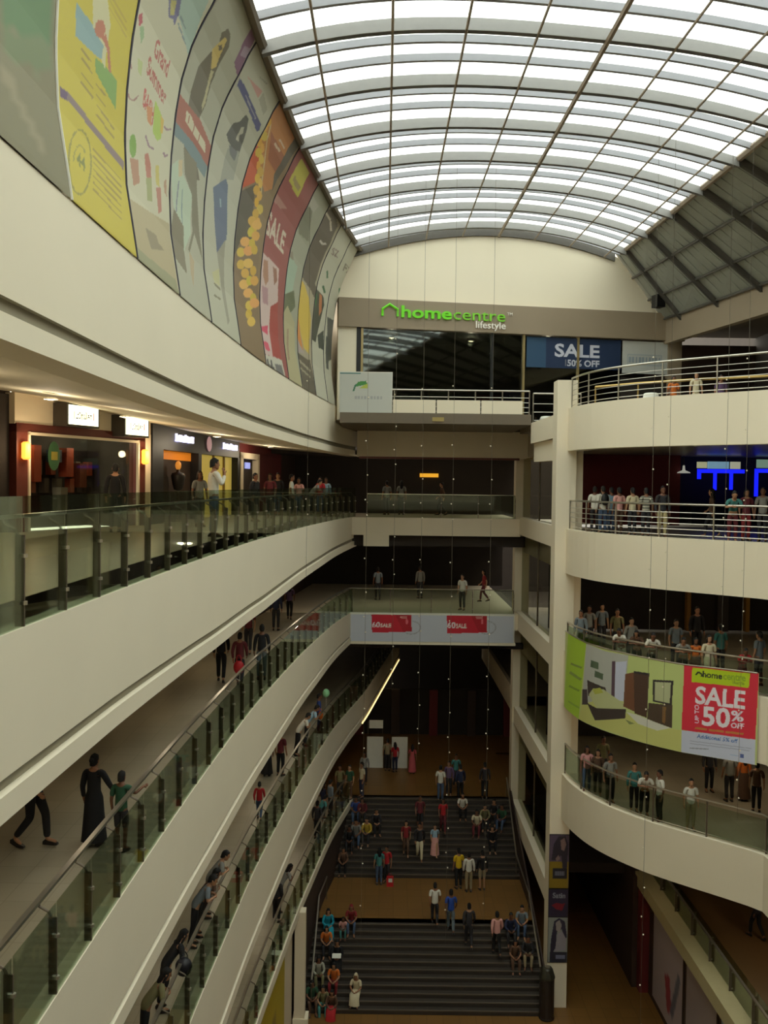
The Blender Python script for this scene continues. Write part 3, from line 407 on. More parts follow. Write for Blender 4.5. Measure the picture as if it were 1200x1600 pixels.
PRINTS = {
'ad0': [
 ('P', (90, 118, 70), [(9.6, 5.12), (10.9, 5.82), (11.04, 5.14), (9.54, 4.55)]),
 ('P', (108, 118, 75), [(9.54, 4.55), (11.04, 5.14), (11.04, 4.76), (9.46, 4.24)]),
 ('P', (138, 126, 90), [(9.46, 4.23), (9.6, 4.16), (10.36, 3.67), (10.2, 3.57), (9.38, 4.01)]),
 ('P', (120, 118, 80), [(9.56, 4.79), (10.48, 4.48), (10.46, 4.46), (9.56, 4.75)]),
],
'ad1': [
 ('P', (128, 152, 142), [(11.7, 5.93), (12.34, 5.96), (12.8, 5.93), (12.8, 5.72), (12.5, 5.65), (11.74, 5.54)]),
 ('P', (118, 148, 68), [(12.5, 5.62), (12.96, 5.7), (13.46, 5.73), (13.46, 5.32), (13.0, 5.39), (12.54, 5.45)]),
 ('P', (188, 180, 130), [(12.22, 6.29), (12.74, 6.56), (12.98, 6.29), (12.92, 5.65), (12.76, 5.7), (12.8, 5.91), (12.34, 5.93)]),
 ('P', (172, 105, 72), [(12.8, 6.14), (12.8, 6.09), (12.76, 6.02), (12.68, 5.96), (12.6, 5.92), (12.5, 5.9), (12.44, 5.91), (12.4, 5.95), (12.42, 6.01), (12.46, 6.07), (12.52, 6.12), (12.62, 6.17), (12.7, 6.19), (12.76, 6.17)]),
 ('P', (172, 105, 72), [(12.68, 5.95), (12.84, 6.09), (13.04, 5.99), (13.2, 5.72), (13.08, 5.7), (12.96, 5.92), (12.74, 5.97)]),
 ('P', (150, 130, 55), [(11.92, 5.47), (12.34, 5.48), (12.4, 5.52), (11.98, 5.51)]),
 ('P', (150, 130, 55), [(11.94, 5.36), (12.4, 5.36), (12.44, 5.39), (12.0, 5.4)]),
 ('P', (150, 130, 55), [(11.98, 5.18), (12.44, 5.18), (12.5, 5.21), (12.02, 5.21)]),
 ('P', (150, 130, 55), [(11.98, 5.07), (12.44, 5.05), (12.52, 5.1), (12.04, 5.11)]),
 ('P', (150, 130, 55), [(12.56, 5.29), (13.0, 5.31), (13.04, 5.34), (12.6, 5.32)]),
 ('P', (150, 130, 55), [(12.58, 5.17), (13.02, 5.17), (13.06, 5.2), (12.62, 5.2)]),
 ('P', (150, 130, 55), [(12.6, 5.04), (13.4, 5.0), (13.46, 5.04), (12.66, 5.07)]),
 ('P', (150, 130, 55), [(12.58, 4.9), (13.38, 4.86), (13.44, 4.9), (12.64, 4.94)]),
 ('P', (128, 108, 98), [(11.2, 4.69), (11.48, 4.74), (13.86, 4.71), (13.82, 4.58), (11.52, 4.64), (11.2, 4.56)]),
 ('P', (98, 75, 95), [(11.2, 4.69), (11.46, 4.73), (11.44, 4.62), (11.2, 4.57)]),
 ('P', (140, 130, 50), [(12.16, 4.13), (12.06, 3.97), (12.14, 4.0), (12.24, 4.16)]),
 ('P', (140, 130, 50), [(12.06, 3.97), (11.92, 3.82), (12.0, 3.84), (12.14, 4.0)]),
 ('P', (140, 130, 50), [(11.94, 3.83), (11.78, 3.69), (11.84, 3.7), (12.0, 3.84)]),
 ('P', (140, 130, 50), [(11.78, 3.69), (11.62, 3.58), (11.68, 3.59), (11.84, 3.7)]),
 ('P', (140, 130, 50), [(11.62, 3.58), (11.46, 3.51), (11.5, 3.5), (11.66, 3.58)]),
 ('P', (140, 130, 50), [(11.5, 3.52), (11.36, 3.49), (11.34, 3.46), (11.48, 3.49)]),
 ('P', (140, 130, 50), [(11.38, 3.49), (11.26, 3.49), (11.2, 3.46), (11.32, 3.46)]),
 ('P', (140, 130, 50), [(11.28, 3.5), (11.2, 3.54), (11.14, 3.52), (11.2, 3.46)]),
 ('P', (140, 130, 50), [(11.2, 3.54), (11.18, 3.63), (11.1, 3.6), (11.14, 3.52)]),
 ('P', (140, 130, 50), [(11.18, 3.63), (11.2, 3.74), (11.12, 3.71), (11.1, 3.6)]),
 ('P', (140, 130, 50), [(11.2, 3.74), (11.26, 3.88), (11.18, 3.85), (11.12, 3.72)]),
 ('P', (140, 130, 50), [(11.26, 3.88), (11.36, 4.02), (11.28, 3.99), (11.18, 3.85)]),
 ('P', (140, 130, 50), [(11.36, 4.02), (11.48, 4.16), (11.42, 4.14), (11.28, 4.0)]),
 ('P', (140, 130, 50), [(11.48, 4.16), (11.64, 4.29), (11.58, 4.28), (11.42, 4.14)]),
 ('P', (140, 130, 50), [(11.64, 4.29), (11.8, 4.39), (11.76, 4.39), (11.58, 4.28)]),
 ('P', (140, 130, 50), [(11.78, 4.38), (11.92, 4.44), (11.92, 4.46), (11.78, 4.4)]),
 ('P', (140, 130, 50), [(11.9, 4.44), (12.02, 4.45), (12.06, 4.49), (11.94, 4.47)]),
 ('P', (140, 130, 50), [(12.02, 4.46), (12.12, 4.43), (12.18, 4.47), (12.08, 4.49)]),
 ('P', (140, 130, 50), [(12.12, 4.43), (12.2, 4.37), (12.28, 4.41), (12.2, 4.47)]),
 ('P', (140, 130, 50), [(12.2, 4.37), (12.2, 4.26), (12.28, 4.3), (12.28, 4.41)]),
 ('P', (140, 130, 50), [(12.2, 4.26), (12.16, 4.13), (12.24, 4.16), (12.28, 4.29)]),
 ('P', (145, 135, 50), [(11.44, 3.89), (11.48, 3.97), (11.42, 3.95), (11.38, 3.87)]),
 ('P', (145, 135, 50), [(11.48, 3.97), (11.56, 4.06), (11.5, 4.04), (11.42, 3.95)]),
 ('P', (145, 135, 50), [(11.56, 4.06), (11.66, 4.14), (11.62, 4.13), (11.52, 4.05)]),
 ('P', (145, 135, 50), [(11.66, 4.13), (11.78, 4.2), (11.74, 4.2), (11.62, 4.13)]),
 ('P', (145, 135, 50), [(11.74, 4.18), (11.84, 4.21), (11.88, 4.24), (11.76, 4.21)]),
 ('P', (145, 135, 50), [(11.82, 4.21), (11.9, 4.2), (11.96, 4.24), (11.88, 4.24)]),
 ('P', (145, 135, 50), [(11.9, 4.21), (11.94, 4.16), (12.0, 4.19), (11.98, 4.24)]),
 ('T', (120, 120, 50), '44', (11.52, 3.88), (11.84, 3.9), (11.62, 4.09)),
 ('P', (150, 130, 50), [(12.36, 4.36), (13.66, 4.38), (13.72, 4.41), (12.42, 4.4)]),
 ('P', (150, 130, 50), [(12.3, 4.26), (13.6, 4.26), (13.66, 4.3), (12.36, 4.29)]),
 ('P', (150, 130, 50), [(12.26, 4.16), (13.54, 4.15), (13.6, 4.18), (12.3, 4.18)]),
 ('P', (150, 130, 50), [(12.2, 4.05), (13.48, 4.04), (13.54, 4.07), (12.26, 4.08)]),
 ('P', (150, 130, 50), [(12.16, 3.95), (13.42, 3.93), (13.48, 3.96), (12.2, 3.98)]),
 ('P', (150, 130, 50), [(12.1, 3.85), (13.36, 3.82), (13.42, 3.84), (12.16, 3.88)]),
 ('P', (150, 130, 50), [(12.06, 3.75), (13.3, 3.71), (13.36, 3.73), (12.1, 3.78)]),
 ('P', (172, 150, 50), [(12.78, 6.61), (13.58, 6.6), (13.62, 6.63), (12.82, 6.64)]),
 ('P', (172, 150, 50), [(12.82, 6.53), (13.62, 6.51), (13.68, 6.55), (12.86, 6.56)]),
 ('P', (172, 150, 50), [(12.86, 6.46), (13.66, 6.43), (13.72, 6.47), (12.9, 6.48)]),
],
'ad2': [
 ('P', (158, 174, 150), [(15.08, 7.81), (16.38, 8.5), (16.6, 7.8), (16.66, 7.51), (15.9, 7.68), (15.42, 7.76)]),
 ('P', (110, 105, 125), [(15.0, 7.7), (15.44, 7.93), (15.62, 7.74), (15.58, 7.53), (15.44, 7.58), (15.24, 7.5)]),
 ('P', (170, 160, 90), [(15.12, 7.72), (15.32, 7.82), (15.44, 7.65), (15.28, 7.55)]),
 ('P', (130, 140, 130), [(15.66, 7.62), (16.3, 7.57), (16.36, 7.6), (15.72, 7.66)]),
 ('P', (130, 140, 130), [(15.66, 7.74), (16.08, 7.73), (16.12, 7.75), (15.7, 7.77)]),
 ('P', (168, 75, 75), [(14.02, 6.94), (14.18, 7.05), (14.26, 6.94), (14.14, 6.82)]),
 ('P', (140, 160, 110), [(14.16, 6.83), (14.34, 6.93), (14.42, 6.8), (14.34, 6.66)]),
 ('P', (170, 175, 110), [(14.28, 6.43), (14.54, 6.47), (14.56, 6.26), (14.38, 6.25)]),
 ('T', (165, 92, 75), 'Grand', (14.98, 6.8), (15.84, 6.81), (15.0, 7.09)),
 ('T', (165, 92, 75), 'Summer', (14.78, 6.43), (15.96, 6.36), (14.8, 6.71)),
 ('T', (178, 90, 75), 'BASH', (14.76, 5.92), (15.38, 5.84), (14.78, 6.21)),
 ('P', (160, 178, 75), [(15.38, 6.25), (15.96, 6.14), (15.92, 5.82), (15.72, 5.69), (15.42, 5.74)]),
 ('P', (190, 160, 70), [(15.78, 6.15), (16.0, 6.14), (16.0, 5.91), (15.86, 5.9)]),
 ('P', (190, 130, 80), [(14.96, 5.98), (15.3, 6.08), (15.32, 5.78), (15.08, 5.8)]),
 ('P', (150, 110, 95), [(13.92, 5.77), (14.04, 5.71), (14.12, 5.75), (14.0, 5.81)]),
 ('P', (150, 110, 95), [(14.06, 5.71), (14.28, 5.77), (14.32, 5.8), (14.1, 5.75)]),
 ('P', (150, 110, 95), [(14.32, 5.78), (14.56, 5.97), (14.5, 5.96), (14.26, 5.78)]),
 ('P', (150, 110, 95), [(13.84, 6.24), (14.04, 6.14), (14.1, 6.17), (13.92, 6.28)]),
 ('P', (140, 110, 110), [(14.98, 5.51), (15.2, 5.42), (15.28, 5.46), (15.06, 5.55)]),
 ('P', (140, 110, 110), [(15.22, 5.42), (15.5, 5.47), (15.56, 5.52), (15.26, 5.46)]),
 ('P', (140, 110, 110), [(15.98, 6.04), (16.18, 6.05), (16.26, 6.1), (16.06, 6.09)]),
 ('P', (140, 110, 110), [(16.24, 6.07), (16.52, 6.19), (16.5, 6.21), (16.2, 6.08)]),
 ('P', (140, 110, 110), [(16.06, 5.63), (16.2, 5.6), (16.3, 5.65), (16.18, 5.68)]),
 ('P', (140, 110, 110), [(16.3, 5.63), (16.44, 5.72), (16.34, 5.71), (16.2, 5.62)]),
 ('P', (118, 150, 60), [(14.56, 5.2), (14.56, 5.12), (14.5, 5.04), (14.4, 4.97), (14.32, 4.94), (14.24, 4.95), (14.2, 4.99), (14.18, 5.06), (14.2, 5.15), (14.24, 5.23), (14.3, 5.28), (14.38, 5.31), (14.46, 5.31), (14.52, 5.27)]),
 ('P', (168, 125, 92), [(14.18, 4.89), (14.66, 5.02), (14.7, 4.68), (14.34, 4.51)]),
 ('P', (170, 110, 85), [(15.02, 5.24), (15.22, 5.32), (15.4, 5.2), (15.44, 5.0), (15.14, 4.9)]),
 ('P', (150, 150, 95), [(15.1, 4.89), (15.44, 5.0), (15.44, 4.61), (15.12, 4.53)]),
 ('P', (185, 170, 85), [(15.68, 5.28), (15.88, 5.35), (15.98, 5.02), (15.74, 4.98)]),
 ('P', (170, 115, 90), [(15.72, 4.93), (16.04, 5.03), (16.06, 4.63), (15.82, 4.52)]),
 ('P', (165, 130, 95), [(16.24, 5.2), (16.4, 5.29), (16.46, 5.0), (16.3, 5.03)]),
 ('P', (165, 150, 108), [(13.96, 4.22), (16.56, 4.56), (16.54, 4.0), (16.56, 3.29), (13.9, 3.43)]),
 ('P', (142, 138, 98), [(13.88, 3.49), (16.44, 3.56), (16.66, 3.27), (13.92, 3.26)]),
 ('P', (135, 122, 88), [(14.76, 4.0), (15.46, 4.07), (15.54, 3.96), (15.92, 3.93), (14.94, 3.71)]),
],
'ad3': [
 ('P', (104, 95, 70), [(17.78, 8.18), (17.54, 8.0), (17.28, 7.62), (17.3, 7.1), (17.34, 6.35), (17.58, 5.99), (18.32, 5.9), (18.8, 6.05), (18.3, 6.36), (18.16, 7.0), (18.3, 7.33), (18.22, 7.94), (18.2, 8.44), (17.98, 8.57), (17.76, 8.55), (17.58, 8.39)]),
 ('P', (190, 165, 88), [(17.58, 8.08), (17.8, 8.41), (17.96, 8.44), (18.02, 8.24), (18.12, 7.99), (17.94, 7.86)]),
 ('P', (100, 88, 65), [(17.74, 8.23), (17.86, 8.3), (17.98, 8.27), (17.9, 8.19)]),
 ('P', (175, 165, 118), [(17.94, 7.86), (18.12, 7.9), (18.26, 7.36), (18.2, 7.2), (18.1, 7.25), (18.06, 7.64)]),
 ('P', (152, 92, 68), [(16.66, 6.88), (18.24, 7.03), (19.32, 6.91), (19.3, 6.49), (18.04, 6.49), (16.68, 6.4)]),
 ('P', (105, 120, 112), [(16.68, 6.4), (18.12, 6.52), (19.3, 6.49), (19.16, 6.22), (18.18, 6.2), (17.38, 6.25), (16.62, 6.15)]),
 ('P', (188, 178, 140), [(17.26, 6.82), (17.6, 6.86), (17.9, 6.81), (18.4, 6.81), (18.88, 6.8), (18.96, 6.64), (18.44, 6.64), (17.94, 6.64), (17.28, 6.65)]),
 ('P', (152, 92, 68), [(17.46, 6.81), (17.46, 6.66), (17.52, 6.68), (17.52, 6.83)]),
 ('P', (152, 92, 68), [(17.88, 6.8), (17.86, 6.63), (17.92, 6.65), (17.94, 6.82)]),
 ('P', (152, 92, 68), [(18.34, 6.79), (18.3, 6.64), (18.36, 6.65), (18.4, 6.81)]),
 ('P', (122, 85, 98), [(18.78, 9.11), (19.22, 9.11), (19.34, 8.34), (18.8, 8.39)]),
 ('P', (150, 128, 130), [(18.94, 8.78), (19.4, 8.93), (19.38, 8.72), (18.92, 8.59)]),
 ('P', (168, 178, 145), [(16.64, 5.59), (17.16, 5.9), (17.58, 5.75), (18.3, 5.6), (18.26, 4.84), (17.5, 4.24), (16.96, 4.93)]),
 ('P', (118, 110, 82), [(17.4, 6.2), (18.44, 6.27), (19.02, 5.1), (19.26, 4.55), (18.58, 4.93), (18.1, 4.43), (18.0, 4.48), (18.42, 4.93), (18.3, 5.6), (17.68, 5.79)]),
 ('P', (185, 165, 120), [(17.16, 5.89), (17.42, 5.97), (17.5, 5.71), (17.24, 5.6)]),
 ('P', (120, 135, 125), [(17.52, 5.47), (17.54, 4.83), (17.62, 4.85), (17.58, 5.49)]),
 ('P', (120, 120, 120), [(17.22, 5.53), (17.1, 4.92), (17.18, 4.95), (17.3, 5.55)]),
 ('P', (118, 108, 78), [(16.96, 4.95), (17.68, 4.82), (17.56, 3.9), (16.56, 4.03), (16.64, 4.45)]),
 ('P', (165, 145, 105), [(18.1, 4.45), (18.46, 4.36), (18.0, 3.74), (17.94, 4.03)]),
],
'ad4': [
 ('P', (82, 82, 112), [(19.48, 8.37), (19.88, 8.41), (22.14, 8.44), (22.26, 8.35), (22.12, 8.27), (20.56, 8.29), (19.56, 8.25)]),
 ('P', (150, 145, 140), [(20.22, 8.33), (21.58, 8.35), (21.64, 8.38), (20.26, 8.36)]),
 ('P', (178, 132, 112), [(19.8, 8.56), (21.16, 8.81), (21.08, 8.63), (20.54, 8.61)]),
 ('P', (150, 145, 118), [(21.18, 8.63), (21.26, 8.83), (22.06, 8.77), (21.98, 8.6)]),
 ('P', (140, 135, 110), [(20.52, 8.85), (21.2, 8.97), (21.22, 9.0), (20.54, 8.87)]),
 ('P', (86, 84, 70), [(20.9, 8.18), (21.18, 8.2), (21.4, 8.06), (21.54, 7.81), (21.54, 7.55), (21.58, 7.39), (21.06, 7.42), (20.38, 7.43), (20.16, 7.47), (20.38, 7.8), (20.7, 7.95)]),
 ('P', (168, 162, 132), [(20.98, 7.93), (21.14, 8.01), (21.26, 7.9), (21.08, 7.8), (21.24, 7.7), (20.92, 7.65)]),
 ('P', (148, 146, 122), [(20.54, 7.32), (21.5, 7.58), (21.62, 7.36), (21.66, 6.98), (21.12, 6.82), (20.46, 6.5), (20.54, 7.15)]),
 ('P', (110, 110, 100), [(20.54, 7.4), (21.34, 7.52), (21.36, 7.31), (20.82, 7.29)]),
 ('P', (92, 102, 112), [(19.94, 6.27), (20.94, 6.78), (21.22, 6.72), (21.7, 5.73), (20.5, 5.41), (20.2, 5.95)]),
 ('P', (140, 155, 150), [(20.62, 6.24), (20.84, 5.99), (20.96, 6.02), (20.74, 6.28)]),
 ('P', (92, 100, 112), [(20.2, 5.93), (21.36, 6.27), (21.64, 5.61), (20.72, 5.08)]),
 ('P', (142, 136, 110), [(20.72, 5.08), (21.54, 5.59), (21.42, 4.65), (21.46, 3.71), (21.16, 3.57), (21.0, 4.56)]),
 ('P', (178, 172, 120), [(20.16, 4.53), (20.92, 4.78), (20.9, 4.38), (20.32, 4.34)]),
 ('P', (120, 112, 80), [(20.18, 4.29), (20.82, 4.27), (21.0, 4.33), (20.34, 4.35)]),
 ('P', (120, 112, 80), [(19.98, 3.99), (20.66, 4.03), (20.82, 4.09), (20.12, 4.05)]),
],
'ad5': [
 ('P', (176, 116, 58), [(22.26, 8.35), (22.58, 8.91), (22.72, 9.16), (25.2, 9.26), (25.54, 8.01), (24.84, 7.71), (23.8, 7.87)]),
 ('P', (150, 88, 52), [(23.08, 8.66), (25.28, 8.77), (25.32, 8.32), (24.0, 8.27)]),
 ('P', (182, 78, 32), [(22.34, 8.06), (22.46, 8.24), (23.44, 7.98), (23.64, 7.57), (22.62, 7.1), (22.46, 7.53)]),
 ('P', (82, 72, 50), [(22.48, 6.97), (23.78, 7.57), (24.76, 6.42), (22.54, 5.84)]),
 ('P', (88, 78, 60), [(25.16, 8.99), (25.24, 9.27), (25.96, 9.47), (25.56, 8.25), (25.58, 7.94), (25.08, 8.27)]),
 ('P', (190, 165, 130), [(23.8, 8.6), (24.52, 8.64), (24.62, 8.71), (23.9, 8.67)]),
 ('P', (190, 165, 130), [(24.04, 8.79), (24.82, 8.83), (24.9, 8.88), (24.14, 8.85)]),
 ('P', (190, 175, 120), [(22.8, 8.72), (23.08, 8.45), (23.16, 8.47), (22.88, 8.74)]),
 ('P', (190, 175, 120), [(23.08, 8.45), (23.62, 8.22), (23.7, 8.24), (23.14, 8.47)]),
 ('P', (190, 175, 120), [(23.62, 8.22), (24.06, 7.95), (24.14, 7.98), (23.7, 8.24)]),
 ('P', (190, 175, 120), [(24.06, 7.95), (24.58, 7.55), (24.68, 7.58), (24.14, 7.98)]),
 ('P', (196, 150, 48), [(22.8, 8.76), (22.86, 8.73), (22.84, 8.68), (22.78, 8.64), (22.68, 8.6), (22.54, 8.57), (22.42, 8.56), (22.32, 8.57), (22.26, 8.6), (22.28, 8.65), (22.34, 8.7), (22.44, 8.74), (22.58, 8.77), (22.7, 8.77)]),
 ('P', (202, 156, 66), [(22.7, 8.61), (22.76, 8.58), (22.78, 8.54), (22.72, 8.5), (22.64, 8.47), (22.54, 8.45), (22.42, 8.45), (22.32, 8.46), (22.26, 8.49), (22.26, 8.53), (22.3, 8.57), (22.38, 8.6), (22.5, 8.62), (22.62, 8.63)]),
 ('P', (208, 162, 48), [(22.66, 8.45), (22.74, 8.43), (22.76, 8.4), (22.74, 8.37), (22.68, 8.34), (22.58, 8.33), (22.48, 8.33), (22.38, 8.35), (22.32, 8.38), (22.3, 8.41), (22.32, 8.44), (22.38, 8.46), (22.46, 8.47), (22.58, 8.48)]),
 ('P', (196, 168, 66), [(23.02, 8.5), (23.08, 8.47), (23.1, 8.43), (23.04, 8.38), (22.94, 8.35), (22.82, 8.33), (22.68, 8.32), (22.58, 8.33), (22.52, 8.36), (22.52, 8.4), (22.56, 8.44), (22.66, 8.48), (22.8, 8.51), (22.92, 8.51)]),
 ('P', (202, 150, 48), [(22.88, 8.3), (22.94, 8.27), (22.96, 8.24), (22.92, 8.2), (22.82, 8.16), (22.72, 8.15), (22.6, 8.15), (22.5, 8.16), (22.46, 8.2), (22.44, 8.23), (22.48, 8.27), (22.56, 8.3), (22.66, 8.32), (22.78, 8.32)]),
 ('P', (208, 156, 66), [(23.26, 8.3), (23.34, 8.28), (23.36, 8.24), (23.34, 8.21), (23.26, 8.18), (23.16, 8.17), (23.06, 8.18), (22.96, 8.19), (22.9, 8.22), (22.88, 8.26), (22.9, 8.29), (22.96, 8.31), (23.06, 8.32), (23.16, 8.32)]),
 ('P', (196, 162, 48), [(23.26, 8.18), (23.3, 8.14), (23.3, 8.1), (23.22, 8.05), (23.12, 8.01), (22.98, 7.99), (22.84, 7.98), (22.74, 8.0), (22.7, 8.04), (22.7, 8.08), (22.78, 8.13), (22.88, 8.17), (23.02, 8.19), (23.16, 8.2)]),
 ('P', (202, 168, 66), [(23.68, 8.16), (23.74, 8.13), (23.74, 8.09), (23.68, 8.04), (23.58, 8.01), (23.46, 7.99), (23.34, 7.99), (23.24, 8.01), (23.2, 8.05), (23.2, 8.09), (23.24, 8.13), (23.34, 8.17), (23.46, 8.18), (23.58, 8.18)]),
 ('P', (208, 150, 48), [(23.64, 7.98), (23.7, 7.95), (23.72, 7.91), (23.68, 7.87), (23.6, 7.85), (23.5, 7.84), (23.4, 7.84), (23.3, 7.86), (23.24, 7.9), (23.22, 7.93), (23.26, 7.97), (23.34, 8.0), (23.44, 8.01), (23.54, 8.0)]),
 ('P', (196, 156, 66), [(24.1, 7.99), (24.16, 7.96), (24.14, 7.9), (24.08, 7.86), (23.94, 7.81), (23.8, 7.79), (23.66, 7.79), (23.56, 7.81), (23.52, 7.85), (23.54, 7.9), (23.6, 7.94), (23.72, 7.99), (23.86, 8.01), (24.0, 8.01)]),
 ('P', (202, 162, 48), [(24.06, 7.81), (24.08, 7.76), (24.06, 7.71), (24.0, 7.66), (23.88, 7.62), (23.74, 7.6), (23.62, 7.61), (23.54, 7.64), (23.5, 7.68), (23.52, 7.73), (23.6, 7.78), (23.72, 7.82), (23.84, 7.83), (23.96, 7.83)]),
 ('P', (208, 168, 66), [(24.42, 7.8), (24.46, 7.76), (24.44, 7.7), (24.4, 7.67), (24.3, 7.64), (24.2, 7.63), (24.08, 7.63), (24.0, 7.66), (23.96, 7.71), (23.96, 7.75), (24.02, 7.79), (24.12, 7.83), (24.22, 7.83), (24.32, 7.82)]),
 ('P', (196, 150, 48), [(24.34, 7.6), (24.38, 7.56), (24.34, 7.5), (24.24, 7.44), (24.1, 7.4), (23.94, 7.37), (23.82, 7.38), (23.72, 7.4), (23.68, 7.45), (23.72, 7.5), (23.82, 7.56), (23.96, 7.6), (24.12, 7.63), (24.26, 7.63)]),
 ('P', (202, 156, 66), [(24.74, 7.58), (24.78, 7.53), (24.76, 7.48), (24.68, 7.43), (24.56, 7.39), (24.42, 7.37), (24.3, 7.38), (24.22, 7.41), (24.18, 7.46), (24.2, 7.51), (24.28, 7.56), (24.4, 7.6), (24.52, 7.61), (24.64, 7.6)]),
 ('P', (208, 162, 48), [(24.6, 7.36), (24.64, 7.31), (24.64, 7.27), (24.58, 7.22), (24.46, 7.19), (24.36, 7.18), (24.26, 7.2), (24.18, 7.23), (24.14, 7.27), (24.14, 7.32), (24.2, 7.36), (24.3, 7.39), (24.4, 7.4), (24.52, 7.39)]),
 ('P', (196, 168, 66), [(25.24, 7.37), (25.28, 7.32), (25.24, 7.27), (25.12, 7.2), (24.94, 7.15), (24.78, 7.13), (24.64, 7.14), (24.56, 7.17), (24.56, 7.23), (24.6, 7.28), (24.7, 7.34), (24.84, 7.38), (25.0, 7.4), (25.14, 7.4)]),
 ('P', (202, 150, 48), [(24.88, 7.09), (24.88, 7.03), (24.84, 6.97), (24.74, 6.92), (24.6, 6.88), (24.46, 6.86), (24.34, 6.87), (24.28, 6.91), (24.26, 6.96), (24.32, 7.03), (24.42, 7.08), (24.54, 7.11), (24.68, 7.13), (24.8, 7.12)]),
 ('P', (208, 156, 66), [(25.26, 7.02), (25.28, 6.96), (25.26, 6.91), (25.18, 6.86), (25.06, 6.83), (24.96, 6.83), (24.86, 6.85), (24.78, 6.88), (24.78, 6.94), (24.8, 6.99), (24.88, 7.04), (24.98, 7.07), (25.1, 7.07), (25.2, 7.06)]),
 ('P', (196, 162, 48), [(24.96, 6.78), (24.96, 6.72), (24.9, 6.66), (24.76, 6.6), (24.6, 6.55), (24.42, 6.53), (24.3, 6.54), (24.22, 6.58), (24.22, 6.63), (24.3, 6.7), (24.42, 6.76), (24.58, 6.8), (24.76, 6.83), (24.88, 6.81)]),
 ('P', (78, 70, 48), [(22.26, 6.62), (24.22, 7.21), (23.48, 6.18), (22.64, 5.51), (22.32, 5.58)]),
 ('P', (122, 98, 64), [(22.64, 5.51), (25.62, 6.32), (25.9, 4.44), (25.98, 3.15), (22.56, 3.29), (22.38, 4.42)]),
 ('P', (190, 148, 45), [(24.9, 7.15), (24.9, 7.1), (24.84, 7.03), (24.72, 6.97), (24.56, 6.93), (24.38, 6.9), (24.26, 6.91), (24.18, 6.94), (24.18, 7.0), (24.24, 7.06), (24.36, 7.12), (24.54, 7.17), (24.7, 7.2), (24.82, 7.19)]),
 ('P', (200, 155, 60), [(24.72, 6.91), (24.72, 6.85), (24.62, 6.78), (24.46, 6.71), (24.26, 6.65), (24.06, 6.62), (23.9, 6.62), (23.82, 6.65), (23.82, 6.71), (23.92, 6.78), (24.08, 6.85), (24.28, 6.91), (24.48, 6.94), (24.64, 6.94)]),
 ('P', (210, 162, 75), [(25.46, 7.01), (25.44, 6.95), (25.32, 6.87), (25.12, 6.79), (24.86, 6.72), (24.62, 6.68), (24.44, 6.67), (24.34, 6.7), (24.36, 6.76), (24.48, 6.84), (24.68, 6.92), (24.92, 6.99), (25.18, 7.04), (25.36, 7.04)]),
 ('P', (190, 169, 45), [(24.7, 6.61), (24.68, 6.55), (24.6, 6.48), (24.46, 6.42), (24.28, 6.37), (24.12, 6.35), (24.0, 6.36), (23.92, 6.4), (23.94, 6.46), (24.02, 6.52), (24.16, 6.59), (24.32, 6.63), (24.5, 6.65), (24.62, 6.64)]),
 ('P', (200, 148, 60), [(25.44, 6.71), (25.42, 6.64), (25.32, 6.57), (25.12, 6.49), (24.9, 6.44), (24.7, 6.41), (24.54, 6.41), (24.46, 6.45), (24.48, 6.51), (24.6, 6.58), (24.78, 6.66), (24.98, 6.71), (25.18, 6.74), (25.34, 6.74)]),
 ('P', (210, 155, 75), [(24.36, 6.27), (24.32, 6.21), (24.18, 6.13), (23.96, 6.05), (23.7, 5.98), (23.46, 5.94), (23.28, 5.94), (23.18, 5.97), (23.22, 6.03), (23.36, 6.11), (23.58, 6.19), (23.84, 6.26), (24.08, 6.3), (24.26, 6.3)]),
 ('P', (190, 162, 45), [(25.0, 6.39), (24.98, 6.33), (24.9, 6.26), (24.74, 6.2), (24.58, 6.16), (24.4, 6.14), (24.28, 6.15), (24.22, 6.19), (24.22, 6.25), (24.3, 6.31), (24.46, 6.38), (24.62, 6.42), (24.8, 6.44), (24.92, 6.43)]),
 ('P', (200, 169, 60), [(23.86, 5.88), (23.84, 5.82), (23.7, 5.74), (23.5, 5.67), (23.28, 5.61), (23.08, 5.59), (22.92, 5.59), (22.86, 5.63), (22.9, 5.69), (23.02, 5.76), (23.22, 5.84), (23.44, 5.89), (23.64, 5.92), (23.8, 5.92)]),
 ('P', (210, 148, 75), [(24.84, 6.15), (24.82, 6.09), (24.66, 6.01), (24.44, 5.93), (24.18, 5.86), (23.92, 5.83), (23.74, 5.82), (23.66, 5.86), (23.7, 5.92), (23.84, 6.0), (24.06, 6.08), (24.32, 6.15), (24.56, 6.19), (24.76, 6.19)]),
 ('P', (190, 155, 45), [(25.38, 6.32), (25.36, 6.26), (25.28, 6.19), (25.12, 6.13), (24.96, 6.09), (24.78, 6.07), (24.66, 6.09), (24.58, 6.12), (24.6, 6.18), (24.68, 6.25), (24.82, 6.31), (25.0, 6.36), (25.18, 6.38), (25.3, 6.36)]),
 ('P', (200, 162, 60), [(23.94, 5.58), (23.9, 5.52), (23.78, 5.45), (23.58, 5.38), (23.36, 5.33), (23.14, 5.3), (23.0, 5.31), (22.94, 5.35), (22.98, 5.41), (23.1, 5.48), (23.3, 5.55), (23.52, 5.6), (23.72, 5.63), (23.88, 5.62)]),
 ('P', (210, 169, 75), [(25.0, 5.87), (24.94, 5.79), (24.78, 5.71), (24.54, 5.63), (24.26, 5.56), (24.0, 5.53), (23.82, 5.53), (23.74, 5.57), (23.78, 5.63), (23.94, 5.71), (24.18, 5.79), (24.48, 5.87), (24.72, 5.9), (24.92, 5.9)]),
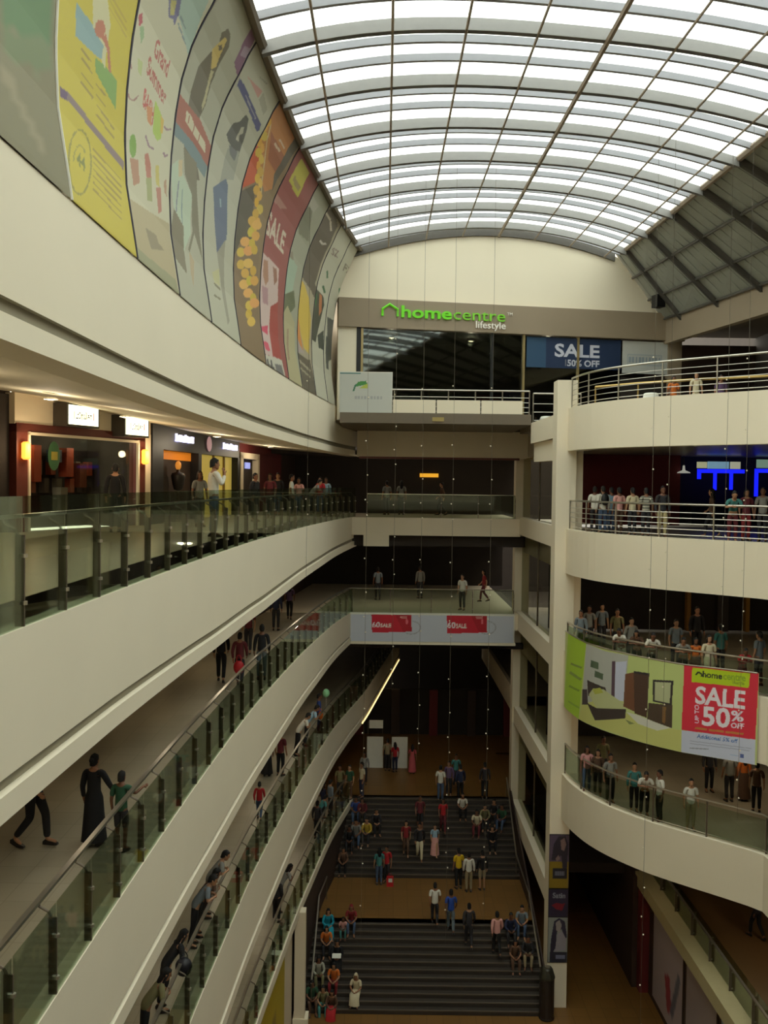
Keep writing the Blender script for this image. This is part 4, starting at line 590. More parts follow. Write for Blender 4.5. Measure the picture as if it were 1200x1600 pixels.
 ('P', (190, 148, 45), [(25.46, 5.77), (25.44, 5.71), (25.32, 5.64), (25.16, 5.57), (24.98, 5.53), (24.8, 5.52), (24.68, 5.54), (24.62, 5.58), (24.66, 5.65), (24.76, 5.71), (24.92, 5.78), (25.1, 5.82), (25.28, 5.84), (25.4, 5.82)]),
 ('P', (200, 155, 60), [(24.54, 5.5), (24.52, 5.44), (24.38, 5.36), (24.18, 5.29), (23.94, 5.24), (23.74, 5.22), (23.58, 5.23), (23.52, 5.27), (23.56, 5.33), (23.68, 5.4), (23.88, 5.47), (24.12, 5.53), (24.32, 5.55), (24.48, 5.54)]),
 ('P', (210, 162, 75), [(24.58, 5.21), (24.52, 5.15), (24.32, 5.06), (24.04, 4.98), (23.74, 4.91), (23.48, 4.88), (23.3, 4.89), (23.24, 4.93), (23.32, 5.0), (23.52, 5.08), (23.78, 5.17), (24.06, 5.23), (24.3, 5.25), (24.5, 5.25)]),
 ('P', (190, 169, 45), [(25.04, 5.41), (25.02, 5.35), (24.9, 5.28), (24.74, 5.22), (24.56, 5.18), (24.4, 5.17), (24.28, 5.19), (24.22, 5.23), (24.24, 5.29), (24.34, 5.36), (24.5, 5.42), (24.68, 5.46), (24.86, 5.48), (24.98, 5.46)]),
 ('P', (200, 148, 60), [(25.8, 5.58), (25.76, 5.51), (25.62, 5.43), (25.42, 5.36), (25.18, 5.31), (24.96, 5.29), (24.8, 5.3), (24.74, 5.35), (24.78, 5.41), (24.92, 5.49), (25.12, 5.56), (25.36, 5.61), (25.58, 5.64), (25.74, 5.62)]),
 ('P', (210, 155, 75), [(25.16, 5.11), (25.08, 5.03), (24.88, 4.95), (24.6, 4.87), (24.3, 4.81), (24.02, 4.77), (23.84, 4.78), (23.78, 4.82), (23.86, 4.89), (24.06, 4.98), (24.34, 5.06), (24.64, 5.13), (24.92, 5.16), (25.1, 5.15)]),
 ('P', (190, 162, 45), [(25.6, 5.06), (25.54, 4.99), (25.4, 4.92), (25.22, 4.86), (25.02, 4.82), (24.84, 4.81), (24.72, 4.83), (24.68, 4.88), (24.74, 4.95), (24.88, 5.02), (25.06, 5.08), (25.26, 5.12), (25.44, 5.14), (25.56, 5.11)]),
 ('P', (200, 169, 60), [(25.16, 4.77), (25.08, 4.7), (24.92, 4.63), (24.68, 4.56), (24.44, 4.51), (24.22, 4.49), (24.06, 4.51), (24.02, 4.56), (24.08, 4.62), (24.24, 4.7), (24.48, 4.77), (24.74, 4.82), (24.96, 4.84), (25.1, 4.82)]),
 ('P', (210, 148, 75), [(26.0, 5.01), (25.92, 4.93), (25.7, 4.84), (25.42, 4.76), (25.12, 4.7), (24.84, 4.68), (24.66, 4.69), (24.6, 4.73), (24.68, 4.8), (24.88, 4.89), (25.16, 4.97), (25.46, 5.03), (25.74, 5.06), (25.94, 5.05)]),
 ('P', (190, 155, 45), [(24.9, 4.49), (24.84, 4.43), (24.66, 4.35), (24.44, 4.29), (24.22, 4.25), (24.04, 4.24), (23.94, 4.26), (23.94, 4.32), (24.04, 4.39), (24.2, 4.47), (24.38, 4.53), (24.58, 4.56), (24.76, 4.57), (24.88, 4.55)]),
 ('P', (200, 162, 60), [(25.3, 4.37), (25.18, 4.29), (24.96, 4.21), (24.7, 4.14), (24.4, 4.08), (24.18, 4.07), (24.04, 4.09), (24.02, 4.14), (24.14, 4.22), (24.36, 4.3), (24.62, 4.38), (24.92, 4.43), (25.14, 4.44), (25.28, 4.42)]),
],
'ad6': [
 ('P', (142, 72, 62), [(25.88, 9.41), (28.74, 9.52), (28.54, 8.61), (29.0, 7.53), (25.46, 6.6), (25.62, 7.98), (25.58, 8.44)]),
 ('P', (178, 168, 58), [(26.72, 9.25), (28.16, 9.33), (28.2, 8.59), (26.56, 8.57)]),
 ('P', (150, 130, 75), [(26.9, 8.82), (27.98, 8.84), (27.96, 8.69), (26.88, 8.68)]),
 ('P', (165, 120, 100), [(25.96, 8.06), (28.28, 8.15), (28.34, 8.0), (26.06, 7.85)]),
 ('P', (142, 72, 62), [(25.22, 7.38), (28.26, 8.28), (28.82, 7.61), (28.64, 6.58), (25.46, 6.44)]),
 ('T', (195, 180, 150), 'SALE', (26.02, 6.98), (28.76, 7.04), (25.82, 7.56)),
 ('P', (190, 165, 148), [(25.58, 6.41), (28.44, 6.53), (28.7, 5.46), (28.5, 3.76), (27.28, 3.67), (25.9, 3.62), (25.7, 4.47), (25.76, 5.43)]),
 ('P', (160, 115, 85), [(26.26, 6.27), (26.82, 6.37), (27.16, 5.88), (26.78, 5.65), (26.38, 5.84)]),
 ('P', (140, 95, 70), [(27.54, 6.4), (28.12, 6.42), (28.36, 6.14), (28.0, 5.91)]),
 ('P', (165, 125, 120), [(26.28, 5.55), (27.12, 5.65), (27.24, 5.18), (26.52, 5.11)]),
 ('P', (152, 60, 48), [(27.6, 5.21), (28.7, 5.57), (28.7, 3.79), (27.3, 3.71), (27.32, 4.58)]),
 ('P', (185, 60, 80), [(26.0, 4.35), (27.14, 4.58), (26.98, 4.27), (26.02, 4.25)]),
 ('P', (190, 70, 85), [(25.98, 3.97), (26.82, 4.03), (27.02, 3.81), (26.34, 3.75)]),
 ('P', (182, 176, 150), [(25.86, 3.58), (28.78, 3.8), (29.14, 3.19), (26.06, 3.16)]),
 ('P', (70, 65, 60), [(26.22, 3.49), (26.26, 3.18), (26.48, 3.21), (26.46, 3.52)]),
 ('P', (70, 65, 60), [(26.8, 3.53), (26.8, 3.21), (27.02, 3.24), (27.04, 3.57)]),
 ('P', (70, 65, 60), [(26.18, 3.33), (27.18, 3.32), (27.3, 3.36), (26.3, 3.38)]),
 ('P', (110, 105, 95), [(27.44, 3.51), (28.6, 3.62), (28.82, 3.27), (27.62, 3.2)]),
],
'ad7': [
 ('P', (120, 118, 92), [(28.82, 7.61), (29.16, 8.32), (28.64, 8.32), (29.34, 8.72), (30.38, 8.91), (31.86, 8.21), (30.16, 8.05), (29.28, 8.27)]),
 ('P', (150, 165, 135), [(28.6, 6.65), (29.32, 7.28), (31.24, 7.22), (30.96, 6.38), (28.82, 5.75)]),
 ('P', (95, 98, 66), [(28.78, 5.74), (31.18, 6.43), (31.7, 5.99), (29.8, 5.16), (28.78, 5.02)]),
 ('P', (168, 158, 114), [(28.82, 4.98), (30.32, 5.77), (31.7, 5.45), (31.74, 4.49), (32.3, 3.24), (29.14, 3.19), (28.76, 3.83)]),
 ('P', (150, 125, 95), [(30.28, 5.0), (30.0, 3.96), (30.36, 4.01), (30.6, 5.06)]),
 ('P', (130, 120, 95), [(28.98, 7.27), (30.06, 7.42), (30.5, 7.25), (29.44, 7.15)]),
 ('P', (165, 160, 135), [(28.8, 8.89), (29.12, 9.11), (31.02, 9.18), (30.68, 8.85)]),
],
'ad8': [
 ('P', (92, 80, 62), [(31.76, 9.32), (33.18, 9.7), (34.68, 9.54), (34.74, 7.54), (34.18, 7.06), (31.72, 7.13), (31.66, 7.95)]),
 ('P', (185, 172, 145), [(32.22, 9.31), (33.32, 9.33), (33.46, 9.4), (32.36, 9.38)]),
 ('P', (185, 172, 145), [(33.3, 9.33), (33.98, 9.17), (34.22, 9.24), (33.5, 9.4)]),
 ('P', (190, 180, 160), [(33.16, 8.6), (33.72, 8.61), (33.84, 8.68), (33.28, 8.67)]),
 ('P', (190, 180, 160), [(33.84, 8.63), (34.3, 8.76), (34.16, 8.79), (33.7, 8.66)]),
 ('P', (92, 80, 62), [(32.64, 7.34), (34.9, 7.39), (35.62, 6.89), (34.5, 6.99)]),
 ('P', (198, 168, 68), [(31.66, 7.07), (32.98, 6.98), (33.94, 6.74), (34.74, 6.07), (34.56, 4.76), (33.48, 4.87), (32.48, 5.67), (31.54, 6.0)]),
 ('P', (198, 128, 58), [(31.68, 5.95), (32.48, 5.67), (33.44, 4.65), (32.28, 4.91), (31.62, 5.43)]),
 ('P', (165, 150, 135), [(31.68, 5.23), (32.76, 4.85), (33.68, 4.68), (31.98, 4.52)]),
 ('P', (95, 85, 65), [(31.86, 4.51), (34.7, 4.57), (35.32, 3.16), (32.42, 3.3)]),
 ('P', (150, 140, 110), [(32.14, 4.23), (34.34, 4.11), (34.64, 4.2), (32.42, 4.31)]),
 ('P', (150, 140, 110), [(32.2, 3.98), (34.18, 3.87), (34.44, 3.94), (32.46, 4.05)]),
],
'ad9': [
 ('P', (72, 72, 55), [(34.98, 7.32), (36.62, 7.32), (37.0, 7.06), (36.52, 6.29), (35.86, 5.41), (34.66, 5.46), (34.68, 6.06)]),
 ('P', (175, 110, 65), [(35.74, 7.29), (36.28, 7.3), (36.64, 6.79), (36.2, 6.47)]),
 ('P', (60, 95, 55), [(34.64, 7.38), (35.44, 7.08), (35.48, 6.67), (34.82, 6.91)]),
 ('P', (66, 70, 56), [(36.18, 5.75), (37.44, 6.15), (37.68, 5.39), (36.56, 5.33)]),
 ('P', (90, 90, 70), [(34.5, 5.3), (35.2, 5.5), (34.98, 5.09)]),
 ('P', (60, 100, 60), [(35.94, 7.6), (36.56, 7.45), (36.92, 7.54), (36.24, 7.69)]),
 ('P', (60, 100, 60), [(35.98, 8.19), (36.34, 7.99), (36.64, 8.05), (36.26, 8.26)]),
 ('T', (130, 110, 95), 'SZ', (35.6, 8.74), (36.84, 8.9), (35.36, 8.94)),
],
'ad10': [
 ('P', (75, 76, 62), [(37.96, 6.79), (39.4, 6.9), (39.68, 7.58), (40.38, 7.61), (40.08, 6.38), (39.84, 5.34), (38.82, 5.1), (38.12, 5.31), (38.36, 6.1)]),
 ('P', (62, 66, 56), [(38.08, 6.06), (38.98, 6.0), (38.78, 4.73), (38.24, 4.72)]),
 ('P', (50, 105, 60), [(39.12, 8.19), (39.5, 7.96), (39.86, 8.03), (39.5, 8.27)]),
 ('P', (75, 75, 60), [(39.38, 7.6), (40.28, 7.57), (40.48, 7.64), (39.58, 7.68)]),
 ('T', (125, 115, 95), 'FZ', (38.56, 8.84), (40.36, 8.96), (38.44, 9.07)),
 ('P', (190, 140, 130), [(37.34, 8.95), (37.4, 8.92), (37.4, 8.89), (37.32, 8.85), (37.2, 8.82), (37.06, 8.81), (36.92, 8.81), (36.82, 8.83), (36.76, 8.85), (36.76, 8.89), (36.84, 8.93), (36.96, 8.96), (37.1, 8.97), (37.24, 8.97)]),
 ('P', (95, 90, 75), [(40.32, 6.42), (40.54, 4.63), (40.86, 4.67), (40.62, 6.47)]),
],
'banner': [
 ('P', (140, 164, 40), [(0.834, -5.264), (2.37, -5.362), (1.914, -8.126), (0.454, -8.023)]),
 ('P', (110, 125, 50), [(1.132, -6.356), (2.068, -6.325), (2.12, -6.248), (1.197, -6.275)]),
 ('P', (110, 125, 50), [(1.02, -6.693), (1.992, -6.765), (2.104, -6.663), (1.171, -6.581)]),
 ('P', (110, 130, 40), [(0.989, -7.186), (1.904, -7.167), (1.969, -7.089), (1.085, -7.099)]),
 ('P', (120, 145, 45), [(0.929, -7.75), (1.929, -7.757), (1.994, -7.69), (1.024, -7.675)]),
 ('P', (150, 148, 120), [(2.37, -5.374), (3.454, -5.473), (4.463, -5.434), (4.341, -6.965), (3.807, -6.904), (2.147, -7.56)]),
 ('P', (165, 162, 82), [(2.147, -7.56), (3.807, -6.904), (4.352, -7.356), (5.217, -7.342), (6.397, -7.49), (6.413, -8.153), (5.236, -8.134), (3.839, -8.093), (1.914, -8.126)]),
 ('P', (158, 165, 88), [(4.462, -5.406), (6.459, -5.432), (6.408, -7.487), (5.345, -7.48), (5.216, -7.287), (5.276, -5.963), (4.408, -6.001)]),
 ('P', (175, 170, 135), [(4.406, -7.289), (4.889, -7.299), (6.057, -7.475), (5.596, -7.647), (4.896, -7.575)]),
 ('P', (70, 82, 52), [(2.689, -5.896), (3.117, -5.917), (3.106, -6.151), (2.655, -6.137)]),
 ('P', (70, 82, 52), [(2.922, -6.215), (3.361, -6.247), (3.35, -6.451), (2.901, -6.429)]),
 ('P', (75, 55, 55), [(3.773, -5.744), (3.91, -5.721), (3.92, -6.938), (3.767, -6.912)]),
 ('P', (165, 165, 155), [(3.925, -5.747), (4.398, -5.639), (4.292, -6.976), (3.899, -6.999)]),
 ('P', (58, 48, 38), [(2.469, -6.627), (3.473, -6.686), (3.56, -6.84), (2.753, -7.068), (2.543, -7.173)]),
 ('P', (60, 50, 42), [(2.163, -7.019), (2.481, -6.95), (2.553, -7.466), (2.147, -7.56)]),
 ('P', (158, 158, 98), [(2.594, -7.103), (2.848, -6.842), (3.393, -6.759), (4.4, -7.066), (4.369, -7.212), (3.055, -7.469)]),
 ('P', (150, 150, 55), [(2.799, -6.882), (3.217, -6.737), (3.396, -6.874), (2.948, -7.026)]),
 ('P', (54, 44, 34), [(2.498, -7.419), (3.055, -7.469), (4.404, -7.205), (4.377, -7.519), (2.976, -7.907)]),
 ('P', (110, 115, 60), [(4.378, -7.547), (4.763, -7.603), (4.557, -7.676)]),
 ('P', (98, 62, 36), [(4.339, -6.069), (4.685, -5.953), (4.986, -5.957), (4.753, -7.216), (4.296, -7.143)]),
 ('P', (66, 46, 30), [(4.684, -5.925), (5.275, -5.908), (5.216, -7.315), (4.755, -7.272)]),
 ('P', (40, 35, 30), [(4.684, -5.909), (5.274, -5.881), (5.276, -5.952), (4.686, -5.981)]),
 ('P', (46, 40, 32), [(5.403, -6.062), (6.107, -5.981), (6.069, -6.775), (5.42, -6.756)]),
 ('P', (152, 152, 100), [(5.478, -6.125), (6.023, -6.058), (5.998, -6.707), (5.492, -6.699)]),
 ('P', (64, 50, 32), [(5.267, -6.828), (6.097, -6.754), (6.085, -7.475), (5.236, -7.349)]),
 ('P', (112, 80, 38), [(5.753, -6.858), (5.881, -6.846), (5.859, -7.379), (5.753, -7.345)]),
 ('P', (180, 40, 46), [(6.448, -5.429), (8.746, -5.355), (8.685, -7.316), (6.408, -7.466)]),
 ('P', (152, 168, 22), [(6.709, -5.476), (8.485, -5.4), (8.455, -5.829), (6.692, -5.932)]),
 ('P', (40, 50, 25), [(6.844, -5.709), (6.923, -5.603), (6.88, -5.576), (6.802, -5.682)]),
 ('P', (40, 50, 25), [(6.887, -5.614), (6.996, -5.666), (7.024, -5.618), (6.916, -5.566)]),
 ('P', (40, 50, 25), [(6.984, -5.642), (6.975, -5.722), (7.028, -5.721), (7.037, -5.641)]),
 ('T', (38, 42, 25), 'home', (7.039, -5.726), (7.646, -5.702), (7.035, -5.534)),
 ('T', (118, 140, 30), 'centre', (7.672, -5.698), (8.358, -5.652), (7.667, -5.519)),
 ('T', (120, 135, 30), 'lifestyle', (7.96, -5.787), (8.32, -5.77), (7.957, -5.685)),
 ('T', (200, 185, 170), 'SALE', (6.816, -6.555), (8.348, -6.465), (6.836, -6.025)),
 ('T', (200, 185, 170), '50', (7.047, -7.182), (7.915, -7.108), (7.055, -6.603)),
 ('T', (195, 180, 165), '%', (7.935, -6.888), (8.322, -6.856), (7.943, -6.579)),
 ('T', (195, 180, 165), 'OFF', (7.941, -7.103), (8.342, -7.066), (7.947, -6.948)),
 ('T', (195, 170, 160), 'UP TO', (6.955, -7.162), (6.942, -6.596), (6.82, -7.171)),
 ('P', (165, 105, 45), [(6.832, -7.358), (7.207, -7.33), (7.213, -7.266), (6.837, -7.294)]),
 ('P', (165, 105, 45), [(7.271, -7.333), (7.734, -7.297), (7.739, -7.234), (7.277, -7.27)]),
 ('P', (165, 105, 45), [(7.786, -7.297), (8.328, -7.251), (8.334, -7.19), (7.791, -7.234)]),
 ('P', (166, 166, 156), [(6.408, -7.471), (8.685, -7.316), (8.693, -8.056), (6.413, -8.158)]),
 ('T', (70, 95, 125), 'Additional 5% off', (6.896, -7.615), (8.158, -7.521), (6.904, -7.498)),
 ('P', (120, 120, 115), [(6.686, -7.99), (7.277, -7.902), (7.278, -7.87), (6.687, -7.958)]),
 ('P', (140, 140, 135), [(6.679, -7.766), (8.569, -7.615), (8.572, -7.59), (6.682, -7.739)]),
 ('P', (140, 140, 135), [(6.681, -7.845), (8.52, -7.691), (8.523, -7.666), (6.684, -7.818)]),
 ('P', (70, 80, 110), [(8.243, -7.825), (8.361, -7.825), (8.354, -7.938), (8.235, -7.944)]),
 ('P', (140, 150, 150), [(7.932, -7.932), (8.191, -7.917), (8.195, -7.886), (7.937, -7.9)]),
],
'cards': [
 ('P', (170, 25, 38), [(-0.529, -6.101), (1.342, -6.048), (1.373, -6.888), (-0.49, -6.96)]),
 ('P', (150, 20, 30), [(0.582, -6.077), (1.343, -6.067), (1.373, -6.888), (0.974, -6.903)]),
 ('T', (200, 190, 175), '60', (-0.493, -6.702), (-0.113, -6.697), (-0.496, -6.454)),
 ('T', (205, 190, 165), 'SALE', (-0.094, -6.697), (0.4, -6.69), (-0.096, -6.525)),
 ('P', (190, 140, 120), [(0.823, -6.227), (1.155, -6.213), (1.153, -6.175), (0.821, -6.189)]),
 ('P', (190, 140, 120), [(0.87, -6.283), (1.155, -6.28), (1.155, -6.241), (0.87, -6.245)]),
 ('P', (190, 90, 90), [(1.195, -6.413), (1.19, -6.471), (1.175, -6.517), (1.153, -6.544), (1.127, -6.544), (1.104, -6.518), (1.088, -6.472), (1.081, -6.414), (1.086, -6.356), (1.101, -6.309), (1.124, -6.283), (1.149, -6.283), (1.172, -6.309), (1.189, -6.355)]),
 ('P', (140, 140, 132), [(1.415, -6.418), (1.528, -6.443), (1.538, -6.396), (1.425, -6.372)]),
 ('P', (140, 140, 132), [(1.523, -6.441), (1.622, -6.486), (1.642, -6.443), (1.543, -6.398)]),
 ('P', (140, 140, 132), [(1.617, -6.483), (1.694, -6.546), (1.724, -6.509), (1.647, -6.446)]),
 ('P', (140, 140, 132), [(1.69, -6.541), (1.74, -6.617), (1.78, -6.59), (1.729, -6.514)]),
 ('P', (140, 140, 132), [(1.737, -6.609), (1.756, -6.692), (1.802, -6.681), (1.783, -6.598)]),
 ('P', (140, 140, 132), [(1.756, -6.683), (1.742, -6.767), (1.789, -6.774), (1.803, -6.691)]),
 ('P', (140, 140, 132), [(1.745, -6.759), (1.7, -6.837), (1.741, -6.861), (1.786, -6.783)]),
 ('P', (140, 140, 132), [(1.705, -6.831), (1.632, -6.898), (1.664, -6.933), (1.737, -6.867)]),
 ('P', (140, 140, 132), [(1.637, -6.894), (1.541, -6.945), (1.563, -6.987), (1.659, -6.937)]),
 ('P', (140, 140, 132), [(1.546, -6.943), (1.435, -6.972), (1.447, -7.018), (1.558, -6.989)]),
 ('P', (140, 140, 132), [(1.44, -6.971), (1.322, -6.978), (1.325, -7.026), (1.443, -7.019)]),
 ('P', (140, 140, 132), [(1.327, -6.979), (1.211, -6.962), (1.204, -7.009), (1.32, -7.026)]),
 ('P', (140, 140, 132), [(1.216, -6.963), (1.111, -6.925), (1.095, -6.97), (1.2, -7.008)]),
 ('P', (170, 25, 38), [(3.006, -6.098), (4.878, -6.045), (4.911, -6.884), (3.048, -6.956)]),
 ('P', (150, 20, 30), [(4.118, -6.031), (4.878, -6.021), (4.91, -6.842), (4.511, -6.856)]),
 ('T', (200, 190, 175), '60', (3.044, -6.691), (3.424, -6.686), (3.04, -6.408)),
 ('T', (205, 190, 165), 'SALE', (3.443, -6.686), (3.938, -6.68), (3.44, -6.479)),
 ('P', (190, 140, 120), [(4.358, -6.181), (4.691, -6.167), (4.689, -6.129), (4.356, -6.142)]),
 ('P', (190, 140, 120), [(4.406, -6.237), (4.691, -6.233), (4.69, -6.195), (4.405, -6.199)]),
 ('P', (190, 90, 90), [(4.731, -6.367), (4.727, -6.425), (4.711, -6.471), (4.689, -6.497), (4.664, -6.498), (4.64, -6.472), (4.624, -6.426), (4.617, -6.368), (4.622, -6.31), (4.637, -6.263), (4.659, -6.237), (4.685, -6.237), (4.708, -6.262), (4.725, -6.309)]),
 ('P', (140, 140, 132), [(4.951, -6.372), (5.064, -6.396), (5.074, -6.35), (4.961, -6.326)]),
 ('P', (140, 140, 132), [(5.059, -6.395), (5.158, -6.44), (5.178, -6.397), (5.078, -6.351)]),
 ('P', (140, 140, 132), [(5.153, -6.437), (5.231, -6.5), (5.261, -6.463), (5.183, -6.4)]),
 ('P', (140, 140, 132), [(5.226, -6.495), (5.276, -6.571), (5.316, -6.544), (5.265, -6.468)]),
 ('P', (140, 140, 132), [(5.273, -6.563), (5.293, -6.646), (5.339, -6.635), (5.319, -6.552)]),
 ('P', (140, 140, 132), [(5.292, -6.637), (5.279, -6.721), (5.326, -6.728), (5.339, -6.644)]),
 ('P', (140, 140, 132), [(5.282, -6.713), (5.237, -6.791), (5.279, -6.815), (5.323, -6.736)]),
 ('P', (140, 140, 132), [(5.242, -6.785), (5.169, -6.852), (5.201, -6.887), (5.274, -6.82)]),
 ('P', (140, 140, 132), [(5.174, -6.848), (5.078, -6.898), (5.101, -6.941), (5.196, -6.891)]),
 ('P', (140, 140, 132), [(5.083, -6.896), (4.972, -6.926), (4.985, -6.972), (5.096, -6.943)]),
 ('P', (140, 140, 132), [(4.977, -6.925), (4.859, -6.932), (4.862, -6.98), (4.98, -6.973)]),
 ('P', (140, 140, 132), [(4.864, -6.932), (4.748, -6.916), (4.742, -6.963), (4.858, -6.98)]),
 ('P', (140, 140, 132), [(4.753, -6.917), (4.648, -6.879), (4.632, -6.924), (4.737, -6.962)]),
],
}


# =====================================================================================  THE SETTING
L3, L2, L1, L0, GR, L4 = -1.55, -6.05, -10.65, -15.15, -19.5, 2.88
A_END, SK0 = 42.5, -6.0
struct(G().poly([(-18,-7),(19,-7),(19,67),(-18,67)], GR-.3, GR, TILE_GR).obj('floor'))
# upper hall floor at the top of the stairs
struct(G().poly([(-4.2,44.6),(7.0,44.6),(7.0,45.2),(19,45.2),(19,67),(-14,67),(-14,45)], L0-.5, L0, TILE_GR).obj('floor'))

# ---- left galleries
def gallery(top, floor_z, y0, y1, drop, groove, step=.7, ceil=None):
    pts = left_curve(y0, y1, step); nrm = normals_of(pts); ys = pts[:,1]
    bot = [top-drop(y) for y in ys]
    g = G()
    def prof(i):
        b = bot[i]; a = b+.27
        return [(-.22, top-.35), (-.22, top), (0, top), (0, a+groove), (-.07, a+groove), (-.07, a), (.03, a), (.03, b), (-.5, b), (-.5, b+.1)]
    g.sweep(pts, prof, WALL)
    L = 10
    for k, fi in enumerate(g.f):
        if k % (L-1) in (4, 3): g.m[k] = g.mi(GROOVE)  # recessed groove faces get a darker tone than the fascia
    o = struct(g.obj('balcony_fascia'))
    A = [(p[0]-q[0]*.2, p[1]-q[1]*.2, floor_z) for p, q in zip(pts, nrm)]; B = [(float(slx(y)), y, floor_z) for y in ys]
    struct(G().ruled(A, B, TILE_UP).obj('floor'))
    A = [(p[0]-q[0]*.45, p[1]-q[1]*.45, b+.06) for p, q, b in zip(pts, nrm, bot)]; B = [(float(slx(y)), y, b+.42 if ceil is None else float(np.interp(y, *ceil))) for y, b in zip(ys, bot)]
    struct(G().ruled(A, B, SOFFIT).obj('ceiling'))
drop = lambda y: float(np.interp(y, [9,13,20,26,36,44], [1.87,1.9,2.04,2.04,1.72,1.42]))
gallery(3.32, 2.6, -6, 44.2, lambda y: 1.95-np.clip((y-9)/9, 0, 1)*-.05, .17, ceil=([8,22.9,27.8,36,46],[2.3,2.2,1.8,1.68,1.6]))
gallery(L3, -1.3, -6, 44.2, drop, .15)
gallery(L2, L2-.02, -6, 44.2, drop, .09)
gallery(L1, L1-.02, -6, 64, drop, .09)
# lowest gallery: thin slab edge with a dark wall beneath
pts = left_curve(14, 44.6); struct(G().sweep(pts, [(-.25,L0-.1),(-.25,L0),(0,L0),(.02,L0-.02),(.02,L0-.34),(-.3,L0-.34)], WALL).obj('balcony_fascia'))
nrm = normals_of(pts); struct(G().ruled([(p[0]-q[0]*.2,p[1]-q[1]*.2,L0-.02) for p,q in zip(pts,nrm)], [(float(slx(p[1])),p[1],L0-.02) for p in pts], TILE_UP).obj('floor'))
pw = left_curve(14, 33.2); struct(G().sweep(pw, [(-.25,L0-.3),(-.25,GR),(-.45,GR),(-.45,L0-.3)], WALL2, closed=True).obj('wall_left'))
pw = left_curve(33.2, 44.6); struct(G().sweep(pw, [(-.05,L0-.3),(-.05,GR),(-.35,GR),(-.35,L0-.3)], DBROWN, closed=True).obj('wall_left'))
# back walls of the galleries
def strip_wall(name, pts, z0, z1, m): return struct(G().ruled([(x,y,z0) for x,y in pts], [(x,y,z1) for x,y in pts], m).obj(name))
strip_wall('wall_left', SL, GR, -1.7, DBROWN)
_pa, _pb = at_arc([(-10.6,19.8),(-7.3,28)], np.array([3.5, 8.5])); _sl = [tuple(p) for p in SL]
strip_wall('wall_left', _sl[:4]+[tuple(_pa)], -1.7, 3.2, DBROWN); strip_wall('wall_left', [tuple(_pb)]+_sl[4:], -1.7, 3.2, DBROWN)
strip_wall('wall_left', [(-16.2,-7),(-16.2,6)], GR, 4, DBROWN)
struct(G().box(-17,19,-7.3,-7,GR,12.5,WALL2).obj('wall_rear'))
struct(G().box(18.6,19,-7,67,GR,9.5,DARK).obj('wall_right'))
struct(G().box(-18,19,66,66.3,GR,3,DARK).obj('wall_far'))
struct(G().poly([(-3.78,-7),(11.2,-7),(11.2,.3),(-3.78,.3)], L3-.8, L3, WALL2).obj('floor'))

# white pilasters and doors showing under the gallery fascias
for lv, ylist in ((L2, (26.3, 28.6, 33)), (L1, (30, 36)), (L0, (38,))):
    for y in ylist:
        a = np.array([slx(y), y]); b = np.array([slx(y+1.2), y+1.2]); struct(G().box(.0,1.0,-.25,.0,lv,lv+2.6,WALL2).obj('pilaster', None, (a[0], a[1], 0), math.atan2(b[1]-a[1], b[0]-a[0])))

# ---- advertising wall (concave) above the top parapet
YS = np.arange(-6, 42.51, .5)
V = np.linspace(0, 1, 24)
g = G(); vs = []
for y in YS:
    t = adtop(y); vs += [(float(adx(y, 3.3+v*(t-3.3)))-.05, y, 3.3+v*(t-3.3)) for v in V]
nv = len(V); g.add(vs, [(i*nv+j,(i+1)*nv+j,(i+1)*nv+j+1,i*nv+j+1) for i in range(len(YS)-1) for j in range(nv-1)], WALL2)
struct(g.obj('wall_left', smooth=True))
g = G(); g.ruled([(float(adx(y, adtop(y)))-.1, y, adtop(y)-.12) for y in YS], [(float(adx(y, adtop(y)))+.14, y, adtop(y)-.05) for y in YS], DTAUPE)
g.tube([(float(adx(y, adtop(y)))+.06, y, adtop(y)-.05) for y in YS], .1, DTAUPE, 6); struct(g.obj('trim_1'))
ADS = [('ad0', 3.2, 11.05, (118,110,74), 'blank olive hoarding with a green tint at its top, nearest of the curved advertisements'),
 ('ad1', 11.15, 13.9, (184,166,44), 'bright yellow curved advertisement with a blue and green block and the number 44'),
 ('ad2', 14.0, 16.6, (186,179,143), 'white curved advertisement with red lettering and drawings of ice cream cones'),
 ('ad3', 16.7, 19.3, (162,158,128), 'curved advertisement of a woman in a long dark dress crossed by a red band'),
 ('ad4', 19.4, 22.5, (170,166,136), 'pale curved advertisement of a woman in a blue skirt under a dark blue bar'),
 ('ad5', 22.6, 26.0, (128,104,68), 'brown and orange curved advertisement of a hanging gold coin necklace'),
 ('ad6', 26.1, 29.6, (142,74,64), 'red curved advertisement reading SALE above pale figures'),
 ('ad7', 29.7, 32.2, (152,150,122), 'grey green curved advertisement of a seated figure beside the red SALE one'),
 ('ad8', 32.3, 35.0, (160,148,118), 'curved advertisement with a dark top and a yellow and orange garment'),
 ('ad9', 35.1, 37.6, (180,175,146), 'white curved advertisement with dark figures and an orange spot'),
 ('ad10', 37.7, 39.45, (180,175,146), 'white curved advertisement with dark plant shapes, last before the store wall')]
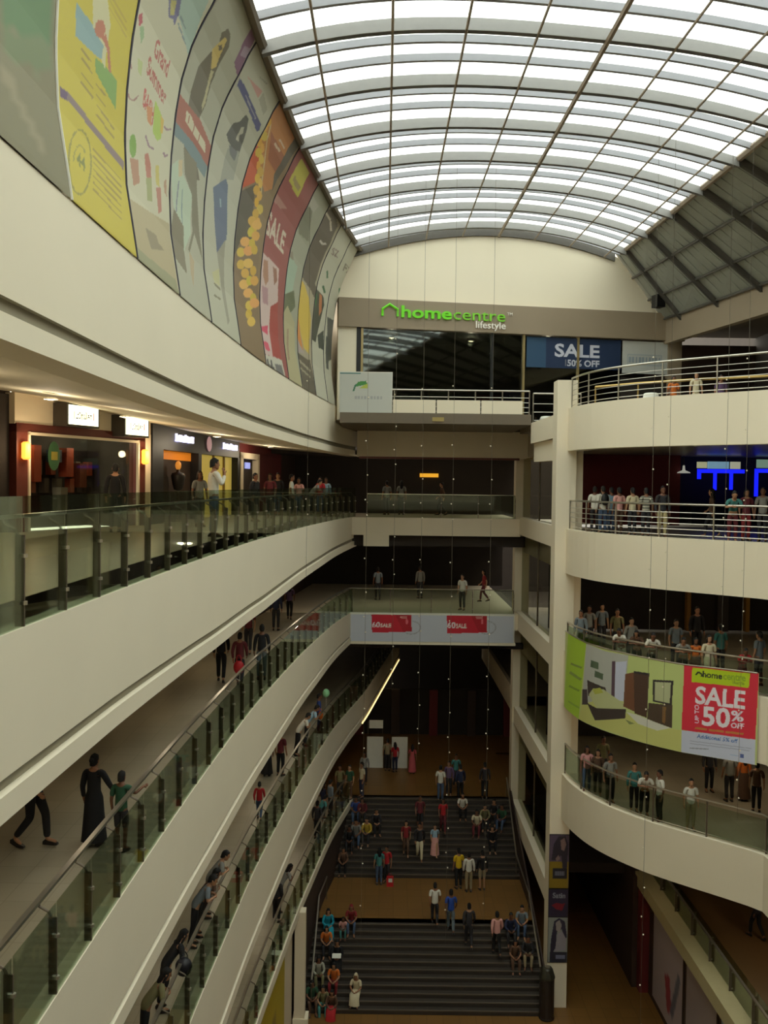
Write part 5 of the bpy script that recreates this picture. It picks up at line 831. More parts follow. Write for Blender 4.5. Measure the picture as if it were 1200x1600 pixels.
for key, y0, y1, base, lab in ADS:
    root = empty('advertisement', (float(clx(y0)), y0, 3.3)); tag(root, lab, 'advertisement', 'curved advertisements above the top parapet')
    nu, nv = (int(34*(y1-y0)), 270) if y0 < 23 else (int(20*(y1-y0)), 170)
    if key in ('ad0',): nu, nv = 40, 60
    yy = np.repeat(np.linspace(y0, y1, nu), nv); vv = np.tile(np.linspace(.004, .985, nv), nu); zz = 3.3+vv*(adtop(yy)-3.3)
    into(print_sheet('printed_sheet', np.c_[adx(yy, zz)+.02, yy, zz], np.c_[yy, zz], nu, nv, PRINTS[key], base), root)
    zs = np.linspace(3.32, adtop(y0)-.1, 22); g = G(); g.tube([(float(adx(y0-.05, z))+.02, y0-.05, z) for z in zs], .018, mat('frame_strip', (58,54,66), .6) if key not in ('ad1',) else WHITE, 5)
    into(g.obj('frame_strip'), root)

# ---- roof: skylight and opaque sheets
XC, SKEW, GB = 4.9, .185, 40.85      # apex height, apex x, skew of the ribs, depth of the gable at the apex
def vault(y): return 10.2+(max(y, 6)-21)*.0479          # the vault rises gently toward the store
def xr(y): return 10.25+(42-y)*.018
def xbm(y): return 12.5+.195*(42.4-y)
def xl(y): return float(adx(min(y, 42.5), adtop(min(y, 42.5))))+.05
def zroof(x, y):
    e = xl(y); a = xr(y)
    k = .0145+max(0, y-21)*.00075; ZC = vault(y)
    if x < XC: return ZC-(ZC-float(adtop(min(y, 42.5)))-.02)*((XC-x)/(XC-e))**(3.2-np.clip(y-20, 0, 20)*.06)
    if x <= a: return ZC-k*(x-XC)**2
    zr = ZC-k*(a-XC)**2; return zr-(zr-7.55)*(x-a)/(xbm(y)-a)
def yk(b, x): return b+SKEW*(x-XC)
sky = struct(empty('window_1', (XC, 20, 11)))
MX = [.05+1.6*k for k in range(-2, 7)]
RB, RS = 21.0, 3.05      # first rib in view and rib spacing
brow = [RB+RS*k for k in range(-9, -1)]+[RB-RS+RS/3*k for k in range(0, 23)]; brow[-1] = GB-.05 if brow[-1] > GB-.4 else brow[-1]
if brow[-1] < GB-.1: brow.append(GB-.05)
def edge_x(b, fn):
    x = 0.0
    for _ in range(6): x = fn(yk(b, x))
    return x
for b0, b1 in zip(brow[:-1], brow[1:]):
    la, lb, ra, rb = edge_x(b0, xl), edge_x(b1, xl), edge_x(b0, xr), edge_x(b1, xr); ed = [None]+MX+[None]
    for k in range(len(ed)-1):
        xa0 = max(la, ed[k]) if ed[k] is not None else la; xa1 = max(lb, ed[k]) if ed[k] is not None else lb
        xb0 = min(ra, ed[k+1]) if ed[k+1] is not None else ra; xb1 = min(rb, ed[k+1]) if ed[k+1] is not None else rb
        if xb0-xa0 < .1 and xb1-xa1 < .1: continue
        xb0 = max(xb0, xa0+.02); xb1 = max(xb1, xa1+.02)
        q = [(xa0,yk(b0,xa0)+.01),(xb0,yk(b0,xb0)+.01),(xb1,yk(b1,xb1)-.01),(xa1,yk(b1,xa1)-.01)]
        into(G().hexa([(x,y,zroof(x,y)+.1) for x,y in q]+[(x,y,zroof(x,y)+.12) for x,y in q], PANE).obj('pane'), sky)
def arc_bar(b, w, h, m, name, root, zoff=0.0, xa=None, xz=None, n=26):
    a = edge_x(b, xl) if xa is None else xa; z_ = edge_x(b, xr) if xz is None else xz; xs = np.linspace(a, z_, n); g = G(); v = []
    for x in xs:
        y = yk(b, x); z = zroof(x, y)+zoff; v += [(x,y-w/2,z),(x,y+w/2,z),(x,y+w/2,z-h),(x,y-w/2,z-h)]
    Q = lambda: [(i*4+k,(i+1)*4+k,(i+1)*4+(k+1)%4,i*4+(k+1)%4) for i in range(n-1) for k in range(4)]+[(3,2,1,0),tuple((n-1)*4+k for k in range(4))]
    g.add(v, Q(), m)
    if h > .2:
        v = []
        for x in xs:
            y = yk(b, x); z = zroof(x, y)+zoff-h; v += [(x,y-.085,z+.03),(x,y+.085,z+.03),(x,y+.085,z),(x,y-.085,z)]
        g.add(v, Q(), m)
    return into(g.obj(name), root)
for k in range(-9, 7):
    arc_bar(RB+RS*k, .12, .28, RIB, 'arched_rib', sky)
    if k >= -2:
        for d in (RS/3, RS*2/3):
            if RB+RS*k+d < GB: arc_bar(RB+RS*k+d, .1, .17, PURL, 'purlin', sky, .09)
for k, x in enumerate(MX):
    ys = []
    for y in np.arange(40.8+SKEW*(x-XC), -6, -.7):
        if xl(y) < x-.02 and xr(y) > x: ys.append(y)
        elif ys: break
    if len(ys) < 3: continue
    into(G().tube([(x, y, zroof(x, y)-.27) for y in ys], .07 if k == 5 else .032, MULL, 6).obj('mullion'), sky)
into(G().tube([(xr(y), y, zroof(xr(y), y)-.02) for y in np.arange(-6, 42.0, 1)], .11, MULL, 6).obj('edge_beam'), sky)
roof = struct(empty('ceiling', (13, 20, 9)))
for k in range(-10, 7):
    b0 = RB+RS*k; b1 = min(b0+RS, GB+.1)
    for c in range(3):
        q = []
        for b, cc in ((b0,c),(b0,c+1),(b1,c+1),(b1,c)):
            y = b+1.1; a, e = xr(y), xbm(y); x = a+(e-a)*cc/3; q.append((x, yk(b, x)))
        into(G().hexa([(x,y,zroof(x,y)+.06) for x,y in q]+[(x,y,zroof(x,y)+.12) for x,y in q], ROOFSH).obj('roof_sheet'), roof)
    ax, ex = xr(b0+1.1), xbm(b0+1.1)
    if k >= -1:
        for d in (.6, 1.2, 1.8, 2.4):
            if b0+d < GB: arc_bar(b0+d, .04, .05, ROOFSH, 'sheet_seam', roof, .07, xr(b0+d+1.1), xbm(b0+d+1.1), 6)
    arc_bar(b0, .14, .24, DRIB, 'roof_rib', roof, .05, ax, ex, 6)
for f in (.33, .67, .97): into(G().tube([(xr(y)+(xbm(y)-xr(y))*f, y, zroof(xr(y)+(xbm(y)-xr(y))*f, y)-.02) for y in (-6,4,14,24,34,42.2)], .055, DRIB, 6).obj('roof_purlin'), roof)
struct(G().ruled([(xbm(y),y,7.6) for y in (-6,20,43,47)], [(19,y,7.6) for y in (-6,20,43,47)], DTAUPE).obj('ceiling'))

# ---- store wall at the far end (local frame: x along the wall, -y toward the hall)
KS = .935; SA = math.atan2(2.9, 15.7); SO = (-2.3*KS, 42.3*KS, 0)
def zg(u):
    x = SO[0]+u*math.cos(SA); y = SO[1]+u*math.sin(SA); return zroof(x, y-.06)
us = np.linspace(0, 15.6, 60); g = G(); n = len(us)
vv = [(u, 0, 7.75) for u in us]+[(u, 0, zg(u)+.02) for u in us]+[(u, .25, 7.75) for u in us]+[(u, .25, zg(u)+.02) for u in us]
g.add(vv, [(i,i+1,n+i+1,n+i) for i in range(n-1)]+[(2*n+i,2*n+i+1,3*n+i+1,3*n+i) for i in range(n-1)]+[(i,i+1,2*n+i+1,2*n+i) for i in range(n-1)], WALL)
struct(g.obj('wall_far', None, SO, SA))
g = G(); uu = np.linspace(.5, 12.5, 40)
v = []
for u in uu: z = zg(u); v += [(u,-.12,z+.05),(u,-.02,z+.05),(u,-.02,z-.28),(u,-.12,z-.28)]
g.add(v, [(i*4+k,(i+1)*4+k,(i+1)*4+(k+1)%4,i*4+(k+1)%4) for i in range(39) for k in range(4)], DRIB); struct(g.obj('trim_2', None, SO, SA))
store = tag(empty('furniture_store', SO, SA), 'wide furniture store front with a taupe sign band and dark glass under the arched roof', 'shop'); store.scale = (KS, KS, KS)
G().box(.1,17.0,-.25,.3,7.12,8.42,TAUPE).obj('sign_band', store)
G().box(.1,.95,-.1,.2,2.9,7.12,WALL).obj('side_panel', store)
G().box(.95,1.15,-.12,.2,2.9,7.12,BLACK).obj('frame', store)
for u in (1.2, 7.35, 8.9, 11.6): G().box(u-.05,u+.05,-.14,.0,2.9,7.12,mat('frame_gold',(170,150,104),.4,.5) if u != 7.35 else BLACK).obj('mullion', store)
for a, b in ((1.25,7.3),(7.4,8.85),(8.95,11.55),(11.65,13.8)): G().box(a,b,-.02,.0,2.9,7.1,TINT).obj('glass_pane', store)
G().box(16.2,16.9,-.15,.2,2.9,7.12,TAUPE).obj('side_panel', store)
G().box(13.8,16.2,0,.2,2.9,5.3,DARK).obj('dark_opening', store)
letters('letter_row', 'home', 2.97, 5.33, 7.64, .52, -.3, GREEN, store, .1, .02)
letters('letter_row', 'centre', 5.42, 7.9, 7.64, .40, -.3, GREEN2, store, .08, 0)
letters('letter_row', 'lifestyle', 6.5, 7.93, 7.30, .32, -.29, LETW, store, .05, .005)
letters('letter_row', 'TM', 8.0, 8.25, 7.95, .12, -.29, LETW, store, .04, 0)
G().tube([(2.1,-.3,7.66),(2.1,-.3,7.98),(2.42,-.3,8.2),(2.8,-.3,7.98),(2.8,-.3,7.66)], .06, GREEN, 6).obj('house_emblem', store)
flat_print('sale_poster', 9.05, 13.78, 5.62, 7.05, -.06, [rect((44,74,96), 9.05,10.0,5.62,7.05), ('T',(196,196,196),'SALE',(10.45,6.18),(12.7,6.18),(10.45,6.78)), ('T',(190,190,190),'50% OFF',(11.08,5.74),(12.7,5.74),(11.08,6.04)), rect((120,120,120),10.98,11.03,5.74,6.04)], (28,46,72), store, 280)
flat_print('white_poster', 13.86, 16.2, 5.5, 7.05, -.06, [('L',)][:0]+[rect((150,160,158),14.1,15.9,5.9,6.4), rect((182,182,166),14.14,15.86,5.94,6.36)]+[rect((140,150,150),14.2+.17*k,14.31+.17*k,6.0,6.3) for k in range(10)], (186,186,170), store, 60)
# dim store interior with shelves and hanging goods
g = G(); g.box(.9,17,4.0,4.2,2.8,7.2,DARK); g.box(.8,.9,.2,4.2,2.8,7.2,DARK); g.box(.9,17,.25,4.2,2.7,2.85,DARK); g.box(.9,17,.25,4.2,7.15,7.3,DARK); g.obj('store_interior', store)
for k, (u, c) in enumerate(((2.2,(90,70,50)),(4.0,(60,66,60)),(5.6,(120,116,100)),(6.4,(50,60,80)),(8.0,(110,44,40)),(9.6,(60,50,90)),(12.2,(90,80,70)))):
    mm = mat('display_%d' % k, c, .6); G().box(u-.55,u+.55,2.4,3.2,2.85,4.2+.3*(k%3),mm).obj('display_unit', store)
# speaker box on a bracket, small spot lamps on the tan beam
s = tag(empty('loudspeaker', (12.0,41.2,8.15)), 'black box loudspeaker on a bracket arm high on the store gable', 'speaker')
G().box(-.3,.1,-.35,.1,-.22,.32,BLACK).obj('cabinet', s, None, .3); G().tube([(.1,-.1,.0),(.9,.25,.0)], .07, DTAUPE, 6).obj('bracket_arm', s)
_bm = [(xbm(42.4),42.5),(xbm(22),22),(xbm(22)+.3,22.1),(xbm(42.4)+.3,42.6)]; struct(G().hexa([(x,y,6.52) for x,y in _bm]+[(x,y,7.78) for x,y in _bm], TAUPE).obj('wall_right'))
for k, y in enumerate((39.6, 37.6, 35.7)):
    x = xbm(y)+.05; s = tag(empty('spot_lamp', (x, y, 7.78)), ['small white spot lamp on the tan beam closest to the store wall','middle one of three small spot lamps on the tan beam','small spot lamp on the tan beam furthest from the store wall'][k], 'lamp', 'spot lamps on the tan beam')
    G().tube([(0,0,0),(-.05,-.05,.16)], .025, STEEL, 6).obj('stem', s); G().lathe([(.04,0),(.09,.05),(.1,.18),(.07,.2)], (-.08,-.08,.1), WHITE, 10).obj('lamp_head', s)

# ---- back bridges
def wbox(name, *a): return struct(G().box(*a).obj(name))
wbox('bridge_slab', -1.85, 5.95, 37.9, 47.5, 2.5, 2.92, DTAUPE)
wbox('wall_far', -1.3, 7.2, 43.5, 43.7, 1.28, 2.7, WALL2)
wbox('trim_3', -1.2, 6.3, 43.42, 43.5, 1.2, 1.3, REDBROWN)
wbox('bridge_slab', -6.5, 6.4, 43.5, 50, -2.38, L3, WALL2); wbox('bridge_slab', -.95, .25, 43.45, 43.7, -2.9, -2.3, WALL2)
wbox('bridge_slab', -7, 6.4, 43.5, 56, L2-.75, L2, WALL2); wbox('wall_far', -1.55, 6.2, 43.4, 43.6, -7.42, L2+.02, WHITE); wbox('trim_4', -1.6, 6.25, 43.36, 43.6, -7.5, -7.38, WALL)
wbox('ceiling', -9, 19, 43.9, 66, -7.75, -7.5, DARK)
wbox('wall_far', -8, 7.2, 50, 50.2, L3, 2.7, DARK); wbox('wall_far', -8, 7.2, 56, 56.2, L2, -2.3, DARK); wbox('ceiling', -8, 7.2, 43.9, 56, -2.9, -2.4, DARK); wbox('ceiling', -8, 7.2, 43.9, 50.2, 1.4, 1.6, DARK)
wbox('trim_5', .3, 6.2, 55.2, 55.6, -3.5, -2.9, mat('brown_header', (84,66,44), .6))
flat = G(); flat.box(1.9,2.9,49.9,49.99,.42,.62,mat('amber_sign', (210,150,40), .5, emit=1.2)); o = flat.obj('shop_sign'); tag(o, 'small amber lit sign deep inside the dark upper bridge opening', 'sign')
# name plate on the upper nosing
tag(G().box(1.92,2.39,37.84,37.9,2.6,2.76,mat('brass_plate',(170,150,90),.5)).obj('name_plate'), 'small tan plate fixed to the dark edge of the top bridge', 'plate')
# red cards on the bridge front: printed sheet on the board
P0 = PRINTS['cards']
rt = tag(empty('printed_banner', (2.3,43.36,-7.4)), 'white bridge banner printed with two red cards reading 60 and SALE', 'banner')
into(flat_print('printed_sheet', -1.5, 6.15, -7.36, -6.1, 43.36, P0, (166,168,160), None, 260, white=(186,184,165)), rt)
into(G().tube([(-1.5,43.37,-6.09),(6.15,43.37,-6.09)], .02, WHITE, 5).obj('hem_rod'), rt)
# board with a leaf emblem and low white panels behind the top bridge rail
bd = tag(empty('notice_board', (-.84,38.1,2.92)), 'white notice board with a green leaf emblem behind the top bridge rail', 'board')
o = flat_print('printed_sheet', -2.0, .27, 3.14, 4.88, 40.75, [('P',(66,130,60),[(-1.35,4.25),(-1.2,4.48),(-.85,4.52),(-.8,4.38),(-1.1,4.3)]),('P',(170,180,70),[(-1.15,4.2),(-.9,4.36),(-.78,4.4),(-.8,4.2)]),('P',(60,110,80),[(-1.45,4.05),(-1.38,4.05),(-1.25,4.4),(-1.35,4.35)]),rect((80,120,110),-2.0,-1.1,4.82,4.88)]+[rect((160,160,150),-1.35+.14*k,-1.26+.14*k,3.72,3.86) for k in range(9)], (186,186,168), None, 90)
o.scale = (KS, KS, KS); into(o, bd)
into(G().box(-1.9,.28,38.12,38.17,2.92,4.6,WHITE).obj('backing'), bd)
for k, (a, b) in enumerate(((.33,2.2),(2.25,4.15),(4.2,6.0))):
    tag(G().box(a*KS,b*KS,38.06,38.12,2.94,3.48,WALL).obj('low_panel'), ['low white panel beside the notice board behind the top bridge rail','middle low white panel behind the top bridge rail','low white panel nearest the SALE window behind the top bridge rail'][k], 'panel', 'low panels behind the top bridge rail')

wbox('bridge_slab', 5.95, 9.0, 37.95, 41, 2.3, 2.6, DTAUPE)
# ---- columns and beams between them
C1, C2 = (6.32, 7.06, 34.2, 35.0), (6.28, 6.98, 44.3, 45.0)
wbox('column', C1[0], C1[1], C1[2], C1[3], GR, 3.92, WALL); wbox('column', 7.06, 7.35, 34.4, 35, L1-.2, 3.0, WALL2)
wbox('column', C2[0], C2[1], C2[2], C2[3], L0, 3.0, WALL2)
_b = [(6.42,34.95),(6.8,34.95),(6.35,37.95),(5.95,37.95)]; struct(G().hexa([(x,y,1.85 if y < 36 else 1.74) for x,y in _b]+[(x,y,2.72 if y < 36 else 2.58) for x,y in _b], WALL).obj('beam')); wbox('wall_right', 6.95, 7.1, 35, 44.4, 1.25, 2.3, WALL); struct(G().hexa([(x+.14,y,1.0) for x,y in _b]+[(x+.14,y,1.84 if y < 36 else 1.73) for x,y in _b], WALL).obj('beam'))
for z in (L3, L2, L1, L0): wbox('beam', 6.36, 6.8, 34.9, 44.4, z-.72, z+.08, WALL)
for z, zt in ((L3, 1.3), (L2, L3-.7), (L1, L2-.7), (L0, L1-.7)):
    w = struct(G().box(6.62,6.64,35,44.35,z+.05,zt,SHOPGL).obj('window_2')); G().tube([(6.63,39.6,z),(6.63,39.6,zt)], .04, DSTEEL, 6).obj('window_mullion', w)

# ---- right-hand curved balconies
RP = [tuple(p) for p in _CRarc]
def rbalcony(top, drop_, fl):
    pts = resample(np.concatenate([RP, [(11.25,24),(11.3,10)]]), .45); nr = -normals_of(pts)
    nr = normals_of(pts); 
    if nr[0][0] > 0: nr = -nr
    struct(G().sweep(pts, [(-.25,top-.3),(-.25,top),(0.02,top),(0.02,top-drop_),(-.5,top-drop_)], WALL, normals=nr).obj('balcony_fascia'))
    poly = [tuple(p-q*.2) for p, q in zip(pts, nr)]+[(18.6,10),(18.6,47),(6.7,47),(6.7,34.3)]
    struct(G().poly(poly, top-drop_+.05, fl, TILE_UP).obj('floor'))
rbalcony(L4, 1.56, 2.45); rbalcony(L3, 1.64, -1.66); rbalcony(L2, 1.95, L2-.1); rbalcony(L1, 1.66, L1-.05)
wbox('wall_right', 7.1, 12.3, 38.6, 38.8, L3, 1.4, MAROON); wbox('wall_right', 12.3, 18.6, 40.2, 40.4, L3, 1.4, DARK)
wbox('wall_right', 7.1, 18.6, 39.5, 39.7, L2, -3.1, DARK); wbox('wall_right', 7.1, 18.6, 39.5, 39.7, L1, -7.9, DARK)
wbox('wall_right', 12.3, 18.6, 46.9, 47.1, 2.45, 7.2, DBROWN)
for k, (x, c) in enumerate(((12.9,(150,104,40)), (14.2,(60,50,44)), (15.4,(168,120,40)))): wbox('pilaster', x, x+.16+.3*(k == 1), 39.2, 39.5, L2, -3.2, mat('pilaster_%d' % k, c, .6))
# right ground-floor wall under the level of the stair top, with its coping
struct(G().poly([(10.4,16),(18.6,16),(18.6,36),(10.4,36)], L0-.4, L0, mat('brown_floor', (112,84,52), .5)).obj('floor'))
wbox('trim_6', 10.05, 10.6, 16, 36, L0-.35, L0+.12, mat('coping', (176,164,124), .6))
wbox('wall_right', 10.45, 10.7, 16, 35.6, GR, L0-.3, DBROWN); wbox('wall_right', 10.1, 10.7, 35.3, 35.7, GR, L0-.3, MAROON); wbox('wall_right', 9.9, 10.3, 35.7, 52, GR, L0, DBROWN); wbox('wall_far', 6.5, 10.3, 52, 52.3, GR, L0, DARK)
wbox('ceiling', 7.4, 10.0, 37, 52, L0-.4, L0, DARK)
wbox('wall_far', -8, 12, 56, 56.2, L0, -12.4, DARK)  # dark wall set close in, standing in for the dim far hall
for k, x in enumerate((-1.6, .6, 2.9, 5.2, 7.4)): wbox('pilaster', x, x+.5, 55.7, 56, L0, -12.4, DBROWN if k % 2 else MAROON)
# level one edges running on behind the stairs hall
wbox('balcony_fascia', 6.9, 7.1, 44.9, 64, L1-1.3, L1, WALL2); wbox('floor', 7.0, 18.6, 45, 66, L1-.4, L1-.05, TILE_UP)

# ---- stairs
st = struct(empty('staircase', (1.7, 33.6, GR)))
def sxl(y): return float(clx(y))+.0
def flight(a, b, za, zb, n):
    for k in range(n):
        y0 = a+(b-a)*k/n; y1 = a+(b-a)*(k+1)/n+.25; z1 = za+(zb-za)*(k+1)/n; z0 = z1-.34
        q = [(sxl(y0)-.1,y0),(6.25,y0),(6.25,y1),(sxl(y0)-.1,y1)]
        g = G().hexa([(x,y,z0) for x,y in q]+[(x,y,z1) for x,y in q], STEP); g.box(sxl(y0)-.1,6.25,y0-.012,y0+.05,z1-.035,z1+.004,NOSE)
        into(g.obj('step'), st)
flight(33.6, 36.7, GR, -17.5, 12); flight(40.8, 44.6, -17.5, L0, 14)
into(G().poly([(-3.2,36.6),(6.3,36.6),(6.3,41.2),(-3.0,41.2)], -17.9, -17.5, TILE_GR).obj('landing'), st)
into(G().hexa([(6.25,33.4,GR),(6.32,33.4,GR),(6.32,44.5,GR),(6.25,44.5,GR),(6.25,33.4,-18.6),(6.32,33.4,-18.6),(6.32,44.5,-14.6),(6.25,44.5,-14.6)], DBROWN).obj('side_wall'), st)
for side, pts in (('a', [(-2.45,33.6,-18.4),(-2.4,36.7,-16.5),(-2.2,38.4,-16.45)]), ('b', [(6.0,33.8,-17.75),(6.03,36.9,-16.35),(6.05,40.6,-16.3),(6.1,44.5,-14.1)])):
    h = tag(empty('stair_handrail', pts[0]), 'thin pale handrail climbing the stairs against the dark brown side wall' if side == 'a' else 'thin pale handrail climbing the stairs under the column beams', 'handrail', 'stair handrails')
    into(G().tube(pts, .035, STEEL, 8).obj('rail_bar'), h)
    for p in pts: into(G().tube([(p[0],p[1],p[2]-.95),p], .022, DSTEEL, 6).obj('post'), h)
wbox('pilaster', -3.0, -2.62, 32.75, 33.2, GR, L0-.2, WALL2)
wbox('trim_7', -3.05, -2.5, 32.7, 33.25, GR, GR+.3, WALL)

# =====================================================================================  RAILINGS
pg = G(); pg.box(-.012,.012,-.05,.05,-.35,.92,DSTEEL); pg.lathe([(.03,-.02),(.03,.02)], (0,.05,.2), STEEL, 8); pg.lathe([(.03,-.02),(.03,.02)], (0,.05,.7), STEEL, 8)
POST = pg.mesh('post'); BRACKET = G().tube([(0,0,.88),(0,-.05,.98),(0,-.16,1.04),(0,-.18,1.1)], .016, DSTEEL, 6).mesh('bracket')
def glass_rail(curve, z, label, spacing=1.3, gh=1.12, zoff=0, first=0.0, flip=1, mid=False):
    P = resample(curve, spacing); n = normals_of(P)*flip
    root = tag(empty('glass_railing', (P[0][0], P[0][1], z)), label, 'railing', 'glass railings of the galleries')
    d = float(np.hypot(*(P[1]-P[0])))
    pm = G().box(-d/2+.02, d/2-.02, -.006, .006, 0, gh, GLASS).mesh('glass_panel')
    hr = [(p[0]-q[0]*.24, p[1]-q[1]*.24, z+zoff+1.1) for p, q in zip(P, n)]
    g = G()
    g.sweep([(a,b) for a,b,_ in hr], [(-.035,z+zoff+1.08),(.035,z+zoff+1.08),(.035,z+zoff+1.12),(-.035,z+zoff+1.12)], STEEL, closed=True); into(g.obj('handrail'), root)
    for i in range(len(P)):
        a = math.atan2(n[i][1], n[i][0]); o = link('post', POST, None, (P[i][0]-n[i][0]*.06, P[i][1]-n[i][1]*.06, z+zoff), a-PI/2); link('bracket', BRACKET, o); into(o, root)
        if i < len(P)-1:
            c = (P[i]+P[i+1])/2; t = P[i+1]-P[i]; m_ = (n[i]+n[i+1])/2
            into(link('glass_panel', pm, None, (c[0]-m_[0]*.02, c[1]-m_[1]*.02, z-.02), math.atan2(t[1], t[0])), root)
glass_rail(left_curve(7.2, 44), L3, 'glass railing along the curved shop gallery level with the lit shop signs', gh=1.4, zoff=.05)
glass_rail(left_curve(8.2, 44), L2, 'glass railing of the second gallery beside the woman in a long black dress')
glass_rail(left_curve(14, 62), L1, 'glass railing of the third gallery where people lean over')
glass_rail(left_curve(22, 44), L0, 'glass railing of the lowest gallery ending at the head of the stairs')
glass_rail([(-1.6,43.75),(6.2,43.75)], L2, 'glass railing of the back bridge above the two red cards', 2.0)
glass_rail([(-.8,43.8),(6.2,43.8)], L3, 'glass railing across the dark opening of the upper back bridge', 2.0)
glass_rail([(10.62,36),(10.62,17)], L0, 'glass railing above the diagonal coping near the dark-trousered walker', 1.8, flip=-1)
def right_norm(P):
    n = normals_of(P); return -n if n[0][0] > 0 else n
def right_rail(z, h, bars, label, glassy=False, spacing=1.75, s0=.35, curve=None, r=.035):
    base = np.concatenate([RP, [(11.25,24),(11.3,16)]]) if curve is None else np.array(curve, float)
    P = resample(base, .4); n = right_norm(P) if curve is None else -np.tile([[0,1.]], (len(P),1))
    root = tag(empty('steel_railing', (base[0][0], base[0][1], z)), label, 'railing', 'steel railings of the curved balconies' if curve is None else None)
    Q = P-n*.1
    into(G().tube([(x,y,z+h) for x,y in Q], r, STEEL, 8).obj('handrail'), root)
    for k in range(bars):
        zz = z+.1+(h-.18)*(k+.0)/max(1,bars) ; into(G().tube([(x,y,zz) for x,y in Q], .013, STEEL, 5).obj('rail_bar'), root)
    S = resample(base, spacing); nS = right_norm(S) if curve is None else -np.tile([[0,1.]], (len(S),1)); S = S-nS*.1
    pm = G().tube([(0,0,0),(0,0,h)], .028, STEEL if not glassy else DSTEEL, 8).mesh('post')
    for i, p in enumerate(S):
        into(link('post', pm, None, (p[0],p[1],z)), root)
        if glassy and i < len(S)-1:
            q = S[i+1]; d = q-p; L = float(np.hypot(*d)); into(G().box(-L/2+.04,L/2-.04,-.006,.006,.08,h-.12,GLASS).obj('glass_panel', None, (*((p+q)/2), z), math.atan2(d[1], d[0])), root)
right_rail(L4, 1.1, 5, 'steel railing with five bars round the top curved balcony')
right_rail(L3, 1.05, 5, 'steel railing round the red-walled curved balcony')
right_rail(L2, 1.05, 2, 'railing above the green bedroom banner on the curved balcony', True)
right_rail(L1, 1.12, 1, 'glass railing with steel handrail on the balcony below the bedroom banner', True)
right_rail(2.92, .97, 4, 'straight steel railing in front of the furniture store', curve=[(-1.85,38.05),(5.9,38.05)], spacing=1.1)
right_rail(2.6, 1.2, 3, 'short dark railing between the top bridge and the white column', curve=[(6.05,38.0),(7.0,38.0),(8.0,38.0)], spacing=.9)

BRASS = mat('brass_rail', (190,160,96), .35, .6)
rt = tag(empty('barrier_rail', (8.2,34,2.45)), 'inner barrier with a flat brass coloured bar behind the top balcony railing', 'railing')
bp_ = [(7.8,34.6),(9.0,33.2),(10.6,31.8),(12.6,30.6)]
into(G().tube([(x,y,3.72) for x,y in bp_], .045, BRASS, 6).obj('handrail'), rt)
for x, y in bp_: into(G().tube([(x,y,2.45),(x,y,3.72)], .03, BRASS, 6).obj('post'), rt)
for k, (x, y, z) in enumerate(((8.95,31.4,2.45),(6.7,38.6,2.6))):
    o = tag(empty('planter', (x,y,z)), ['white round planter peeping over the edge of the top curved balcony','white round planter behind the short railing beside the white column'][k], 'planter'); s_ = .72/.6 if k == 0 else .5
    G().lathe([(.16,0),(.26,.12*s_),(.3,.35*s_),(.24,.6*s_),(.2,.62*s_)], (0,0,0), WHITE, 16).obj('pot', o, smooth=True); G().lathe([(.18,.6*s_),(.05,.64*s_)], (0,0,0), mat('soil',(60,48,36),.9), 12).obj('soil', o)

# =====================================================================================  SIGNS AND SHOPS
# bedroom sale banner hung on the curved fascia
bc = CR; Lb = np.r_[0, np.cumsum(np.hypot(*np.diff(bc, axis=0).T))]
allp = np.array([p for it in PRINTS['banner'] for p in (it[2] if it[0] == 'P' else it[3:6])]); s0, s1 = allp[:,0].min(), allp[:,0].max()
pk = [i for i in PRINTS['banner'] if i[0] == 'P']
lime, redp, wht = np.array(pk[0][2]), np.array(pk[[i[1] for i in pk].index((180,40,46))][2]), np.array(pk[[i[1] for i in pk].index((166,166,156))][2])
zt = lambda s: np.interp(s, [lime[0][0], lime[1][0], redp[0][0], redp[1][0]], [lime[0][1], lime[1][1], redp[0][1], redp[1][1]])
zb = lambda s: np.interp(s, [lime[3][0], lime[2][0], wht[3][0], wht[2][0]], [lime[3][1], lime[2][1], wht[3][1], wht[2][1]])
nu, nv = 520, 210; ss = np.repeat(np.linspace(s0+.02, s1, nu), nv); tt = np.tile(np.linspace(0, 1, nv), nu); zz = zb(ss)+tt*(zt(ss)-zb(ss))
bx_, by_ = np.interp(ss, Lb, bc[:,0]), np.interp(ss, Lb, bc[:,1]); tx, ty = np.interp(ss+.05, Lb, bc[:,0])-bx_, np.interp(ss+.05, Lb, bc[:,1])-by_; tn = np.hypot(tx, ty)
nx, ny = ty/tn, -tx/tn; sg = np.where(nx > 0, -1, 1); nx, ny = nx*sg, ny*sg; ny = -np.abs(ny)
rt = tag(empty('hanging_banner', (8.4,29.5,-8.1)), 'large curved furniture banner with a green bedroom picture and a red SALE 50% OFF panel', 'banner')
into(print_sheet('printed_sheet', np.c_[bx_+nx*.1, by_+ny*.1, zz], np.c_[ss, zz], nu, nv, PRINTS['banner'], (160,164,90), None, (178,174,148)), rt)
i0 = np.arange(nu)*nv+nv-1; into(G().tube([(bx_[i]+nx[i]*.09, by_[i]+ny[i]*.09, zz[i]) for i in i0[::6]], .025, STEEL, 6).obj('hanging_rod'), rt)
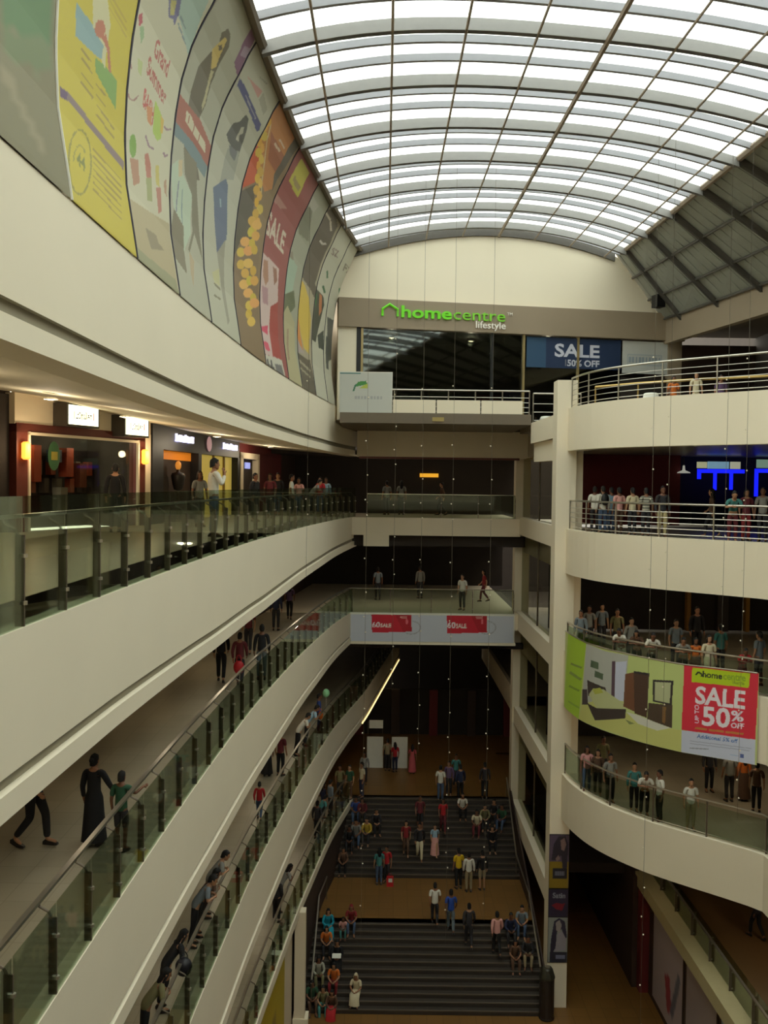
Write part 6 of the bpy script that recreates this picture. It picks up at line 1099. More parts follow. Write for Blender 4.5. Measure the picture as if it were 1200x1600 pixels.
# posters on the column
W_ = (185,176,150)
def poster(z0, z1, items, base, lab):
    r = tag(empty('column_poster', (6.69,34.17,z0)), lab, 'poster'); into(flat_print('printed_sheet', 6.33, 7.05, z0, z1, 34.15, items, base, None, 44, white=W_), r)
    into(G().box(6.32,7.06,34.16,34.19,z0-.02,z1+.02,BLACK).obj('backing'), r)
x = lambda f: 6.33+.72*f
poster(-14.95, -12.95, [rect((108,84,14), x(0), x(1), -14.95, -13.95), ('P',(38,30,32),[(x(.1),-13.9),(x(.2),-13.3),(x(.45),-13.0),(x(.8),-12.98),(x(.95),-13.3),(x(.9),-14.3),(x(.7),-14.3),(x(.6),-13.7),(x(.3),-13.9)]), ('P',(108,82,66),[(x(.55),-13.15),(x(.75),-13.05),(x(.85),-13.3),(x(.75),-13.55),(x(.6),-13.5)]), ('P',(104,80,66),[(x(.3),-13.85),(x(.45),-13.7),(x(.55),-13.85),(x(.4),-13.95)]), rect((26,22,24), x(.18), x(.92), -14.6, -14.2)]+[rect((92,88,84),x(.28+.09*k),x(.34+.09*k),-14.48,-14.32) for k in range(6)], (72,56,60), 'upper column poster of a dark-haired woman over yellow')
poster(-16.02, -15.0, [('T',(112,110,100),'Satin',(x(.2),-15.32),(x(.85),-15.32),(x(.2),-15.12)), ('P',(98,20,24),[(x(.15),-15.6),(x(.4),-15.5),(x(.7),-15.55),(x(.85),-15.5),(x(.7),-15.8),(x(.4),-15.75)])], (34,26,36), 'small dark column poster with pale script and a red mark')
poster(-17.75, -16.06, [('P',(34,28,38),[(x(.1),-17.6),(x(.15),-16.9),(x(.3),-16.2),(x(.55),-16.08),(x(.85),-16.2),(x(.98),-16.8),(x(.85),-16.9),(x(.7),-16.5),(x(.45),-16.6),(x(.4),-17.2)]), ('P',(122,108,90),[(x(.38),-16.25),(x(.58),-16.15),(x(.7),-16.35),(x(.6),-16.62),(x(.42),-16.55)]), ('P',(118,108,98),[(x(.5),-16.65),(x(.75),-16.6),(x(.95),-16.9),(x(.9),-17.3),(x(.35),-17.35),(x(.45),-16.9)]), rect((30,28,34), x(.1), x(1), -17.75, -17.36), rect((92,92,96), x(.4), x(.9), -17.62, -17.48)], (112,110,90), 'lower column poster of a woman with long dark hair in a pale top')
# yellow poster under the lowest slab, posters on the right ground wall
r = tag(empty('wall_poster', (float(clx(28)),28,GR)), 'tall yellow poster on the wall under the lowest gallery slab', 'poster')
yy = np.repeat(np.linspace(24.5, 31.2, 30), 20); zz = np.tile(np.linspace(-19.3, -15.7, 20), 30)
into(print_sheet('printed_sheet', np.c_[clx(yy)-.2, yy, zz], np.c_[yy, zz], 30, 20, [rect((120,96,30), 25.5+k*1.7, 26.3+k*1.7, -18.6, -17.2) for k in range(3)], (146,120,18), None, (170,160,120)), r)
RG = [(17.2,21.4,(92,98,78),'grey green poster panel with dark red shapes at the low end of the diagonal wall'),(21.7,27.6,(78,86,80),'large slate poster panel with a red shape under the diagonal coping'),(28.0,30.8,(84,74,62),'brownish poster panel between the slate panel and the maroon corner'),(31.2,34.6,(96,86,74),'pale brown poster panel beside the maroon corner post')]
for k, (a, b, c, lab) in enumerate(RG):
    r = tag(empty('wall_poster', (10.43,a,GR)), lab, 'poster', 'posters on the diagonal ground wall'); nu, nv = 40, 30
    yy = np.repeat(np.linspace(a, b, nu), nv); zz = np.tile(np.linspace(-19.2, -15.7, nv), nu); m_ = (a+b)/2; c = tuple(int(v*1.15) for v in c)
    it = [('P',(96,34,34),[(m_-.6,-18.6),(m_-.1,-18.8),(m_+.3,-17.6),(m_-.3,-17.4)]), ('P',(60,60,58),[(a+.2,-17.0),(a+1,-18.8),(a+1.3,-18.6),(a+.5,-16.8)])]
    into(print_sheet('printed_sheet', np.c_[np.full(len(yy),10.4), yy, zz], np.c_[yy, zz], nu, nv, it, c, None, (140,136,114)), r)
    into(G().box(10.41,10.44,a-.08,b+.08,-19.3,-15.6,DBROWN).obj('backing'), r)

# shops of the lit gallery: local frame along the shop wall, -y toward the gallery
def shop_frame(A, B): return math.atan2(B[1]-A[1], B[0]-A[0])
ang = shop_frame((-10.6,19.8), (-7.3,28)); O1 = (-10.6,19.8,0)
struct(G().box(0,3.35,-.12,0,-1.35,2.1,DARK).obj('wall_left', None, O1, ang))
struct(G().box(3.34,8.82,-.3,0,1.38,2.15,WALL2).obj('wall_left', None, O1, ang)); struct(G().box(8.52,8.84,-.3,0,-1.35,1.4,WALL2).obj('pilaster', None, O1, ang))
s1 = tag(empty('shop', O1, ang), 'shop front with red brown frame, two lit sign boxes and orange wall lamps', 'shop')
AMB = mat('amber_lamp', (255,150,60), .5, emit=3.0, ec=(255,140,50))
g = G(); g.box(3.36,3.76,-.34,0,-1.3,1.38,REDBROWN); g.box(8.2,8.52,-.34,0,-1.3,1.38,REDBROWN); g.box(3.36,8.52,-.34,0,1.18,1.4,REDBROWN); g.box(3.74,3.8,-.38,-.3,-1.3,1.2,WALL2); g.box(8.14,8.2,-.38,-.3,-1.3,1.2,WALL2); g.box(3.74,8.2,-.38,-.3,1.12,1.19,WALL2); g.obj('door_frame', s1)
G().box(3.8,8.14,-.2,-.18,-1.3,1.12,SHOPGL).obj('glass_pane', s1)
g = G(); g.box(3.7,8.3,1.6,1.8,-1.35,1.4,DARK); g.box(3.7,8.3,0,1.8,1.35,1.5,DARK); g.box(3.68,3.72,0,1.7,-1.35,1.4,DARK); g.box(8.28,8.32,0,1.7,-1.35,1.4,DARK); g.obj('shop_interior', s1)
for u, z0, z1, c in ((5.55,-.05,.95,(150,60,30)),(6.84,.1,.92,(140,56,30)),(6.35,.5,.85,(60,70,90)),(4.4,.3,.9,(90,50,30)),(7.4,-.2,.5,(110,60,40)),(5.0,-1,-.3,(110,84,50)),(6.6,-.9,-.2,(120,116,104))):
    G().box(u-.14,u+.14,1.0,1.3,z0,z1,mat('goods_%d_%d_%d' % c, c, .6)).obj('display_item', s1)
g = G(); g.ball((4.79,-.23,.63), (.22,.012,.38), mat('sticker_green',(60,104,66),.6), 14, 10); g.obj('green_sticker', s1); G().box(4.68,4.9,-.255,-.24,.52,.74,mat('sticker_yellow',(160,150,60),.6)).obj('sticker_label', s1)
for k in range(16): G().box(3.95+.26*k,4.13+.26*k,1.2,1.4,-.35+.5*(k%2),.05+.5*(k%2),mat('goods_%d' % (k%3), ((130,60,34),(96,90,80),(70,60,52))[k%3], .6)).obj('display_item', s1)
for u in (3.56, 8.36):
    g = G(); g.lathe([(.06,-.22),(.11,-.18),(.11,.18),(.06,.22)], (u,-.45,.72), AMB, 10); w = g.obj('wall_lamp', s1); G().box(u-.05,u+.05,-.42,-.33,.6,.84,DSTEEL).obj('lamp_bracket', w)
    l = bpy.data.lights.new('lamp', 'POINT'); l.energy = 26; l.color = (1.0, .76, .46); l.shadow_soft_size = .1; q = bpy.data.objects.new('lamp', l); COL.objects.link(q); q.location = (u, -.75, .8); q.parent = s1
LB = mat('lightbox_side', (60,56,50), .5)
TAMIL = '\u0baa\u0bc2\u0bb0\u0bcd\u0bb5\u0bbf\u0b95\u0bbe'
for k, (u0, u1, zc) in enumerate(((4.72,5.88,1.70),(7.05,8.08,1.56))):
    b = tag(empty('sign_box', O1, ang), ['larger lit white sign box with dark lettering over the shop door','smaller lit white sign box with dark lettering beside the pilaster'][k], 'sign', 'lit sign boxes of the lamp-lit shop')
    G().box(u0-.05,u1+.05,-.75,-.3,zc-.3,zc+.3,LB).obj('box', b)
    flat_print('lit_face', u0, u1, zc-.25, zc+.25, -.76, [('T',(40,36,24),TAMIL,(u0+.28,zc-.09),(u1-.26,zc-.09),(u0+.28,zc+.1)), rect((150,60,40),u0+.2,u0+.23,zc-.1,zc+.1), rect((150,60,40),u1-.2,u1-.17,zc-.1,zc+.1)], (250,246,205), b, 120, white=(255,255,255), gain=.9, emit=3.0)
ang2 = shop_frame((-7.3,28), (-6.2,38)); O2 = (-7.3,28,0)
s2 = tag(empty('shop', O2, ang2), 'dark shop front with pale blue lettering, an amber display and a yellow lit doorway', 'shop')
g = G(); g.box(.05,9.9,-.3,0,1.0,1.75,BLACK); g.box(.05,1.0,-.3,0,-1.35,1.0,BLACK); g.box(4.55,4.9,-.3,0,-1.35,1.0,BLACK); g.box(9.7,10.0,-.3,0,-1.35,1.0,BLACK); g.obj('fascia_frame', s2)
G().box(1.1,4.55,-.02,.0,.72,1.0,mat('amber_display', (210,120,30), .6, emit=.55)).obj('amber_strip', s2)
G().box(1.0,4.55,.3,.4,-1.35,.72,DARK).obj('dark_window', s2); G().box(4.9,9.7,-.04,0,-1.35,1.0,mat('yellow_glow_wall', (206,180,84), .7, emit=.45)).obj('glow_wall', s2)  # emission put into the yellow wall in place of lamps lighting it
for u in (7.0, 8.4): G().box(u,u+.08,-.12,-.04,-1.35,1.0,mat('yellow_trim',(150,124,60),.6)).obj('door_stile', s2)
LED = mat('led_letters', (225,225,255), .4, emit=1.6)
# lettering: broken strokes of two lit words (unreadable in the photograph) and a small oval emblem
def strokes(name, u0, u1, z0, z1, n, root):
    g = G(); w = (u1-u0)/n
    for k in range(n):
        a = u0+k*w; g.box(a+.02,a+.02+w*.22,-.36,-.3,z0,z1*(1 if k % 3 == 0 else .97),LED); g.box(a+.02,a+w*.8,-.36,-.3,z0,z0+.05,LED) if k % 2 == 0 else g.box(a+.02,a+w*.8,-.36,-.3,z1-.08,z1-.03,LED); g.box(a+w*.58,a+w*.8,-.36,-.3,z0,z0+(z1-z0)*.8,LED)
    g.obj(name, root)
strokes('letter_row', 2.05, 3.9, 1.31, 1.56, 6, s2); strokes('letter_row', 7.5, 9.5, 1.28, 1.52, 6, s2)
G().ball((5.7,-.33,1.38), (.3,.04,.28), mat('emblem', (190,150,150), .5, emit=.5)).obj('emblem', s2)
mq = tag(empty('mannequin', (-6.72,30.25,-1.3)), 'gold and black mannequin bust on a stand in the amber lit window', 'mannequin')
g = G(); g.lathe([(.02,1.0),(.14,1.05),(.2,1.25),(.24,1.5),(.2,1.58),(.06,1.62),(.055,1.7)], (0,0,0), mat('mannequin_black',(30,26,24),.5), 14); g.obj('torso', mq, smooth=True)
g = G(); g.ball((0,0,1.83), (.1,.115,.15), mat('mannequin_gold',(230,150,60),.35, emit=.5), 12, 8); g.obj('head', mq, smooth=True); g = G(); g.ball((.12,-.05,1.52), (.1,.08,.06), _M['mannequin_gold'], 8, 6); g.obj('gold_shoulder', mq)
g = G(); g.lathe([(.22,0),(.22,.04),(.03,.06),(.03,1.02)], (0,0,0), DSTEEL, 12); g.obj('stand', mq)
ang3 = shop_frame((-6.2,38), (-5.2,46)); O3 = (-6.2,38,0)
s3 = tag(empty('shop', O3, ang3), 'shop front with a white portal and dark red wall past the yellow doorway', 'shop')
g = G(); g.box(.2,8,-.1,0,1.25,1.75,MAROON); g.box(3.0,8,-.1,0,-1.35,1.3,MAROON); g.obj('red_wall', s3); g = G(); g.box(.1,.5,-.3,0,-1.35,1.15,WALL2); g.box(.1,3.1,-.3,0,1.0,1.25,WALL2); g.box(2.8,3.1,-.3,0,-1.35,1.15,WALL2); g.obj('portal', s3); G().box(.5,2.8,-.05,0,-1.35,1.0,DARK).obj('dark_opening', s3)
G().box(1.5,2.2,-.12,-.06,.6,.86,mat('blue_screen', (150,160,230), .4, emit=.8)).obj('screen', s3)
for k, (x_, y_) in enumerate(((-4.68,13.1),(-4.72,16.1),(-5.4,27.3))):
    zc = 1.42+.0; d = tag(empty('downlight', (x_, y_, zc+.28)), ['round ceiling downlight nearest the viewer under the top parapet','second round ceiling downlight under the top parapet','small red smoke detector on the gallery ceiling'][k], 'light' if k < 2 else 'detector')
    G().lathe([(.11,0),(.13,-.03),(.08,-.04)], (0,0,-.02), mat('unlit_lamp',(120,112,96),.5) if k < 2 else mat('detector_red',(150,40,34),.5), 14).obj('trim_ring', d); G().lathe([(.07,0),(.04,-.03)], (0,0,-.05), WHITE if k < 2 else _M['detector_red'], 12).obj('lens', d)
# cinema counter with blue neon on the red-walled balcony
NEON = mat('blue_neon', (20,30,255), .4, emit=1.1, ec=(24,34,255))
cn = tag(empty('ticket_counter', (13.1,39,L3)), 'dark ticket counter outlined in blue neon with lit menu screens', 'counter')
into(G().box(13.0,18.4,39.2,40,L3,-.6,BLACK).obj('counter_body'), cn)
g = G(); g.box(13.14,15.1,38.95,39.05,.66,.82,NEON); g.box(13.14,13.28,38.95,39.05,.4,.66,NEON); g.box(13.82,13.94,38.95,39.05,-.05,.66,NEON); g.box(14.5,14.62,38.95,39.05,-.03,.66,NEON); g.box(15.55,18,38.95,39.05,.7,.86,NEON); g.box(15.55,15.68,38.95,39.05,-.3,.7,NEON); into(g.obj('neon_frame'), cn)
for a, b, z0, z1, c in ((13.1,13.5,.86,1.12,(190,190,150)),(13.55,14.42,.84,1.14,(130,170,190)),(14.5,14.9,.84,1.14,(190,190,165)),(15.6,17.2,.9,1.25,(130,160,140))): into(G().box(a,b,38.9,39.0,z0,z1,mat('screen_%d_%d_%d' % c, c, .5, emit=.55)).obj('menu_screen'), cn)
lamp = tag(empty('pendant_lamp', (12.4,38.5,1.25)), 'white cone pendant lamp hanging by the dark red wall', 'lamp'); G().lathe([(.27,-.62),(.25,-.58),(.06,-.5),(.04,-.3)], (0,0,0), mat('lamp_white',(220,220,205),.5,emit=.35), 14).obj('lamp_shade', lamp); G().tube([(0,0,-.3),(0,0,.1)], .012, DSTEEL, 5).obj('cord', lamp)
# added fill lights under slabs and in shops, brightening the dim interiors
LENS = mat('fill_lens', (255,236,200), .4, emit=1.2, ec=(255,224,170))
_ring = G().lathe([(.1,.0),(.13,-.02),(.13,-.035),(.09,-.04)], (0,0,0), WHITE, 14).mesh('trim_ring'); _lens = G().lathe([(.085,-.03),(.05,-.05)], (0,0,0), LENS, 12).mesh('lens')
_cnt = {}; ORD = ('nearest the viewer','second from the viewer','third from the viewer','fourth from the viewer','fifth from the viewer','sixth from the viewer')
def fill_light(x, y, z, watt, where, dz=-.16):
    n_ = _cnt.get(where, 0); _cnt[where] = n_+1
    o = tag(empty('fill_light', (x, y, z)), 'small added fill light under '+where+', '+ORD[n_], 'light', 'added fill lights'); link('trim_ring', _ring, o); link('lens', _lens, o)
    l = bpy.data.lights.new('lamp', 'POINT'); l.energy = watt; l.color = (1.0, .84, .60); l.shadow_soft_size = .12; q = bpy.data.objects.new('lamp', l); COL.objects.link(q); q.location = (0, 0, dz); q.parent = o
for y in (9, 13, 17.5, 22, 31, 39): fill_light(float(clx(y))-2.6, y, 1.55, LW*1.9, 'the top parapet slab', -.34)
for lv, nm in ((L3, 'the second gallery ceiling'), (L2, 'the third gallery ceiling'), (L1, 'the lowest gallery ceiling')):
    for y in (12, 18, 24, 30, 36, 42): fill_light(float(clx(y))-2.2, y, lv-1.72, LW, nm)
for x, y, z, nm in ((0,46.5,1.38,'the upper bridge ceiling'),(4,46.5,1.38,'the upper bridge ceiling'),(0,47,-2.92,'the card bridge ceiling'),(4,47,-2.92,'the card bridge ceiling'),(1,47.5,-7.78,'the hall ceiling'),(4.5,47.5,-7.78,'the hall ceiling'),
  (9.2,33.5,-3.22,'the red-walled balcony'),(12,31,-3.22,'the red-walled balcony'),(15,33,-3.22,'the red-walled balcony'),(9.2,33.5,-8.03,'the banner balcony'),(12,31,-8.03,'the banner balcony'),(15,33,-8.03,'the banner balcony'),(13,29,-12.35,'the lowest curved balcony'),(9,33,-12.35,'the lowest curved balcony')):
    fill_light(x, y, z, LW*1.2, nm)
for u in (5.0, 7.2): fill_light(O1[0]+u*math.cos(ang)-.8*math.sin(ang), O1[1]+u*math.sin(ang)+.8*math.cos(ang), 1.34, LW*1.4, 'the ceiling inside the lamp-lit shop')
for u in (3, 7, 11): fill_light((SO[0]+u*.92*math.cos(SA)-1.8*math.sin(SA)), SO[1]+u*.92*math.sin(SA)+1.8*math.cos(SA), 6.6, LW*1.2, 'the ceiling inside the furniture store')

# cove light strips
CO = mat('cove_light', (255,240,190), .5, emit=1.6, ec=(255,225,160))
c = tag(empty('light_strip', (-.9,46.2,-11.95)), 'curved warm light strip under the slab edge above the upper hall', 'light'); into(G().tube([(float(clx(y))+.06,y,-12.0+.0*y) for y in np.arange(46.3,64,1)], .035, CO, 6).obj('lit_tube'), c)
c = tag(empty('light_strip', (8.6,66,-11.9)), 'short warm light strip at the far end of the hall ceiling by the column', 'light'); into(G().tube([(8.5,65.8,-11.6),(8.75,64.2,-11.9)], .05, CO, 6).obj('lit_tube'), c)
# booth in the upper hall
bt = tag(empty('exhibition_booth', (.3,49.4,L0)), 'white exhibition booth with two panels and a small header in the upper hall', 'booth')
into(G().box(-.75,.12,49.2,49.25,L0,-13.48,WHITE).obj('panel'), bt); into(G().box(.58,1.42,49.2,49.25,L0,-13.48,WHITE).obj('panel'), bt); into(G().box(-.64,.1,49.3,49.36,-13.05,-12.62,WHITE).obj('header_board'), bt)
g = G(); [g.tube([(x_,49.32,L0),(x_,49.32,-12.7)], .02, DSTEEL, 5) for x_ in (-.7,.08)]; into(g.obj('frame'), bt)
into(G().box(.15,.55,49.1,49.3,L0,-14.2,DARK).obj('counter'), bt)
# dark bin at the foot of the column
b = tag(empty('litter_bin', (6.2,33.5,GR)), 'tall dark cylindrical bin at the foot of the white column', 'bin')
G().lathe([(.27,0),(.29,.05),(.27,.1),(.27,1.45),(.25,1.5)], (0,0,0), mat('bin_body',(44,36,32),.4), 20).obj('body', b, smooth=False); G().lathe([(.28,1.5),(.29,1.56),(.2,1.85),(.16,1.9)], (0,0,0), mat('bin_lid',(50,48,38),.4), 20).obj('lid', b); G().lathe([(.1,1.9),(.1,1.93)], (0,0,0), STEEL, 12).obj('ring', b)
# carried things
def lump(name, c, r, m, lab, cat, extra=None):
    t = tag(empty(name, c), lab, cat); G().ball((0,0,0), r, m, 14, 10).obj('body', t, smooth=True)
    if extra: extra(t)
    return t
REDB = mat('bag_red', (190,30,40), .5)
def handles(h, w, m): return lambda t: G().tube([(-w,0,0),(-w*.9,0,h*.8),(-w*.4,0,h),(w*.4,0,h),(w*.9,0,h*.8),(w,0,0)], .012, m, 5).obj('strap', t)

# hanging strings of fairy lights
CORD = mat('cord_grey', (96,88,76), .6); BULB = mat('bulb_glass', (215,205,180), .3, emit=.12)
ST = [(-.58,30,3.3,-14.9,'beside the left gallery bend'),(1.25,31,3.2,-9,'over the middle of the stairs'),(2.2,30,3.2,-15.0,'over the yellow-shirted man'),(3.5,30.5,3.2,-14.5,'in front of the column bay'),(7.2,25,3.5,-14.8,'before the striped shirt on the red-walled balcony'),(9.72,25,3.5,-9,'before the blue neon counter'),(7.95,26,2,-6.5,'before the dark part of the red-walled balcony'),(9.4,25.6,3,-4.5,'beside the string before the blue neon counter'),(-2.5,30,3.3,-3,'against the top parapet near the red SALE advertisement'),(.35,32,5,-7,'between the gallery bend and the stairs')]
for k, (x_, y_, z1, z0, w) in enumerate(ST):
    t = tag(empty('light_string', (x_,y_,z1)), 'thin vertical string of tiny lights hanging '+w, 'light string', 'hanging strings of tiny lights')
    zt_ = zroof(x_, y_)-.3
    into(G().tube([(x_,y_,zt_),(x_+.02,y_,(zt_+z0)/2),(x_,y_,z0)], .005, CORD, 5).obj('cord'), t)
    bm_ = G().ball((0,0,0), .024, BULB, 6, 4).mesh('bulb'); z = z1; i = 0
    while z > z0:
        into(link('bulb', bm_, None, (x_+.03*(1 if i % 2 else -1), y_, z)), t); z -= .5+.3*((i*7) % 4); i += 1

# =====================================================================================  PEOPLE
PAL = dict(white=(214,210,198),cream=(208,196,164),grey=(132,130,124),greyblue=(118,128,136),dark=(44,42,46),black=(26,25,28),navy=(38,44,72),blue=(44,66,130),royal=(40,74,160),jeans=(70,88,116),greyjeans=(104,116,124),red=(176,34,40),maroon=(104,38,46),maroonred=(132,36,40),pink=(216,158,150),pinkred=(186,84,90),pinkpale=(208,150,150),yellow=(214,176,20),yellowmaroon=(190,160,60),olive=(122,116,80),green=(44,84,60),teal=(64,124,120),turquoise=(20,140,160),brown=(92,66,50),khaki=(150,134,104),creamtrouser=(190,176,132),orange=(206,108,38),lightblue=(146,176,196),purple=(98,74,110),pattern=(170,168,150),stripe=(140,140,132))
def cloth(c):
    m = mat('cloth_'+c, PAL[c], .85, var=.12, scale=14)
    if c == 'stripe' and 'striped' not in m:
        m['striped'] = 1; nt = m.node_tree; b = nt.nodes['Principled BSDF']; tc = nt.nodes.new('ShaderNodeTexCoord'); w = nt.nodes.new('ShaderNodeTexWave'); w.bands_direction = 'Z'; w.inputs['Scale'].default_value = 3.2
        r = nt.nodes.new('ShaderNodeMix'); r.data_type = 'RGBA'; r.inputs[6].default_value = (*lin((196,190,170)),1); r.inputs[7].default_value = (*lin((84,86,80)),1)
        nt.links.new(tc.outputs['Object'], w.inputs['Vector']); nt.links.new(w.outputs['Fac'], r.inputs[0]); nt.links.new(r.outputs[2], b.inputs['Base Color'])
    return m
SKIN = [mat('skin_a', (150,104,76), .6, var=.05), mat('skin_b', (122,80,58), .6, var=.05), mat('skin_c', (176,130,98), .6, var=.05)]
HAIRM = mat('hair_black', (15,12,12), .75, var=.2, scale=30); EYE = mat('eye_dark', (30,24,22), .3); LIP = mat('lips', (130,70,62), .5); SHOE = mat('shoe_dark', (40,34,32), .5)
def V3(*a): return Vector(a)
def joints(kind):
    J = {}
    lean = {'lean': .22, 'sit': .1}.get(kind, 0.0); sit = kind == 'sit'
    pz = .14 if sit else .95
    def up(h, f): return V3(0, f, pz+h)
    J['pelvis'] = up(0, 0); J['belly'] = up(.15, lean*.35); J['chest'] = up(.32-.03*(lean>.2), lean*.9); J['neckb'] = up(.48-.06*(lean>.2), lean*1.35)
    J['neck'] = up(.555-.075*(lean>.2), lean*1.5+.01); J['head'] = up(.67-.085*(lean>.2), lean*1.75+.02)
    sh = J['neckb']+V3(0,0,-.025)
    for s, n in ((-1,'L'),(1,'R')):
        J['sh'+n] = sh+V3(s*.17,0,0); J['el'+n] = sh+V3(s*.225,-.02,-.29); J['wr'+n] = sh+V3(s*.235,.05,-.53); J['hd'+n] = sh+V3(s*.232,.085,-.61)
        J['hip'+n] = J['pelvis']+V3(s*.085,0,-.05); J['kn'+n] = V3(s*.095,.02,.5); J['an'+n] = V3(s*.095,-.02,.085); J['to'+n] = V3(s*.12,.14,.03)
    if kind == 'walk':
        J['knL'] = V3(-.09,.17,.52); J['anL'] = V3(-.09,.2,.1); J['toL'] = V3(-.1,.36,.05); J['knR'] = V3(.09,.0,.49); J['anR'] = V3(.09,-.27,.15); J['toR'] = V3(.1,-.15,.035)
        J['elL'] = sh+V3(-.22,-.12,-.27); J['wrL'] = sh+V3(-.2,-.1,-.51); J['hdL'] = sh+V3(-.2,-.07,-.59); J['elR'] = sh+V3(.22,.04,-.28); J['wrR'] = sh+V3(.2,.2,-.46); J['hdR'] = sh+V3(.19,.26,-.51)
    if kind == 'lean':
        for s, n in ((-1,'L'),(1,'R')): J['el'+n] = V3(s*.25,.3,1.13); J['wr'+n] = V3(s*.1,.43,1.17); J['hd'+n] = V3(s*.03,.47,1.16); J['an'+n] = V3(s*.1,-.12,.085); J['to'+n] = V3(s*.13,.04,.03); J['kn'+n] = V3(s*.1,-.04,.5)
    if sit:
        for s, n in ((-1,'L'),(1,'R')):
            J['hip'+n] = J['pelvis']+V3(s*.09,.02,-.02); J['kn'+n] = V3(s*.14,.44,.17); J['an'+n] = V3(s*.12,.47,-.25); J['to'+n] = V3(s*.15,.63,-.3)
            J['el'+n] = V3(s*.22,.22,.34); J['wr'+n] = V3(s*.1,.4,.27); J['hd'+n] = V3(s*.05,.45,.25)
    if kind == 'phone': J['elR'] = sh+V3(.24,.1,-.24); J['wrR'] = sh+V3(.15,.2,-.01); J['hdR'] = sh+V3(.13,.18,.08)
    if kind == 'reach': J['elR'] = sh+V3(.3,.04,-.24); J['wrR'] = sh+V3(.42,.1,-.44); J['hdR'] = sh+V3(.46,.12,-.5)
    if kind == 'railhand': J['elR'] = sh+V3(.27,.12,-.16); J['wrR'] = sh+V3(.36,.3,-.06); J['hdR'] = sh+V3(.4,.36,-.05)
    return J
def skin_mesh(name, nodes, edges, lv=2, root=0):
    names = list(nodes); me = bpy.data.meshes.new(name); me.from_pydata([tuple(nodes[n][0]) for n in names], [(names.index(a), names.index(b)) for a, b in edges], [])
    o = bpy.data.objects.new(name, me); COL.objects.link(o); m = o.modifiers.new('s', 'SKIN'); m.use_smooth_shade = True; m.branch_smoothing = .3
    if not me.skin_vertices: me.skin_vertices.new()
    for i, n in enumerate(names):
        r = nodes[n][1]; me.skin_vertices[0].data[i].radius = r if hasattr(r, '__len__') else (r, r); me.skin_vertices[0].data[i].use_root = (i == root)
    s = o.modifiers.new('u', 'SUBSURF'); s.levels = lv; s.render_levels = lv
    dg = bpy.context.evaluated_depsgraph_get(); out = bpy.data.meshes.new_from_object(o.evaluated_get(dg)); bpy.data.objects.remove(o); out.name = name; return out
ARM = lambda n: [('neckb','sh'+n),('sh'+n,'el'+n),('el'+n,'wr'+n),('wr'+n,'hd'+n)]
LEG = lambda n: [('pelvis','hip'+n),('hip'+n,'kn'+n),('kn'+n,'an'+n),('an'+n,'to'+n)]
RAD = dict(pelvis=(.135,.1),belly=(.115,.09),chest=(.135,.1),neckb=(.075,.07),neck=.052,head=.05,sh=.058,el=.04,wr=.027,hd=.03,hip=.085,kn=.056,an=.038,to=.034)
def R_(n, d=0.0):
    r = RAD[n if n in RAD else n[:-1]]; return tuple(v+d for v in r) if hasattr(r, '__len__') else r+d
def lerp(a, b, t): return a+(b-a)*t
_B = {}
